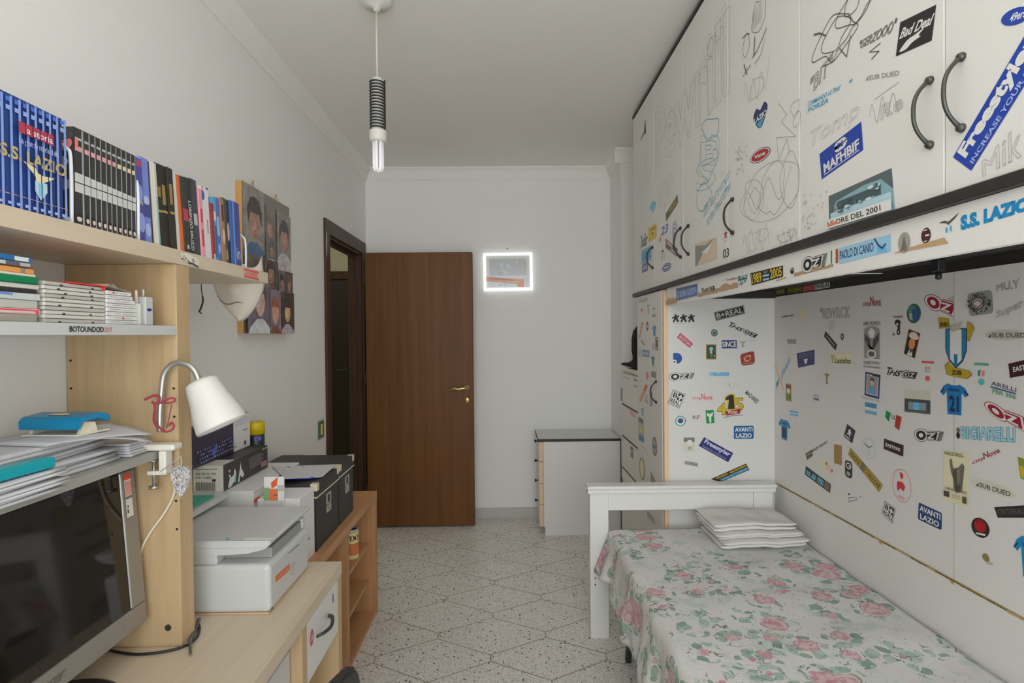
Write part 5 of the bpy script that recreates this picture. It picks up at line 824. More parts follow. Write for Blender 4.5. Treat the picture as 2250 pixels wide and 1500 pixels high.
# bedspread: lies on the mattress, hangs over the left side with soft folds
def spread():
    bm = bmesh.new(); uvl = bm.loops.layers.uv.new('UVMap'); NY, r = 150, random.Random(2)
    ys = np.linspace(0.80, 2.688, NY); prof = 78; G = []; UVS = []
    for j, y in enumerate(ys):
        row = []; uvr = []
        hd_ = max(0.0, (y-2.35)/0.338); hd2 = hd_*hd_
        drop = 0.222 + 0.030*math.sin(y*6.5+0.5) + 0.015*math.sin(y*17) - 0.030*hd_ 
        for i in range(prof):
            s = i/(prof-1); top = 0.815; 
            d = s*(top+drop+0.035)
            wr = 0.0035*math.sin(y*11+s*9)+0.003*math.sin(y*23+2*s)
            if d < top:
                x = 1.322-d; z = 0.530+wr*(0.6+0.4*math.sin(s*7))
                sag = 0.0
                z += sag
            else:
                e = d-top; R_ = 0.03
                if e < R_*PI/2: a = e/R_; x = 0.507-R_*math.sin(a)*0.9; z = 0.530-R_*(1-math.cos(a))+wr*(1-e)
                else:
                    h = e-R_*PI/2; f = min(1, h/0.16)
                    fold = 0.016*math.sin(y*26+1.5*math.sin(y*5))*f + 0.008*math.sin(y*51)*f
                    x = 0.480 - 0.012*f + fold*0.9 - hd2*0.050*f; z = 0.500-h
                    x -= 0.010*f
            row.append(Vector((x, y, z))); uvr.append((d, y))
        G.append(row); UVS.append(uvr)
    V = [[bm.verts.new(p) for p in row] for row in G]
    for j in range(NY-1):
        for i in range(prof-1):
            f = bm.faces.new((V[j][i], V[j][i+1], V[j+1][i+1], V[j+1][i])); f.smooth = True
            for l, (jj, ii) in zip(f.loops, ((j, i), (j, i+1), (j+1, i+1), (j+1, i))): l[uvl].uv = UVS[jj][ii]
    return bm
sp_ = obj('bedspread', spread(), M['floral']); tag(sp_, 'bedspread printed with pink roses and green leaves hanging over the bed side', 'bedspread')
md = sp_.modifiers.new('s', 'SOLIDIFY'); md.thickness = 0.003; md.offset = 1.0
# folded white sheets
def folded(name, x0, x1, y0, y1, z0, z1, seed, label, layers=2):
    r = random.Random(seed); bm = bmesh.new(); n = 40; th = (z1-z0)/layers
    for L in range(layers):
        za = z0+L*th+0.0008; zb = z0+(L+1)*th-0.0008; dx = r.uniform(-0.008, 0.008); dy = r.uniform(-0.006, 0.006); ph = 1.3
        top, bot = [], []
        m = 16
        for j in range(m+1):
            v = j/m; tr, br = [], []
            for i in range(n+1):
                u = i/n
                ex = 0.5-0.5*math.cos(PI*u); x = x0+dx+(x1-x0)*ex; y = y0+dy+(y1-y0)*(0.5-0.5*math.cos(PI*v))
                eu = min(1, math.sin(PI*ex)**0.5*1.6) if 0 < ex < 1 else 0; ev = min(1, math.sin(PI*v)**0.5*1.4) if 0 < v < 1 else 0
                w_ = 0.0034*math.sin(8*x*3+ph)+0.0026*math.sin(13*y*3+ph*2+9*x)+0.0015*math.sin(60*x+30*y+ph)
                zm = (za+zb)/2; hh = (zb-za)/2*min(eu, ev)
                tr.append(bm.verts.new((x, y+0.006*math.sin(9*x+ph), zm+hh+w_))); br.append(bm.verts.new((x, y+0.006*math.sin(9*x+ph), zm-hh+w_)))
            top.append(tr); bot.append(br)
        for j in range(m):
            for i in range(n):
                bm.faces.new((top[j][i], top[j][i+1], top[j+1][i+1], top[j+1][i])).smooth = True; bm.faces.new((bot[j][i], bot[j+1][i], bot[j+1][i+1], bot[j][i+1])).smooth = True
    bmesh.ops.remove_doubles(bm, verts=bm.verts, dist=2e-5)
    o = obj(name, bm, mat((0.76, 0.735, 0.71), 0.9, name='white_sheet')); tag(o, label, 'folded sheet', 'folded white linen on the bed')
folded('folded_sheet', 0.92, 1.295, 2.40, 2.66, 0.5445, 0.577, 1, 'lowest and widest white folded sheet of the pile on the bed', 2)
folded('folded_sheet', 0.905, 1.285, 2.42, 2.67, 0.5775, 0.604, 2, 'white folded sheet in the middle of the pile on the bed', 2)
folded('folded_sheet', 0.895, 1.262, 2.44, 2.675, 0.6045, 0.637, 5, 'topmost white folded sheet of the pile on the bed', 2)
# ================================================================ DESK AND HUTCH
XD = -0.58; dk = thing('desk', 'long beech desk along the left wall with a white drawer', 'desk', (-0.84, 1.3, 0))
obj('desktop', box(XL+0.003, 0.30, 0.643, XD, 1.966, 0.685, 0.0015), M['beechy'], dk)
obj('end_panel', box(XL+0.003, 1.921, 0.0, XD-0.001, 1.962, 0.6425), M['beech'], dk)
obj('end_panel', box(XL+0.003, 0.31, 0.0, XD-0.001, 0.35, 0.6425), M['beech'], dk)
obj('divider', box(XL+0.003, 1.583, 0.0, XD-0.001, 1.622, 0.6425), M['beech'], dk)
obj('back_panel', box(XD-0.20, 1.6225, 0.06, XD-0.185, 1.9205, 0.455), M['beech'], dk)
obj('shelf', box(XL+0.003, 1.02, 0.455, XD-0.03, 1.5825, 0.475), M['beech'], dk)
obj('divider', box(XL+0.003, 0.98, 0.0, XD-0.001, 1.0195, 0.6425), M['beech'], dk)
dr = obj('drawer', box(XD-0.018, 1.626, 0.464, XD-0.002, 1.918, 0.6395, 0.001), M['white'], dk, label='white drawer front')
obj('drawer_box', box(XD-0.40, 1.635, 0.475, XD-0.0185, 1.91, 0.60), M['white'], dr)
a_, b_ = PX(722, 1352, XD)[2], 0
P = [Vector(PX(x, y, X)) for x, y, X in ((722, 1352, XD-0.004), (728, 1354, XD+0.012), (731, 1362, XD+0.024), (727, 1376, XD+0.026), (714, 1388, XD+0.018), (700, 1396, XD+0.004), (697, 1398, XD-0.002))]
bm = bmesh.new(); tube(bm, curve(P, 5), [0.007]*8+[0.0055]*15+[0.0045]*8, 10); obj('handle', bm, M['pewter'], dr, label='curved pewter handle')
PDk = Plane('X', XD-0.002, (1, 0, 0))
decal(dr, (1, 0, 0), PDk.rect(679, 1379, 690, 1422), [('e', S(190, 175, 175), 0.5, 0.5, 0.5, 0.5), ('e', S(150, 70, 70), 0.5, 0.5, 0.36, 0.42), ('e', S(170, 150, 150), 0.5, 0.5, 0.15, 0.2)], 'sticker', 'red and white oval sticker')
decal(dr, (1, 0, 0), PDk.rect(729, 1304, 734, 1323), [('r', S(110, 108, 108), 0.2, 0, 0.8, 1)], 'sticker', 'small grey mark')
obj('paper_tray', box(-0.90, 1.24, 0.476, -0.612, 1.575, 0.592, 0.004), M['plastic'], None); tag(bpy.context.scene.objects[-1] if False else C.objects['paper_tray'], 'white document box on the inner shelf of the desk', 'box')
# hutch
XH = -0.83; hu = thing('desk_hutch', 'beech shelf unit standing on the desk with a long top shelf', 'shelf unit', (-0.97, 1.2, 0.685))
sp1 = obj('side_panel', box(XL+0.003, 1.433, 0.6855, XH, 1.492, 1.6555, 0.001), M['beech'], hu)
obj('side_panel', box(XL+0.003, 0.31, 0.6855, XH, 0.365, 1.6555, 0.001), M['beech'], hu)
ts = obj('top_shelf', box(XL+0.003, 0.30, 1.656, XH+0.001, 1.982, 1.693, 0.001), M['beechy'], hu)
ms = obj('middle_shelf', box(XL+0.003, 0.366, 1.4765, XH-0.001, 1.4325, 1.4995, 0.001), M['plastic'], hu, label='white shelf board')
gs_ = obj('monitor_shelf', box(XL+0.003, 0.366, 1.171, -0.862, 1.4325, 1.191, 0.001), M['grey'], hu, label='grey shelf board over the monitor')
for x, y in ((155, 792), (156, 853), (382, 853), (383, 915), (387, 1100), (389, 1162)):
    q = PY(x, y, 1.433); bm = bmesh.new(); lathe(bm, [(0, 0), (0.0032, 0), (0.0032, -0.0005), (0, -0.0005)], (q[0], 1.433, q[2]), 10, 'Y'); obj('peg_hole', bm, M['dark'], sp1)
q = PY(370, 1378, 1.433); bm = bmesh.new(); lathe(bm, [(0, 0.0), (0.008, 0), (0.008, -0.002), (0.005, -0.001), (0, -0.0005)], (q[0], 1.433, q[2]), 16, 'Y'); obj('cam_fitting', bm, M['pewter'], sp1)
PH_ = Plane('X', XH+0.001, (1, 0, 0)); PM_ = Plane('X', XH-0.001, (1, 0, 0))
r = random.Random(6); its = [('p', S(185, 180, 168), [(0, 0.1), (0.3, 0.0), (0.9, 0.25), (1, 0.5), (0.95, 1.0), (0.5, 0.9), (0.3, 0.75), (0.05, 0.5)])]
for i in range(12): u, v = r.uniform(0.05, 0.85), r.uniform(0.15, 0.7); its.append(('r', BLK if i < 5 else S(120, 118, 112), u, v, u+r.uniform(0.03, 0.12), v+r.uniform(0.03, 0.12)))
its += [('l', BLK, 0.004, [(0.35, 0.82), (0.6, 0.82), (0.92, 0.98)])]
decal(ts, (1, 0, 0), PH_.quad((395, 553), (435, 561), (398, 578), (436, 588)), its, 'sticker', 'torn black and white sticker')
decal(ts, (1, 0, 0), PH_.quad((535, 589), (568, 597), (536, 608), (568, 616)), [('r', S(205, 70, 75), 0, 0, 1, 0.22), ('r', S(205, 70, 75), 0, 0.78, 1, 1), ('t', S(215, 110, 110), 'LAUNDRY', 0.05, 0.28, 0.95, 0.72, 0.05)], 'sticker', 'red barred sticker')
decal(ms, (1, 0, 0), PM_.quad((152, 716), (246, 718), (152, 729), (246, 730)), [('t', BLK, 'BOTOUNDOD', 0.0, 0, 0.78, 1, 0.05), ('t', S(150, 80, 75), 'OUT', 0.78, 0.1, 1.0, 0.95, 0.02)], 'sticker', 'black lettering strip')
# items of the hutch --------------------------------------------------------------
def tri(o, label, cat, grp=None): return tag(o, label, cat, grp)
def ordn(i): return ['first', 'second', 'third', 'fourth', 'fifth', 'sixth', 'seventh', 'eighth', 'ninth', 'tenth', 'eleventh', 'twelfth'][i]
ZT = 1.6935
# blue film cases with one print running over all spines
def Yat(x, X): return float(PX(x, 500, X)[1])
XB = XH-0.004
PBk = Plane('X', XB, (1, 0, 0))
bnd = [-26, -8, 12, 30.5, 48, 64.5, 80.5, 95.5, 109, 124, 140]
by = [Yat(x, XB) for x in bnd]
Qb = [PBk.p(-26, 185), PBk.p(140, 262), PBk.p(-26, 440), PBk.p(140, 478)]
ya, yb = Qb[0].y, Qb[1].y; zt_, zb_ = ZT+0.190, ZT+0.0
Qb = [Vector((XB, by[0], zt_)), Vector((XB, by[-1], zt_)), Vector((XB, by[0], zb_)), Vector((XB, by[-1], zb_))]
lb1 = S(120, 145, 205); db1 = (0.02, 0.06, 0.26)
art = [('r', db1)]
for i in range(len(bnd)-1):
    u0 = (by[i]-by[0])/(by[-1]-by[0]); u1 = (by[i+1]-by[0])/(by[-1]-by[0]); w_ = u1-u0
    art += [('r', S(125, 150, 210), u1-w_*0.40, 0.02, u1-w_*0.08, 1), ('r', S(60, 90, 165), u0+w_*0.12, 0.035, u0+w_*0.60, 0.075), ('r', S(130, 150, 200), u0+w_*0.10, 0.11, u0+w_*0.62, 0.15), ('r', S(150, 160, 200), u0+w_*0.15, 0.955, u0+w_*0.55, 0.98)]
art += [('r', S(150, 120, 120), 0, 0.895, 1, 0.902), ('r', (0.50, 0.05, 0.08), 0.32, 0.225, 0.80, 0.325), ('t', S(200, 190, 200), 'la storia', 0.40, 0.25, 0.78, 0.31, 0.03), ('t', S(165, 175, 205), 'La grande storia della', 0.32, 0.365, 0.86, 0.435, 0.02),
        ('t', S(190, 170, 115, 1.1), 'S.S. LAZIO', 0.08, 0.47, 0.97, 0.585, 0.06)]
def mp_(P, u0, v0, u1, v1): return [(u0+(u1-u0)*a, v0+(v1-v0)*b) for a, b in P]
art += [('p', S(200, 190, 150), mp_([(0, 0.0), (0.35, 0.12), (0.45, 0.3), (0.6, 0.35), (1.0, 0.28), (0.75, 0.52), (0.62, 0.62), (0.5, 0.80), (0.38, 0.6), (0.36, 0.45)], 0.36, 0.57, 0.80, 0.80)), ('p', S(170, 195, 210), mp_([(0, 0), (1, 0), (1, 0.5), (0.5, 1), (0, 0.5)], 0.50, 0.715, 0.68, 0.885)), ('r', S(120, 180, 210), 0.56, 0.73, 0.62, 0.85)]
for i in range(len(bnd)-1):
    a, b = by[i]+0.0004, by[i+1]-0.0004
    o = obj('film_case', box(XB-0.132, a, ZT, XB, b, ZT+0.190, 0.0012), mat((0.03, 0.03, 0.035), 0.35), None, loc=None)
    tri(o, 'tall blue film case, %s from the right of the blue set on the top shelf' % ordn(len(bnd)-2-i), 'film case', 'blue film cases on the top shelf')
    decal(o, (1, 0, 0), Qb, art, 'spine_print', base=0.0002, clip=[((0, a+0.0006, 0), (0, -1, 0)), ((0, b-0.0006, 0), (0, 1, 0))], local=True)
# wire book ends
def bookend(y, h, x0=XH-0.155, x1=XH-0.003, lab=''):
    bm = bmesh.new(); tube(bm, curve([(x0, y, ZT+0.004), (x0, y, ZT+h-0.03), (x0+0.008, y, ZT+h-0.008), (x0+0.03, y, ZT+h), (x1-0.03, y, ZT+h), (x1-0.008, y, ZT+h-0.008), (x1, y, ZT+h-0.03), (x1, y, ZT+0.004)], 6), 0.0034, 8)
    bx(bm, x0-0.003, y-0.0012, ZT, x1+0.003, y+0.0012, ZT+0.010)
    o = obj('wire_bookend', bm, mat((0.72, 0.74, 0.78), 0.3)); tri(o, lab, 'bookend', 'white wire bookends on the top shelf')
bookend(Yat(158, XH-0.003), 0.150, lab='white wire bookend between the blue and the black film cases')
bookend(Yat(304, XH-0.003), 0.145, lab='white wire bookend between the black film cases and the leaning books')
bookend(Yat(539, XH-0.003), 0.105, lab='white wire bookend at the right end of the top shelf, by the photo collage')
# black film cases
bnd = [172, 186, 200, 212.5, 224.5, 236.5, 247, 258, 269.5, 280, 290, 299]
by = [Yat(x, XB) for x in bnd]
y0_ = Yat(163, XB)
for i in range(len(bnd)-1):
    a, b = by[i]+0.0004, by[i+1]-0.0004; 
    if i == 0: a = y0_+0.0015
    o = obj('film_case', box(XB-0.134, a, ZT, XB, b, ZT+0.187, 0.0012), mat((0.022, 0.02, 0.02), 0.35)); w_ = b-a
    Q = [Vector((XB, a, ZT+0.187)), Vector((XB, b, ZT+0.187)), Vector((XB, a, ZT)), Vector((XB, b, ZT))]
    pk_ = S(200, 140, 150) if i < 7 else S(190, 175, 150)
    r = random.Random(i); it = [('r', (0.045, 0.042, 0.044)), ('r', S(130, 135, 132), 0.82, 0.01, 1.0, 1.0), ('r', S(150, 150, 150), 0.12, 0.10, 0.78, 0.125), ('r', pk_, 0.1, 0.19, 0.8, 0.24), ('r', S(165, 165, 165), 0.02, 0.47+0.004*i, 0.98, 0.67), ('r', BLK, 0.0, 0.565, 1.0, 0.575), ('e', S(185, 165, 155), 0.42, 0.945, 0.26, 0.028), ('r', BLK, 0.25, 0.90, 0.7, 0.925)]
    if i == 0: it += [('e', S(200, 110, 100), 0.2, 0.16, 0.18, 0.05)]
    decal(o, (1, 0, 0), Q, it, 'spine_print', base=0.0002, local=True)
    if i == 0:
        Qf = [Vector((XB-0.132, a, ZT+0.185)), Vector((XB-0.002, a, ZT+0.185)), Vector((XB-0.132, a, ZT+0.002)), Vector((XB-0.002, a, ZT+0.002))]
        decal(o, (0, -1, 0), Qf, [('r', (0.05, 0.045, 0.045)), ('e', S(195, 110, 95), 0.8, 0.16, 0.2, 0.09), ('e', S(60, 60, 60), 0.8, 0.08, 0.22, 0.06), ('e', S(190, 160, 150), 0.82, 0.36, 0.12, 0.06), ('e', S(130, 120, 110), 0.85, 0.60, 0.14, 0.06)], 'cover_print', base=0.0003, local=True)
    tri(o, 'tall black film case, %s from the left of the black set on the top shelf' % ordn(i), 'film case', 'black film cases on the top shelf')
# leaning books; each: left px, right px at the foot, top y px, lean px, colour, extra print, label
BK = [
 (305, 320, 349, 12, S(60, 62, 120), [('r', S(130, 60, 90), 0, 0.02, 1, 0.10), ('e', S(120, 135, 190), 0.5, 0.42, 0.4, 0.10), ('t', WHT, 'in', 0.3, 0.5, 0.8, 0.56, 0.03), ('e', S(120, 130, 190), 0.5, 0.78, 0.5, 0.12)], 'blue violet picture book beside the second wire bookend'),
 (320, 336, 349, 14, S(95, 110, 170), [('e', S(165, 175, 205), 0.5, 0.5, 0.4, 0.05), ('r', S(55, 60, 110), 0, 0.55, 1, 0.7), ('e', S(150, 160, 200), 0.5, 0.85, 0.4, 0.08)], 'pale blue picture book among the leaning books'),
 (336, 342, 357, 14, (0.05, 0.03, 0.04), [], 'thin dark maroon book leaning near the left of the row'),
 (342, 353, 358, 15, S(165, 160, 150), [('r', S(195, 195, 190), 0.1, 0.0, 0.5, 1), ('r', S(110, 150, 145), 0.7, 0.4, 0.95, 1)], 'cream book with a teal edge among the leaning books'),
 (353, 364, 361, 16, (0.03, 0.028, 0.022), [('r', S(120, 100, 55), 0.2, 0.28, 0.8, 0.40), ('r', S(140, 120, 70), 0.1, 0.56, 0.9, 0.59)], 'black book with gold lettering, leftmost of three'),
 (364, 377, 366, 16, (0.03, 0.028, 0.022), [('r', S(125, 105, 60), 0.2, 0.24, 0.75, 0.48), ('r', S(140, 120, 70), 0.1, 0.55, 0.9, 0.58)], 'black book with gold lettering, middle of three'),
 (377, 389, 370, 16, (0.035, 0.03, 0.022), [('r', S(135, 105, 55), 0.2, 0.20, 0.7, 0.45), ('r', S(140, 120, 70), 0.1, 0.54, 0.9, 0.57)], 'black book with gold lettering, rightmost of three'),
 (389, 398, 377, 18, S(170, 168, 165), [('r', S(120, 50, 50), 0.0, 0.0, 0.15, 0.6)], 'grey white book left of the orange book'),
 (398, 408, 385, 19, S(235, 120, 62), [('r', S(200, 90, 50), 0.8, 0.0, 1, 1)], 'bright orange book in the leaning row'),
 (408, 419, 389, 19, (0.04, 0.05, 0.045), [('r', S(150, 50, 60), 0.0, 0.42, 1, 0.58), ('r', S(150, 150, 150), 0.3, 0.9, 0.7, 0.95)], 'dark green black book right of the orange book'),
 (419, 431, 393, 19, (0.03, 0.03, 0.032), [('TXT', 'LORENZO ERUZZI')], 'black book with white lettering up its spine'),
 (431, 444, 396, 18, S(52, 55, 60), [('r', S(150, 150, 150), 0.2, 0.45, 0.8, 0.6)], 'dark grey book with a pale band'),
 (444, 451, 414, 14, S(190, 130, 140), [('r', S(160, 50, 60), 0.2, 0.3, 0.8, 0.5), ('r', S(160, 50, 60), 0.2, 0.6, 0.8, 0.85)], 'pink and red comic book'),
 (451, 458, 411, 15, S(185, 185, 190), [('e', (0.02, 0.12, 0.42), 0.5, 0.12, 0.5, 0.07), ('r', S(200, 80, 80), 0.2, 0.0, 0.6, 0.03)], 'white comic book with a blue badge at the top'),
 (458, 468, 414, 15, S(188, 182, 186), [('r', S(60, 60, 70), 0.4, 0.45, 0.55, 0.65), ('r', BLK, 0.5, 0.0, 1, 0.02)], 'white book in the middle of the leaning row'),
 (468, 474, 446, 10, S(120, 45, 50), [('r', S(170, 165, 160), 0.2, 0.9, 0.8, 1.0)], 'thin dark red book among the leaning books'),
 (474, 481, 434, 11, S(70, 130, 170), [('e', S(190, 190, 180), 0.4, 0.3, 0.4, 0.08), ('r', S(40, 80, 120), 0.3, 0.45, 0.8, 0.95)], 'light blue picture book right of the thin red one'),
 (481, 490, 436, 12, S(70, 90, 150), [('r', S(150, 165, 200), 0.2, 0.3, 0.8, 0.6), ('e', S(140, 150, 190), 0.5, 0.8, 0.3, 0.08)], 'mid blue book with a pale band'),
 (490, 497, 436, 12, S(130, 100, 75), [('r', S(60, 40, 35), 0.2, 0.1, 0.8, 0.35), ('e', S(190, 160, 130), 0.5, 0.6, 0.4, 0.12)], 'brown picture book right of the mid blue one'),
 (497, 504, 436, 12, S(60, 62, 50), [('r', S(140, 135, 110), 0.3, 0.8, 0.7, 0.95)], 'dark olive book between the brown and the thin black one'),
 (504, 510, 441, 12, (0.03, 0.03, 0.03), [('e', S(190, 150, 140), 0.5, 0.5, 0.4, 0.15)], 'thin black book near the right end'),
 (510, 518, 441, 10, S(50, 80, 140), [('r', S(90, 130, 190), 0.6, 0.0, 1, 1)], 'blue book, second from the right end'),
 (518, 531, 445, 10, S(52, 62, 120), [('t', S(165, 175, 205), 'in', 0.25, 0.72, 0.85, 0.90, 0.03)], 'navy blue book, last at the right end'),
]
for k, (xa, xb, yt, ln, c, pr, lab) in enumerate(BK):
    a, b = Yat(xa, XB)+0.0004, Yat(xb, XB)-0.0004; w_ = b-a; dpt = 0.13+0.01*(k % 4)
    Xf = XB - 0.002*(k % 3)
    h = float(PX((xa+xb)/2-ln*0.5, yt, Xf)[2])-ZT
    sh_ = ln*a/1240*0.95
    bm = bmesh.new(); vs = bx(bm, Xf-dpt, a, ZT, Xf, b, ZT+h, 0.0008, 1)
    for v in bm.verts: v.co.y -= sh_*max(0, (v.co.z-ZT)/h)
    o = obj('book', bm, mat(c, 0.4)); tri(o, lab, 'book', 'leaning books on the top shelf')
    Q = [Vector((Xf, a-sh_, ZT+h)), Vector((Xf, b-sh_, ZT+h)), Vector((Xf, a, ZT)), Vector((Xf, b, ZT))]
    its = [('r', c, 0.02, 0.004, 0.98, 0.996)]
    for it in pr:
        if it[0] == 'TXT': continue
        its.append(it)
    if len(its) > 1: decal(o, (1, 0, 0), Q, its, 'spine_print', base=0.0002, local=True)
    for it in pr:
        if it[0] == 'TXT':
            d_ = (Q[2]-Q[0]); Qr = [Q[0]+d_*0.3+(Q[1]-Q[0])*0.75, Q[0]+d_*0.95+(Q[1]-Q[0])*0.75, Q[0]+d_*0.3+(Q[1]-Q[0])*0.25, Q[0]+d_*0.95+(Q[1]-Q[0])*0.25]
            decal(o, (1, 0, 0), Qr, [('t', WHT, it[1], 0, 0, 1, 1, 0.02)], 'spine_print', base=0.0006, local=True)
# ---- middle white shelf: stacks of cases
ZM = 1.5; XM = XH-0.012
PMd = Plane('X', XM, (1, 0, 0))
def zpx(x, y, X=None): return float(PX(x, y, X if X is not None else XM)[2])
# left stack (0..88 px)
ya, yb = Yat(-60, XM), Yat(86, XM)
LS = [('grey', S(125, 122, 112), 0.0135, 'grey magazine at the bottom of the left stack', 8), ('redwhite', S(190, 150, 150), 0.0100, 'red and white case low in the left stack', 0), ('pale', S(150, 152, 145), 0.0150, 'pale grey box in the left stack under the black case', 4), ('pale2', S(160, 165, 165), 0.0120, 'pale case with a blue smudge in the left stack', 0), ('black', S(38, 34, 34), 0.0080, 'flat black case in the middle of the left stack', 6),
      ('white', S(165, 165, 158), 0.0090, 'white case between the black and the green case', 0), ('green', (0.0, 0.24, 0.09), 0.0125, 'green case near the top of the left stack', 4), ('white2', S(175, 170, 160), 0.0050, 'thin white card under the orange magazine', 8), ('orange', S(235, 160, 90), 0.0110, 'orange magazine near the top of the left stack', 10), ('dark', S(75, 78, 85), 0.0085, 'dark grey magazine under the blue one', 18), ('blue', (0.03, 0.17, 0.42), 0.0100, 'blue magazine on top of the left stack', 16)]
z = ZM
r = random.Random(7)
for k, (n_, c, h, lab, sh_) in enumerate(LS):
    dy = -sh_/1000.0
    o = obj('magazine' if 'magazine' in lab else ('card' if 'card' in lab else 'disc_case'), box(XM-0.15, ya, z, XM-0.001*(k % 3), yb+dy, z+h-0.0005, 0.001, 1), mat(c, 0.4)); tri(o, lab, 'magazine' if 'magazine' in lab else 'case', 'cases and magazines stacked at the left of the middle shelf')
    Q = [Vector((XM-0.001*(k % 3), ya, z+h-0.001)), Vector((XM-0.001*(k % 3), yb+dy, z+h-0.001)), Vector((XM-0.001*(k % 3), ya, z)), Vector((XM-0.001*(k % 3), yb+dy, z))]
    ex = {1: [('r', S(200, 60, 75), 0, 0.1, 0.97, 0.35), ('r', S(200, 60, 75), 0.92, 0.1, 0.97, 0.9), ('r', S(195, 170, 170), 0, 0.4, 0.9, 0.75)], 3: [('r', S(90, 110, 170), 0.3, 0.0, 0.55, 0.4)], 8: [('r', S(110, 110, 100), 0.76, 0.1, 0.84, 0.9), ('r', S(60, 40, 20), 0, 0, 1, 0.1)], 10: [('r', S(190, 195, 190), 0.68, 0.1, 0.95, 0.9), ('r', (0.03, 0.17, 0.42), 0.93, 0.2, 1.0, 0.8)], 9: [('r', S(150, 140, 150), 0.78, 0.1, 0.97, 0.9), ('r', S(150, 160, 165), 0.0, 0.1, 0.52, 0.9)], 6: [('r', (0.0, 0.16, 0.06), 0, 0.85, 1, 1)]}.get(k, [])
    if ex: decal(o, (1, 0, 0), Q, ex, 'spine_print', base=0.0002, local=True)
    z += h
# middle stack of jewel cases
ya, yb = Yat(92, XM), Yat(228, XM); z = ZM; zt = zpx(110, 617); n = 10; h = (zt-ZM)/n
for k in range(n):
    sh_ = r.uniform(-0.003, 0.002); a = ya+0.003+sh_; col = S(168, 166, 160) if k % 3 else S(150, 148, 142)
    o = obj('disc_case', box(XM-0.125, a, z, XM+0.0005*(k % 2), yb-0.001, z+h-0.0006, 0.001, 1), mat(col, 0.25)); Q = [Vector((XM+0.0005*(k % 2), a, z+h-0.0006)), Vector((XM+0.0005*(k % 2), yb-0.001, z+h-0.0006)), Vector((XM+0.0005*(k % 2), a, z)), Vector((XM+0.0005*(k % 2), yb-0.001, z))]
    its = [('r', S(80, 78, 74), 0, 0.92, 1, 1.0)]
    if k % 2 == 0 or k > 6: its += [('r', S(45, 42, 40), 0.2+0.03*(k % 4), 0.55, 0.245+0.03*(k % 4), 1.0), ('r', S(45, 42, 40), 0.75-0.02*(k % 3), 0.55, 0.79-0.02*(k % 3), 1.0)]
    if k == 9: its += [('r', S(180, 60, 60), 0.93, 0.0, 1, 1)]
    decal(o, (1, 0, 0), Q, its, 'spine_print', base=0.0002, local=True)
    tri(o, 'grey disc case, %s from the bottom of the middle stack on the white shelf' % ordn(k), 'disc case', 'grey disc cases stacked on the middle shelf'); z += h
obj('red_card', box(XM-0.12, Yat(150, XM), z+0.0003, XM+0.003, yb+0.004, z+0.0028), mat(S(215, 45, 50), 0.4)); tri(C.objects['red_card'], 'red card lying on top of the grey disc cases', 'card')
# right stack of white text cases
ya, yb = Yat(230, XM), Yat(297, XM); z = ZM; zt = zpx(262, 640); n = 8; h = (zt-ZM)/n
for k in range(n):
    e = 0.0 if k < 5 else -0.006*(k-4); Xa = XM+0.001*(k % 2)
    o = obj('game_case', box(XM-0.11, ya+0.001, z, Xa, yb+e, z+h-0.0005, 0.001, 1), mat(S(182, 182, 180), 0.4)); Q = [Vector((Xa, ya+0.001, z+h)), Vector((Xa, yb+e, z+h)), Vector((Xa, ya+0.001, z)), Vector((Xa, yb+e, z))]
    its = [('r', S(120, 120, 120), 0.1+0.1*(k % 3), 0.40, 0.45, 0.52), ('r', S(130, 130, 130), 0.5, 0.5, 0.9-0.1*(k % 2), 0.62), ('r', S(110, 108, 106), 0, 0.93, 1, 1)]
    if k in (1, 7): its.append(('e', S(190, 60, 80), 0.25 if k == 7 else 0.5, 0.5, 0.04, 0.25))
    decal(o, (1, 0, 0), Q, its, 'spine_print', base=0.0002, local=True); tri(o, 'white lettered case, %s from the bottom of the right stack on the white shelf' % ordn(k), 'case', 'white cases stacked on the middle shelf'); z += h
bm = bmesh.new(); y_ = (ya+yb)/2
for t in range(2):
    pts = [(XM-0.02, ya-0.004+0.004*t, z+0.0035*t+0.002), (XM-0.02, ya+0.02, z+0.012+0.003*t), (XM-0.02, ya+0.045, z+0.006), (XM-0.02, yb-0.012, z+0.0008)]
    P = curve(pts, 6)
    for a, b in zip(P[:-1], P[1:]):
        f = [bm.verts.new((XM-0.10, a.y, a.z)), bm.verts.new((XM-0.002, a.y, a.z)), bm.verts.new((XM-0.002, b.y, b.z)), bm.verts.new((XM-0.10, b.y, b.z))]; bm.faces.new(f)
bmesh.ops.remove_doubles(bm, verts=bm.verts, dist=1e-5)
o = obj('curled_booklet', bm, mat(S(150, 145, 130), 0.6)); md = o.modifiers.new('s', 'SOLIDIFY'); md.thickness = 0.0008; tri(o, 'curled booklet on top of the white lettered cases', 'booklet')
# little bottles
def bottle(x0, x1, yb_, yt_, lab, cap, kind):
    a, b = Yat(x0, XM-0.01), Yat(x1, XM-0.01); y = (a+b)/2; rr = (b-a)/2*0.86; zt = zpx((x0+x1)/2, yt_, XM-0.01)
    t = thing('bottle', lab, 'bottle', (XM-0.01-rr, y, ZM)); zb = ZM+(zt-ZM)*kind
    bm = bmesh.new(); lathe(bm, [(0, ZM), (rr*0.95, ZM), (rr, ZM+0.003), (rr, zb-0.004), (rr*0.8, zb), (0, zb)], (XM-0.01-rr, y, 0), 20); obj('body', bm, mat(S(190, 192, 186), 0.3), t)
    bm = bmesh.new(); lathe(bm, [(0, zb), (rr*0.35, zb), (rr*0.3, zt-0.004), (rr*0.22, zt), (0, zt)], (XM-0.01-rr, y, 0), 14); obj('nozzle', bm, mat(cap, 0.3), t)
    return t
bottle(299, 313, 718, 637, 'small white nozzle bottle beside the white lettered cases', S(185, 175, 170), 0.62)
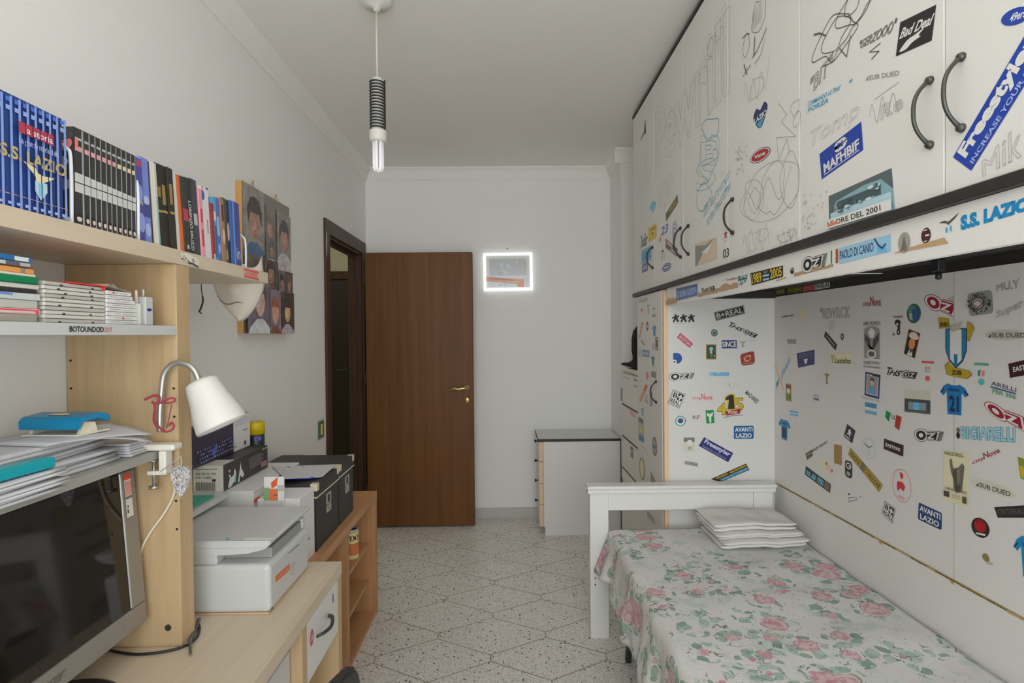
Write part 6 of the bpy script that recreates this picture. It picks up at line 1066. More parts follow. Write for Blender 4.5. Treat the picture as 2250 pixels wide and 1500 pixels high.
bottle(313, 325, 718, 652, 'small white bottle with a green nozzle on the middle shelf', S(70, 140, 110), 0.72)
a, b = Yat(323, XM), Yat(339, XM); t = thing('charger', 'white plug charger with a blue mark standing on the middle shelf', 'charger', (XM-0.02, a, ZM))
o = obj('body', box(XM-0.035, a, ZM, XM-0.006, b, zpx(330, 652), 0.002), M['plastic'], t)
decal(o, (1, 0, 0), [Vector((XM-0.006, a+0.004, ZM+0.040)), Vector((XM-0.006, b-0.006, ZM+0.040)), Vector((XM-0.006, a+0.004, ZM+0.033)), Vector((XM-0.006, b-0.006, ZM+0.033))], [('e', (0.01, 0.03, 0.30), 0.5, 0.5, 0.5, 0.5)], 'mark', 'blue mark', base=0.0003)
bm = bmesh.new(); lathe(bm, [(0, 0), (0.0022, 0), (0.0022, 0.018), (0, 0.019)], (XM-0.02, (a+b)/2, zpx(330, 652)), 10); obj('pin', bm, M['paper'], t)
# ---- on the grey shelf: papers, hole punch, folder
ZG = 1.1915
def sheets(name, x0, x1, y0, y1, z0, n, rot, seed, lab, grp=None, bend=0.004, col='paper', lay=0.0016):
    rr = random.Random(seed); bm = bmesh.new(); cx, cy = (x0+x1)/2, (y0+y1)/2
    for k in range(n):
        a = math.radians(rot+rr.uniform(-4, 4)); dx, dy = rr.uniform(-0.006, 0.006), rr.uniform(-0.006, 0.006); N = 10; g = []
        for j in range(N+1):
            row = []
            for i in range(N+1):
                u, v = i/N-0.5, j/N-0.5; x = u*(x1-x0); y = v*(y1-y0); z = z0+k*lay+bend*max(0, (u+v))**2*(k+1)/n
                row.append(bm.verts.new((cx+dx+x*math.cos(a)-y*math.sin(a), cy+dy+x*math.sin(a)+y*math.cos(a), z)))
            g.append(row)
        for j in range(N):
            for i in range(N): bm.faces.new((g[j][i], g[j][i+1], g[j+1][i+1], g[j+1][i])).smooth = True
    o = obj(name, bm, M[col] if isinstance(col, str) else col); md = o.modifiers.new('s', 'SOLIDIFY'); md.thickness = max(0.0008, lay-0.0012); md.offset = 1; tri(o, lab, 'papers', grp); return o
sheets('paper_stack', -1.08, -0.898, 0.72, 1.30, ZG+0.0005, 9, 2, 1, 'thick pile of papers carrying the blue hole punch', bend=0.001, lay=0.0076)
sheets('paper_stack', -1.0, -0.885, 1.325, 1.40, ZG+0.0005, 5, 0, 2, 'low pile of white papers at the far end of the grey shelf, by the lamp', bend=0.0, lay=0.0062)
sheets('paper_stack', -0.995, -0.865, 1.10, 1.36, ZG+0.0705, 2, -12, 5, 'topmost loose sheets spread towards the lamp', bend=-0.045, lay=0.0022)
sheets('paper_stack', -0.985 if False else -0.872, -0.832, 0.70, 1.065, ZG+0.0005, 7, 0, 3, 'fan of white papers under the turquoise folder at the left edge', bend=0.0, lay=0.0055)
# hole punch
hp = thing('hole_punch', 'bright blue hole punch with a cream base on the papers of the grey shelf', 'hole punch', (-0.965, 1.185, 1.253))
hx0, hy0, hz0 = -0.958, 1.235, 1.2640; Rm = Matrix.Translation((hx0, hy0, hz0)) @ Matrix.Rotation(math.radians(-4), 4, 'Z') @ Matrix.Scale(0.92, 4)
bm = box(-0.068, -0.045, 0.0, 0.068, 0.05, 0.004, 0.0015)
for sx in (-1, 1): prism(bm, [(-0.035, 0.0), (0.02, 0.0), (0.012, 0.026), (-0.02, 0.03)], 'X', sx*0.058-0.004, sx*0.058+0.004)
obj('base', T(bm, Rm), mat(S(188, 182, 165), 0.4), hp)
bm = bmesh.new(); out_ = [(-0.070, 0.030), (-0.066, 0.044), (0.066, 0.044), (0.070, 0.030)]
yv = [(-0.050, 0.018, 0.024), (-0.048, 0.040, 0.044), (0.010, 0.046, 0.052), (0.045, 0.034, 0.040), (0.050, 0.018, 0.022)]
P = [(-0.050, 0.016), (-0.050, 0.036), (-0.040, 0.044), (0.015, 0.049), (0.045, 0.040), (0.050, 0.026), (0.044, 0.022), (0.012, 0.038), (-0.038, 0.034), (-0.042, 0.016)]
prism(bm, P, 'X', -0.072, 0.072); bmesh.ops.bevel(bm, geom=[e for e in bm.edges], offset=0.0022, segments=2, affect='EDGES')
lv_ = obj('lever', T(bm, Rm), mat((0.0, 0.24, 0.46), 0.3, name='blue_plastic'), hp, label='bright blue lever')
bm = bmesh.new(); lathe(bm, [(0, 0), (0.020, 0), (0.020, 0.0012), (0, 0.0012)], (0, 0, 0), 24, sx=1.25, sy=0.45); T(bm, Matrix.Translation((0, -0.018, 0.0475)) @ Matrix.Rotation(0.09, 4, 'X')); obj('thumb_recess', T(bm, Rm), mat(S(170, 150, 120), 0.5), lv_)
# teal folder roll at the left edge
p0 = Vector(PX(-60, 1014, -0.845)); p1 = Vector(PX(114, 1006, -0.845)); p0.z = p1.z = 1.2415
t = thing('folder', 'turquoise plastic folder leaning on the paper pile at the left edge', 'folder', tuple(p1))
bm = bmesh.new(); d_ = (p1-p0).normalized(); bm = box(-0.036, 0, -0.010, 0.0, (p1-p0).length, 0.010, 0.004)
T(bm, Matrix.Translation(p0+Vector((0, 0, 0.0))) @ Matrix.Rotation(math.radians(-3), 4, 'Z')); obj('cover', bm, mat((0.0, 0.35, 0.43), 0.3, name='turquoise_plastic'), t)
# ---- monitor
mn = thing('monitor', 'silver framed flat monitor with a dark glossy screen under the grey shelf', 'monitor', (-0.95, 1.0, 0.686))
tilt = math.atan(0.028/0.38)
def MB_(bm): return T(bm, Matrix.Translation((-0.900, 1.410, 0.766)) @ Matrix.Rotation(-tilt, 4, 'Y') @ Matrix.Rotation(math.radians(0), 4, 'Z'))
W2, H2, bz = 0.66, 0.402, 0.051
bm = bmesh.new()
for a in ((-W2, 0, 0, bz), (-W2, H2-0.020, 0, H2), (-bz, bz+0.0005, 0, H2-0.0205), (-W2, bz+0.0005, -W2+bz, H2-0.0205)): bx(bm, -0.035, a[0], a[1], 0.0, a[2], a[3], 0.004)
obj('bezel', MB_(bm), M['silver'], mn)
obj('screen', MB_(box(-0.03, -W2+bz+0.0005, bz+0.001, -0.004, -bz-0.0005, H2-0.021)), mat((0.012, 0.010, 0.009), 0.06, spec=0.6, name='black_glass'), mn, label='dark glossy screen')
obj('back_cover', MB_(box(-0.075, -W2+0.03, 0.03, -0.0352, -0.03, H2-0.03, 0.012)), M['blackp'], mn)
bm = bmesh.new(); bx(bm, -1.035, 1.04, 0.700, -0.990, 1.14, 0.95, 0.006); obj('stand_neck', bm, M['blackp'], mn)
bm = bmesh.new(); lathe(bm, [(0, 0.6855), (0.128, 0.6855), (0.130, 0.690), (0.118, 0.697), (0, 0.700)], (-0.955, 1.16, 0), 40, sy=1.05); obj('stand_base', bm, M['blackp'], mn)
Qm = lambda y0, z0, y1, z1, x=0.0: [MP(v) for v in ((x, y0, z1), (x, y1, z1), (x, y0, z0), (x, y1, z0))]
Mm = Matrix.Translation((-0.900, 1.410, 0.766)) @ Matrix.Rotation(-tilt, 4, 'Y')
def MP(v): return Mm @ Vector(v)
bz_o = [c for c in mn.children if c.name.startswith('bezel')][0]
nrm = (Mm.to_3x3() @ Vector((1, 0, 0)))
decal(bz_o, nrm, Qm(-0.042, 0.27, -0.018, 0.375), [('r', S(175, 172, 165)), ('r', S(195, 70, 50), 0, 0, 1, 0.14), ('r', S(215, 150, 135), 0.05, 0.18, 0.95, 0.5), ('r', S(95, 92, 88), 0, 0.52, 1, 0.58), ('r', S(50, 48, 46), 0.1, 0.82, 0.3, 0.9), ('r', S(50, 48, 46), 0.15, 0.72, 0.3, 0.78)], 'warning_label', 'red and white warning label')
decal(bz_o, nrm, Qm(-0.315, 0.017, -0.262, 0.033), [('t', S(85, 83, 78), 'acer', 0, 0, 1, 1, 0.03, 0.2)], 'lettering'); 
decal(bz_o, nrm, Qm(-0.16, 0.022, -0.05, 0.030), [('r', S(120, 118, 110), 0, 0.2, 0.06, 0.8), ('r', S(120, 118, 110), 0.4, 0.2, 0.44, 0.8), ('e', S(120, 118, 110), 0.7, 0.5, 0.04, 0.4), ('r', S(120, 118, 110), 0.94, 0.2, 1, 0.8)], 'button_marks')
# black cable on the desk
bm = bmesh.new(); P = [tuple(PZ(x, y, 0.690)) for x, y in ((225, 1420), (250, 1430), (300, 1437), (360, 1431), (405, 1419), (430, 1402), (438, 1384), (437, 1372))]; P = [(P[0][0]-0.0, P[0][1], 0.690)]+P[1:]
tube(bm, curve(P, 8), 0.0035, 8); e_ = P[-1]
cb = obj('cable', bm, M['blackp'], loc=None); tri(cb, 'black cable lying on the desk behind the monitor', 'cable')
bm = bmesh.new(); P = [tuple(PZ(x, y, 0.6925)) for x, y in ((437, 1360), (433, 1375), (424, 1392), (418, 1410), (419, 1436))]; tube(bm, curve(P, 6), [0.0045]*10+[0.005]*10+[0.003]*5, 8); o = obj('cable_tie', bm, mat((0.10, 0.10, 0.10), 0.4)); tri(o, 'black cable tie looped round the cable at the foot of the hutch', 'cable tie')
# ---- desk lamp
XLp = -0.845
lp = thing('clamp_lamp', 'white shaded gooseneck lamp clamped to the end of the grey shelf', 'desk lamp', (-0.865, 1.405, 1.19))
yl = 1.405
def Lp(x, y, Y=yl): return Vector(PY(x, y, Y))
P = [Lp(351, 948), Lp(352, 900), Lp(356, 850), Lp(361, 822), Lp(375, 803), Lp(394, 797), Lp(415, 803), Lp(430, 818), Lp(438, 840)]
bm = bmesh.new(); tube(bm, curve(P, 6), 0.0072, 12); obj('gooseneck', bm, M['steel'], lp, label='curved metal neck')
ax0 = Lp(441, 838); ax1 = Lp(489, 936); d_ = (ax1-ax0); d_.y = 0; L_ = d_.length; d_.normalize(); q_ = Vector((0, 0, 1)).rotation_difference(d_).to_matrix()
bm = bmesh.new(); lathe(bm, [(0.0, -0.002), (0.030, -0.002), (0.037, 0.002), (0.039, 0.012), (0.046, 0.05), (0.056, 0.09), (0.060, L_-0.006), (0.058, L_), (0.054, L_-0.004), (0.050, 0.07), (0.034, 0.012), (0.0, 0.008)], tuple(ax0), 36, rot=q_); obj('lamp_shade', bm, mat((0.74, 0.72, 0.68), 0.5, name='white_shade'), lp, label='white conical shade')
bm = bmesh.new(); lathe(bm, [(0, -0.006), (0.012, -0.006), (0.026, -0.0035), (0.027, -0.0025), (0, -0.0024)], tuple(ax0), 24, rot=q_); obj('shade_cap', bm, mat(S(180, 172, 150), 0.5), lp)
c0 = PY(378, 985, 1.39); 
bm = bmesh.new(); bx(bm, -0.905, 1.385, 1.1925, -0.815, 1.425, 1.2085, 0.005); T(bm, Matrix.Identity(4)); bx(bm, -0.856, 1.390, 1.135, -0.838, 1.420, 1.192, 0.003); bx(bm, -0.886, 1.392, 1.132, -0.84, 1.418, 1.142, 0.002); obj('clamp', bm, mat(S(185, 182, 172), 0.4), lp)
bm = bmesh.new(); tube(bm, [(-0.876, 1.405, 1.10), (-0.876, 1.405, 1.165)], 0.004, 8); lathe(bm, [(0, 1.163), (0.011, 1.163), (0.011, 1.169), (0, 1.1695)], (-0.876, 1.405, 0), 16); lathe(bm, [(0, 1.096), (0.012, 1.096), (0.012, 1.103), (0, 1.104)], (-0.876, 1.405, 0), 12); obj('clamp_screw', bm, M['steel'], lp)
bm = bmesh.new(); tube(bm, curve([Lp(388, 1040, 1.427), Lp(382, 1085, 1.427), Lp(362, 1125, 1.427), Lp(330, 1170, 1.427), Lp(308, 1215, 1.427), Lp(292, 1300, 1.427)], 8), 0.0032, 8); obj('cord', bm, mat(S(190, 180, 160), 0.5), lp, label='cream cord')
# red ribbon wound on the lamp stem
bm = bmesh.new(); f_ = lambda pts, w=0.004, Y=1.392: tube(bm, curve([Lp(x, y, Y) for x, y in pts], 5), w*0.62, 6)
f_([(318, 878), (330, 872), (342, 868), (350, 876), (344, 886), (334, 884)], 0.005); f_([(334, 882), (342, 888), (355, 884), (370, 876), (380, 874), (385, 880), (372, 885), (360, 884)], 0.004)
f_([(340, 888), (341, 905), (340, 925), (348, 938), (360, 945)], 0.0042); f_([(377, 888), (374, 905), (370, 925), (366, 940)], 0.002); f_([(355, 945), (366, 948), (378, 944), (382, 934), (376, 928), (372, 936)], 0.0042); f_([(338, 902), (337, 925), (346, 942)], 0.002)
o = obj('ribbon', bm, mat((0.40, 0.05, 0.075), 0.75)); tri(o, 'red ribbon tied round the metal neck of the clamp lamp', 'ribbon')
# hanging glitter heart
bm = bmesh.new(); c_ = PY(397, 1050, 1.375)
hp_ = [(0, -0.047), (0.012, -0.034), (0.024, -0.008), (0.026, 0.014), (0.018, 0.028), (0.006, 0.030), (-0.002, 0.022), (-0.008, 0.030), (-0.020, 0.026), (-0.026, 0.008), (-0.022, -0.012), (-0.010, -0.034)]
P = sm(hp_, 3, True); prism(bm, [(c_[0]+a*0.86, c_[2]+b*0.95) for a, b in P], 'Y', 1.372, 1.380); r = random.Random(3)
for i in range(220):
    a, b = r.uniform(-0.026, 0.026), r.uniform(-0.046, 0.03)
    if abs(a) < 0.024*min(1, (b+0.05)/0.04): bx(bm, c_[0]+a*0.86-0.0011, 1.3695, c_[2]+b-0.0011, c_[0]+a*0.86+0.0011, 1.3725, c_[2]+b+0.0011)
ho = thing('heart_ornament', 'pale glittering heart ornament hanging from the lamp clamp', 'ornament', (c_[0], 1.376, c_[2]+0.03))
t_ = NT('glitter'); cg = t_.coord(); vg = t_.vor(cg, 420); obj('heart', bm, t_.out(t_.ramp(vg.outputs[1], [(0.2, (0.30, 0.28, 0.28)), (0.5, (0.60, 0.56, 0.55)), (0.85, (0.86, 0.84, 0.83))]), 0.3), ho); bm = bmesh.new(); tube(bm, [(c_[0], 1.378, c_[2]+0.026), (c_[0]-0.004, 1.386, c_[2]+0.05), (-0.850, 1.389, 1.142)], 0.0012, 6); obj('string', bm, M['paper'], ho)
# ---- party mask hanging below the top shelf end
mk = thing('face_mask', 'plain white face mask hanging upright below the right end of the top shelf', 'mask', (-0.96, 2.03, 1.64))
bm = bmesh.new(); N1, N2 = 20, 26; g = []
cx_, cz_ = -0.962, 1.716
def WV(v): return 0.093*max(0.0, 1-max(0.0, (v-0.18)/0.82)**1.75)**0.8*(0.92+0.08*min(1, v*4))
for j in range(N2+1):
    v = j/N2; row = []
    zz_ = cz_-0.190*v; wv = WV(v)
    for i in range(N1+1):
        u = i/N1*2-1; x = cx_+wv*math.sin(u*PI/2)+0.012*(v-0.4); dep = 0.050*math.cos(u*PI/2)**0.8*(1-0.45*v*v)
        nose = 0.022*math.exp(-(u/0.16)**2)*math.exp(-((v-0.42)/0.14)**2)
        row.append(bm.verts.new((x, 2.055-dep-nose+0.0, zz_+0.045*max(0, 1-v*5)*max(0, (u-0.55)/0.45)**2)))
    g.append(row)
for j in range(N2):
    for i in range(N1): bm.faces.new((g[j][i], g[j][i+1], g[j+1][i+1], g[j+1][i])).smooth = True
bmesh.ops.remove_doubles(bm, verts=bm.verts, dist=1e-5)
mo = obj('mask_shell', bm, mat(S(176, 170, 160), 0.4), mk); md = mo.modifiers.new('s', 'SOLIDIFY'); md.thickness = 0.002; md.offset = -1
def mpt(x, y, off=0.0):
    q = PY(x, y, 2.02); u = (q[0]-cx_)/0.094; v = (cz_-q[2])/0.19; wv = max(0.004, WV(v)); uu = max(-0.99, min(0.99, (q[0]-cx_-0.012*(v-0.4))/wv)); a = math.asin(uu)
    return Vector((q[0], 2.055-0.050*math.cos(a)**0.8*(1-0.45*v*v)-0.022*math.exp(-((a/(PI/2))/0.16)**2)*math.exp(-((v-0.42)/0.14)**2)-0.0015, q[2]))
bm = bmesh.new(); tube(bm, curve([mpt(x, y) for x, y in ((473, 648), (482, 660), (494, 667), (508, 668), (522, 664), (535, 666))], 4), [0.001]*4+[0.0024]*14+[0.0012]*3, 6); obj('mouth_crease', bm, mat(S(112, 105, 98), 0.6), mk)
bm = bmesh.new(); tube(bm, curve([Vector(PY(x, y, 2.03)) for x, y in ((442, 616), (443, 640), (446, 660), (441, 678), (438, 684), (443, 689))], 5), [0.0015]*8+[0.003]*14+[0.002]*4, 6); obj('elastic_strap', bm, M['blackp'], mk, label='black strap')
# ---- printer
PX0, PX1, PY0, PY1 = -1.04, -0.672, 1.590, 1.905
pr = thing('printer', 'white multifunction printer standing on the right end of the desk', 'printer', (-0.86, 1.75, 0.6855))
bm = box(PX0, PY0, 0.690, PX1, PY1, 0.828, 0.014, 4); obj('body', bm, M['plastic'], pr)
obj('base', box(PX0+0.008, PY0+0.006, 0.6858, PX1-0.006, PY1-0.006, 0.6895), mat(S(170, 145, 115), 0.6), pr)
obj('paper_slot', box(PX0+0.03, PY0+0.05, 0.8285, PX1-0.014, PY1-0.03, 0.858, 0.002), mat(S(120, 120, 118), 0.5), pr, label='grey inner paper slot')
bm = bmesh.new(); bx(bm, PX0, PY0, 0.8285, PX0+0.22, PY0+0.049, 0.864, 0.004); bx(bm, PX0, PY1-0.029, 0.8285, PX1-0.01, PY1, 0.864, 0.006); bx(bm, PX0, PY0+0.05, 0.8285, PX0+0.029, PY1-0.03, 0.864); obj('slot_side', bm, M['plastic'], pr)
bm = bmesh.new(); P = [(PX0, 0.8585), (-0.80, 0.8585), (-0.73, 0.862), (-0.685, 0.872), (-0.668, 0.886), (-0.666, 0.8935), (-0.672, 0.897), (PX0, 0.897)]
prism(bm, P, 'Y', PY0-0.006, PY1+0.005); bmesh.ops.bevel(bm, geom=[e for e in bm.edges if abs((e.verts[0].co-e.verts[1].co).normalized().y) < 0.5], offset=0.003, segments=2, affect='EDGES'); lid = obj('scanner_lid', bm, M['plastic'], pr)
obj('lid_seam', box(PX0+0.004, PY0-0.0065, 0.8775, -0.682, PY1+0.0055, 0.8785), mat(S(135, 135, 135), 0.6), lid)
PLd = Plane('Z', 0.8975, (0, 0, 1))
q = [PLd.p(*v) for v in ((497, 1181), (600, 1181), (496, 1188), (598, 1188))]
decal(lid, (0, 0, 1), q, [('r', S(160, 162, 162), 0.14, 0.1, 0.34, 0.9), ('r', S(178, 180, 180), 0.4, 0.1, 0.98, 0.9), ('r', S(60, 150, 170), 0, 0.1, 0.07, 0.6)], 'control_label')
PFp = Plane('X', PX1, (1, 0, 0)); pb_ = pr.children[0]
decal(pb_, (1, 0, 0), PFp.quad((605, 1266), (636, 1238), (606, 1279), (636, 1251)), [('r', S(232, 110, 62)), ('t', S(245, 190, 160), 'WIRELESS', 0.12, 0.35, 0.88, 0.65, 0.03)], 'sticker', 'orange strip sticker')
decal(pb_, (1, 0, 0), PFp.quad((637, 1243), (652, 1230), (637, 1268), (652, 1256)), [('l', S(120, 122, 122), 0.0016, [(0.5+0.46*math.cos(2*PI*i/24), 0.5+0.46*math.sin(2*PI*i/24)) for i in range(4, 22)]), ('l', S(120, 122, 122), 0.0016, [(0.3, 0.9), (0.42, 0.3), (0.55, 0.35), (0.6, 0.65)]), ('l', S(120, 122, 122), 0.0016, [(0.5, 0.05), (0.6, 0.12)])], 'logo')
decal(pb_, (1, 0, 0), PFp.quad((634, 1213), (657, 1193), (634, 1217), (657, 1197)), [('r', S(95, 98, 98), 0, 0.2, 1, 0.8)], 'vent')
decal(pb_, (1, 0, 0), PFp.quad((596, 1335), (600, 1332), (596, 1341), (600, 1338)), [('r', S(80, 80, 80))], 'mark'); decal(pb_, (1, 0, 0), PFp.quad((677, 1181), (680, 1178), (677, 1187), (680, 1184)), [('r', S(90, 90, 95))], 'mark')
# ---- orange bookcase
bk_ = thing('low_bookcase', 'low orange brown bookcase beyond the desk carrying black file boxes', 'bookcase', (-0.9, 2.5, 0)); XK = -0.696; XKb = -1.095
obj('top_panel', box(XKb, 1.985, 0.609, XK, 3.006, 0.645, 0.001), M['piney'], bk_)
for y0_, y1_ in ((1.985, 2.022), (2.427, 2.470), (2.962, 3.005)): obj('upright', box(XKb, y0_, 0.0, XK-0.0005, y1_, 0.6085, 0.001), M['pine'], bk_)
for y0_, y1_ in ((2.0225, 2.4265), (2.4705, 2.9615)):
    for z_ in ((0.385, 0.190) if y0_ > 2.3 else (0.300,)): obj('shelf', box(XKb+0.0165, y0_, z_-0.018, XK-0.035, y1_, z_, 0.001), M['piney'], bk_)
    obj('bottom_panel', box(XKb+0.0165, y0_, 0.0, XK-0.004, y1_, 0.022), M['piney'], bk_)
    obj('back_panel', box(XKb, y0_, 0.0, XKb+0.016, y1_, 0.6085), M['pine'], bk_)
# tin can inside
q = PX(777, 1262, XK-0.062); cyy = float(q[1]); cxx = XK-0.072; zc = 0.3855
tn = thing('round_tin', 'tall cream and orange round tin with black letters on a bookcase shelf', 'tin', (cxx, cyy, zc))
bm = bmesh.new(); lathe(bm, [(0, zc), (0.034, zc), (0.036, zc+0.003), (0.036, zc+0.128), (0.034, zc+0.131), (0, zc+0.131)], (cxx, cyy, 0), 28); obj('tin_body', bm, mat(S(205, 190, 135), 0.4), tn)
bm = bmesh.new(); lathe(bm, [(0, zc+0.1312), (0.0345, zc+0.1312), (0.0345, zc+0.142), (0.030, zc+0.1425), (0.028, zc+0.134), (0, zc+0.134)], (cxx, cyy, 0), 28); obj('rim', bm, mat(S(165, 168, 165), 0.3, 0.5), tn)
bm = bmesh.new(); lathe(bm, [(0, zc+0.1343), (0.026, zc+0.1343), (0.026, zc+0.137), (0, zc+0.137)], (cxx, cyy, 0), 20); obj('lid', bm, mat(S(38, 40, 42), 0.5), tn)
bm = bmesh.new(); n = 10
for i in range(n):
    a0, a1 = -1.6+2.0*i/n, -1.6+2.0*(i+1)/n
    v = [bm.verts.new((cxx+0.0364*math.cos(a), cyy+0.0364*math.sin(a), z_)) for a, z_ in ((a0, zc+0.02), (a1, zc+0.02), (a1, zc+0.078), (a0, zc+0.078))]; bm.faces.new(v)
obj('orange_band', bm, mat(S(165, 95, 55), 0.5), tn)
dv = Vector((-cxx, -cyy, 0)).normalized(); ang = math.atan2(-cyy, -cxx)
V, Fs, E = text2d('ZOO', 0.06); bm = bmesh.new(); vs = []
for a, b in V: th_ = ang-0.75+1.9*a; vs.append(bm.verts.new((cxx+0.0366*math.cos(th_), cyy+0.0366*math.sin(th_), zc+0.118-0.028*b)))
for f in Fs:
    try: bm.faces.new([vs[i] for i in f])
    except ValueError: pass
obj('lettering', bm, M['blackp'], tn)
bm = box(-0.95, 2.10, 0.3005, XK-0.036, 2.426, 0.340, 0.002); o = obj('blue_folder', bm, mat((0.0, 0.16, 0.36), 0.4)); tri(o, 'bright blue folder on the left shelf of the orange bookcase', 'folder')
# ---- black file boxes
def filebox(y0, y1, x0, x1, lab, lidz=0.905, z0=0.6455):
    t = thing('file_box', lab, 'storage box', ((x0+x1)/2, (y0+y1)/2, z0), 'black storage boxes on the orange bookcase')
    blk = mat((0.035, 0.034, 0.033), 0.5, name='black_board')
    obj('box_body', box(x0+0.004, y0+0.004, z0, x1-0.004, y1-0.004, lidz-0.052, 0.001), blk, t)
    ld = obj('lid', box(x0, y0, lidz-0.0515, x1, y1, lidz, 0.002), blk, t)
    pp = mat(S(175, 165, 140), 0.6); bm = bmesh.new()
    e = 0.0014
    bx(bm, x1, y0-e, lidz-0.053, x1+e, y1+e, lidz-0.048); bx(bm, x0, y0-e, lidz-0.053, x1, y0, lidz-0.048)
    obj('edging', bm, pp, ld)
    for yy in (y0, y1):
        s = 1 if yy == y0 else -1; bm = bmesh.new()
        bx(bm, x1-0.024, yy-e*s*0.0-(0.002 if s > 0 else -0.0), lidz-0.026, x1+0.002, yy+0.024*s, lidz+0.0016, 0.001); obj('corner_cap', bm, mat(S(185, 175, 150), 0.35, 0.4), ld)
    for k, zc_ in enumerate((lidz-0.095, lidz-0.135)):
        bm = bmesh.new(); hh = 0.022 if k == 0 else 0.013; ym = (y0+y1)/2+0.01
        for a in ((ym-0.026, zc_-hh, ym+0.026, zc_-hh+0.005), (ym-0.026, zc_+hh-0.005, ym+0.026, zc_+hh), (ym-0.026, zc_-hh+0.005, ym-0.020, zc_+hh-0.005), (ym+0.020, zc_-hh+0.005, ym+0.026, zc_+hh-0.005)): bx(bm, x1-0.004, a[0], a[1], x1-0.001, a[2], a[3])
        obj('label_holder', bm, mat(S(170, 168, 160), 0.3, 0.7), t)
        obj('label_card', box(x1-0.0038, ym-0.0195, zc_-hh+0.0055, x1-0.003, ym+0.0195, zc_+hh-0.0055), M['blackp'] if k == 0 else mat(S(120, 115, 100), 0.5), t)
    return t
filebox(2.155, 2.440, -0.885, -0.728, 'black file box with metal corners, the nearer one, carrying papers')
filebox(2.452, 2.680, -1.07, -0.728, 'black file box with metal corners, the farther one by the door frame', 0.908)
# papers and pen on the nearer box
PZb = Plane('Z', 0.9065, (0, 0, 1))
c4 = [Vector(PZ(x, y, z)) for x, y, z in ((598, 1025, 0.929), (738, 1020, 0.9065), (625, 1052, 0.929), (706, 1048, 0.9065))]
bm = bmesh.new()
for k in range(3):
    off = Vector((0.003*k, -0.004*k, 0.0009*k)); v = [bm.verts.new(c4[i]+off) for i in (0, 1, 3, 2)]; bm.faces.new(v)
o = obj('paper_stack', bm, M['paper']); md = o.modifiers.new('s', 'SOLIDIFY'); md.thickness = 0.0007; tri(o, 'loose printed papers on the lid of the nearer black file box', 'papers')
decal(o, (0, 0, 1), [v+Vector((0, 0, 0.0027)) for v in c4], [('r', S(110, 110, 108), 0.22, 0.1, 0.28, 0.16), ('r', S(110, 110, 108), 0.45, 0.12, 0.50, 0.17), ('l', S(120, 120, 118), 0.001, [(0.55, 0.3), (0.7, 0.32)])], 'print', base=0.0003)
bm = bmesh.new(); a, b = PZ(628, 1052, 0.913), PZ(690, 1050, 0.913); tube(bm, [a, b], 0.0042, 10); o = obj('pen', bm, mat((0.01, 0.05, 0.35), 0.3)); tri(o, 'blue pen on the papers of the nearer black box', 'pen')
# ---- white riser shelf with things behind the printer
rs = thing('riser_shelf', 'small white riser shelf behind the printer', 'shelf', (-1.04, 1.8, 0.6855))
obj('riser_top', box(-1.104, 1.50, 0.908, -0.98, 1.992, 0.926, 0.001), M['plastic'], rs); obj('riser_side', box(-1.104, 1.974, 0.6862 if False else 0.6458, -1.06, 1.992, 0.9075), M['plastic'], rs) if False else obj('riser_side', box(-1.104, 1.912, 0.6855, -1.045, 1.930, 0.9075), M['plastic'], rs)
obj('riser_side', box(-1.104, 1.50, 0.6855, -1.045, 1.518, 0.9075), M['plastic'], rs)
bm = box(-1.09, 1.55, 0.9265, -1.0, 1.93, 0.9325, 0.001); T(bm, Matrix.Identity(4)); o = obj('teal_ruler', bm, mat(S(40, 130, 115), 0.4)); tri(o, 'flat teal green ruler case on the white riser shelf', 'case')
bm = box(-1.085, 1.70, 0.8985, -1.0, 1.78, 0.9078, 0.002) ; bm.free()
bm = bmesh.new(); lathe(bm, [(0, 0), (0.018, 0), (0.018, 0.05), (0, 0.05)], (-1.02, 1.81, 0.8975), 18, 'X'); bm.free()
o = obj('lime_marker', box(-1.065, 1.66, 0.8980, -1.025, 1.78, 0.9070, 0.002), mat(S(140, 170, 30), 0.4)); tri(o, 'lime green marker box wedged between the printer and the riser shelf', 'box')
# white carton and boxes beyond the desk end
PCr = Plane('X', -0.90, (1, 0, 0))
ct = thing('white_carton', 'white carton with an orange corner on the orange bookcase behind the printer', 'carton', (-1.0, 2.3, 0.6455))
cbx = obj('carton_body', box(-1.094, 2.000, 0.6455, -0.900, 2.448, 0.9255, 0.002), mat(S(180, 180, 178), 0.5), ct)
wb = obj('white_box', box(-0.884, 1.995, 0.6455, -0.735, 2.148, 0.897, 0.003), mat(S(186, 184, 184), 0.5)); tag(wb, 'plain white box squeezed between the printer and the nearer black file box', 'box')
decal(cbx, (1, 0, 0), [Vector((-0.90, 2.005, 0.922)), Vector((-0.90, 2.44, 0.922)), Vector((-0.90, 2.005, 0.87)), Vector((-0.90, 2.44, 0.87))], [('r', S(165, 150, 140), 0, 0.1, 1, 0.16), ('r', S(205, 90, 60), 0.0, 0.55, 0.10, 0.8)], 'print', 'orange print')
PLf = Plane('Y', 1.987, (0, -1, 0))
Q = [PLf.p(*v) for v in ((580, 1045), (624, 1060), (580, 1099), (624, 1099))]
lf = thing('photo_booklet', 'upright photo booklet with an orange picture behind the printer', 'booklet', (Q[2].x, 1.99, 0.6455))
obj('booklet_body', box(max(Q[0].x, -0.898), 1.987, 0.6455, Q[1].x, 1.993, Q[0].z-0.004, 0.001), mat(S(165, 165, 162), 0.5), lf)
bo = lf.children[0]; Q2 = [Vector((max(a.x, -0.898), 1.987, a.z)) for a in (Q[0], Q[1], Q[2], Q[3])]; Q2[1].z = Q2[0].z-0.004; Q2[0].z -= 0.004
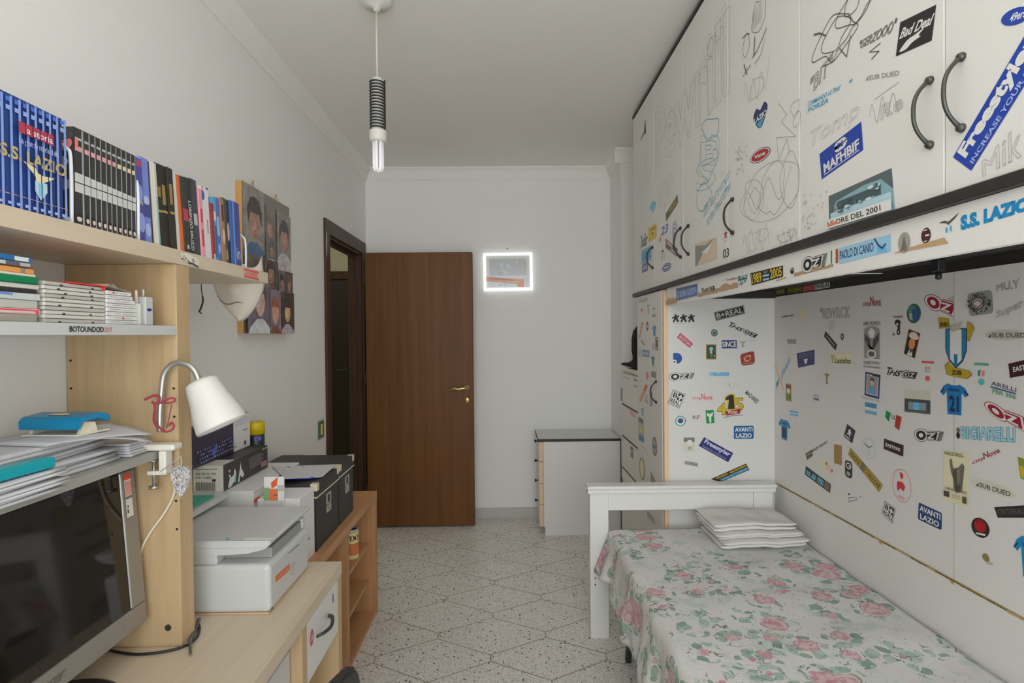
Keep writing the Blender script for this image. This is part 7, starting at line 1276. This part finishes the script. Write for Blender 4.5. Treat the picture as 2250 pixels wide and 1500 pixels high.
decal(bo, (0, -1, 0), Q2, [('r', S(190, 190, 188)), ('r', S(110, 140, 100), 0, 0.45, 0.28, 1.0), ('r', S(225, 125, 80), 0.25, 0.5, 0.7, 1.0), ('p', S(235, 100, 50), [(0.35, 0.25), (0.7, 0.0), (0.66, 0.35), (0.4, 0.5)]), ('r', S(150, 150, 148), 0.7, 0.35, 1, 0.6), ('r', S(120, 60, 40), 0.5, 0.75, 0.68, 0.8)], 'cover_picture')
# cartridge box
kb = thing('cartridge_box', 'black and white cartridge box with a barcode end behind the lamp', 'box', (-1.05, 2.17, 0.9265)); zc0, zc1 = 0.9265, 1.018
y0_, y1_ = 1.993, 2.362; xk = -1.0
body = obj('box_body', box(-1.105, y0_, zc0, xk, y1_, zc1, 0.0008), mat((0.05, 0.048, 0.05), 0.45), kb)
obj('white_end', box(-1.1052, y0_-0.0015, zc0, xk, y0_-0.0002, zc1), mat(S(178, 176, 168), 0.5), kb); obj('white_top', box(-1.1052, y0_, zc1+0.0002, xk-0.004, y0_+0.09, zc1+0.0012), mat(S(182, 180, 172), 0.5), kb)
it = [('r', S(120, 118, 112), 0.05, 0.1, 0.8, 0.13), ('t', S(80, 78, 74), '304 305 XL 302', 0.05, 0.25, 0.75, 0.34, 0.02), ('t', S(80, 78, 74), 'CON 12 MESI', 0.0, 0.40, 0.6, 0.48, 0.02), ('r', BLK, 0.62, 0.5, 0.74, 0.6)]
for i in range(22): it.append(('r', S(70, 68, 64), 0.05+0.032*i, 0.62, 0.05+0.032*i+0.012+0.010*(i % 3 == 0), 0.95))
decal(kb.children[1], (0, -1, 0), [Vector((-1.1, y0_-0.0015, zc1-0.002)), Vector((xk, y0_-0.0015, zc1-0.002)), Vector((-1.1, y0_-0.0015, zc0)), Vector((xk, y0_-0.0015, zc0))], it, 'barcode_label')
its = [('p', WHT, [(0.08, 0.95), (0.12, 0.62), (0.10, 0.45), (0.13, 0.50), (0.15, 0.62), (0.2, 0.55), (0.22, 0.3), (0.25, 0.5), (0.24, 0.75), (0.14, 0.97)]), ('p', S(90, 180, 205), [(0.2, 0.85), (0.23, 0.55), (0.25, 0.6), (0.24, 0.9)]), ('p', WHT, [(0.28, 0.92), (0.33, 0.4), (0.34, 0.15), (0.36, 0.45), (0.42, 0.75), (0.38, 0.85), (0.33, 0.7), (0.31, 0.97)]), ('p', WHT, [(0.09, 0.3), (0.13, 0.27), (0.12, 0.4)])]
for i in range(9): its.append(('r', S(120, 118, 118), 0.52, 0.20+0.055*i, 0.82+0.03*(i % 3), 0.22+0.055*i))
its += [('r', S(120, 90, 90), 0.80, 0.62, 0.95, 0.85), ('r', S(170, 165, 90), 0.84, 0.05, 0.97, 0.09)]
decal(body, (1, 0, 0), [Vector((xk, y0_, zc1)), Vector((xk, y1_, zc1)), Vector((xk, y0_, zc0)), Vector((xk, y1_, zc0))], its, 'box_print', 'white penguins and small print')
obj('support_box', box(-1.07, 2.16, 0.6455, -0.985 if False else -1.071+0.0, 2.17, 0.65), M['plastic'], None) if False else None
sb_ = obj('plain_carton', box(-1.070, 2.149 if False else 2.22, 0.9085 if False else 0.9085, -1.0, 2.44, 0.926, 0.001), mat(S(175, 172, 165), 0.6)) if False else None
# keyboard box standing on it against the wall
kx = -1.072
kk = thing('keyboard_box', 'dark box with a printed keyboard and white end leaning on the wall behind the lamp', 'box', (kx, 2.17, zc1+0.0015))
body = obj('box_body', box(-1.104, 1.90, zc1+0.0015, kx, 2.36, zc1+0.140, 0.001), mat(S(52, 46, 62), 0.4), kk)
its = [('r', S(44, 38, 55), 0, 0, 0.69, 1), ('r', S(185, 183, 182), 0.69, 0.0, 1.0, 1.0), ('r', S(165, 170, 178), 0.72, 0.1, 0.95, 0.3), ('r', S(120, 130, 160), 0.86, 0.45, 0.95, 0.5), ('r', S(60, 60, 70), 0.88, 0.8, 0.92, 0.92), ('p', S(55, 90, 170), [(0.33, 0.75), (0.40, 0.62), (0.43, 0.66), (0.36, 0.95)])]
r = random.Random(9)
for j in range(4):
    for i in range(17):
        if r.random() < 0.85: u = 0.12+0.033*i+0.004*j; v = 0.60+0.09*j-0.004*i; its.append(('r', S(*r.choice([(95, 95, 125), (120, 122, 150), (75, 90, 150)])), u, v, u+0.020, v+0.045))
decal(body, (1, 0, 0), [Vector((kx, 1.90, zc1+0.140)), Vector((kx, 2.36, zc1+0.140)), Vector((kx, 1.90, zc1+0.0015)), Vector((kx, 2.36, zc1+0.0015))], its, 'box_print')
# spray can
q0 = PY(562, 970, 2.44); sx_, sy_ = -1.062, 2.415
sy_ = 2.405
cn = thing('spray_can', 'black spray can with a yellow cap beside the cartridge box', 'can', (sx_, sy_, 0.926)); sx_ = float(PY(562, 950, sy_)[0])
zt_ = float(PY(562, 926, sy_)[2]); zm_ = float(PY(562, 953, sy_)[2])
bm = bmesh.new(); lathe(bm, [(0, 0.926), (0.0335, 0.926), (0.0345, 0.930), (0.0345, zm_-0.004), (0.033, zm_-0.0005), (0, zm_-0.0005)], (sx_, sy_, 0), 28); cb_ = obj('can_body', bm, mat((0.02, 0.025, 0.03), 0.3), cn)
bm = bmesh.new(); lathe(bm, [(0, zm_), (0.0355, zm_), (0.0355, zt_-0.004), (0.033, zt_), (0, zt_)], (sx_, sy_, 0), 28); obj('cap', bm, mat((0.72, 0.52, 0.0), 0.4), cn, label='yellow cap')
bm = bmesh.new()
for (a0, a1, z0_, z1_) in ((-1.35, -0.5, zm_-0.024, zm_-0.006),):
    n = 8
    for i in range(n):
        t0, t1 = a0+(a1-a0)*i/n, a0+(a1-a0)*(i+1)/n; bm.faces.new([bm.verts.new((sx_+0.0349*math.cos(a), sy_+0.0349*math.sin(a), z_)) for a, z_ in ((t0, z0_), (t1, z0_), (t1, z1_), (t0, z1_))])
obj('label', bm, mat(S(60, 80, 160), 0.4), cn); bm = bmesh.new(); lathe(bm, [(0, 0), (0.006, 0), (0.006, -0.0006), (0, -0.0006)], (sx_+0.018, sy_-0.0305, zm_-0.015), 12, 'Y', rot=None); obj('emblem', bm, mat((0.55, 0.02, 0.03), 0.4), cn)
# wooden board end between the boxes
o = obj('wooden_block', box(-1.085, 2.70, 0.6455, -0.98, 2.73, 0.90), M['pine']); tri(o, 'orange wooden board standing behind the farther black file box', 'board')
# ---- office chair, its back rising at the bottom edge
oc = thing('office_chair', 'black office chair whose curved back tops the bottom edge of the picture', 'chair', (-0.02, 0.72, 0))
bm = bmesh.new(); P = [(0.50, 0.62), (0.50, 0.86), (0.51, 0.90), (0.55, 0.922), (0.62, 0.934), (0.737, 0.940), (0.876, 0.930), (0.924, 0.922), (0.955, 0.909), (0.970, 0.891), (0.974, 0.865), (0.974, 0.62), (0.93, 0.58), (0.55, 0.58)]
prism(bm, P, 'X', -0.282, -0.258); bmesh.ops.bevel(bm, geom=[e for e in bm.edges if abs((e.verts[0].co-e.verts[1].co).normalized().x) < 0.5], offset=0.006, segments=2, affect='EDGES'); obj('backrest', bm, mat((0.025, 0.025, 0.025), 0.6), oc)
bm = box(-0.24, 0.50, 0.42, 0.24, 0.97, 0.49, 0.03, 3); obj('seat', bm, mat((0.025, 0.025, 0.025), 0.8), oc)
bm = bmesh.new(); tube(bm, curve([(-0.262, 0.737, 0.62), (-0.27, 0.737, 0.46), (-0.20, 0.737, 0.405), (0, 0.737, 0.405)], 6), 0.014, 8); obj('back_bar', bm, M['blackp'], oc)
bm = bmesh.new(); lathe(bm, [(0, 0.09), (0.03, 0.09), (0.026, 0.25), (0.018, 0.26), (0.018, 0.42), (0, 0.42)], (0, 0.737, 0), 18); obj('column', bm, M['steel'], oc)
for k in range(5):
    a = 2*PI*k/5+0.3; bm = bmesh.new(); tube(bm, [(0.02*math.cos(a), 0.737+0.02*math.sin(a), 0.11), (0.28*math.cos(a), 0.737+0.28*math.sin(a), 0.075)], [0.022, 0.013], 8); leg_ = obj('base_arm', bm, M['blackp'], oc)
    bm = bmesh.new(); lathe(bm, [(0, -0.02), (0.024, -0.02), (0.028, -0.012), (0.028, 0.012), (0.024, 0.02), (0, 0.02)], (0.27*math.cos(a), 0.737+0.27*math.sin(a), 0.028), 16, 'X'); obj('caster', bm, M['blackp'], leg_)
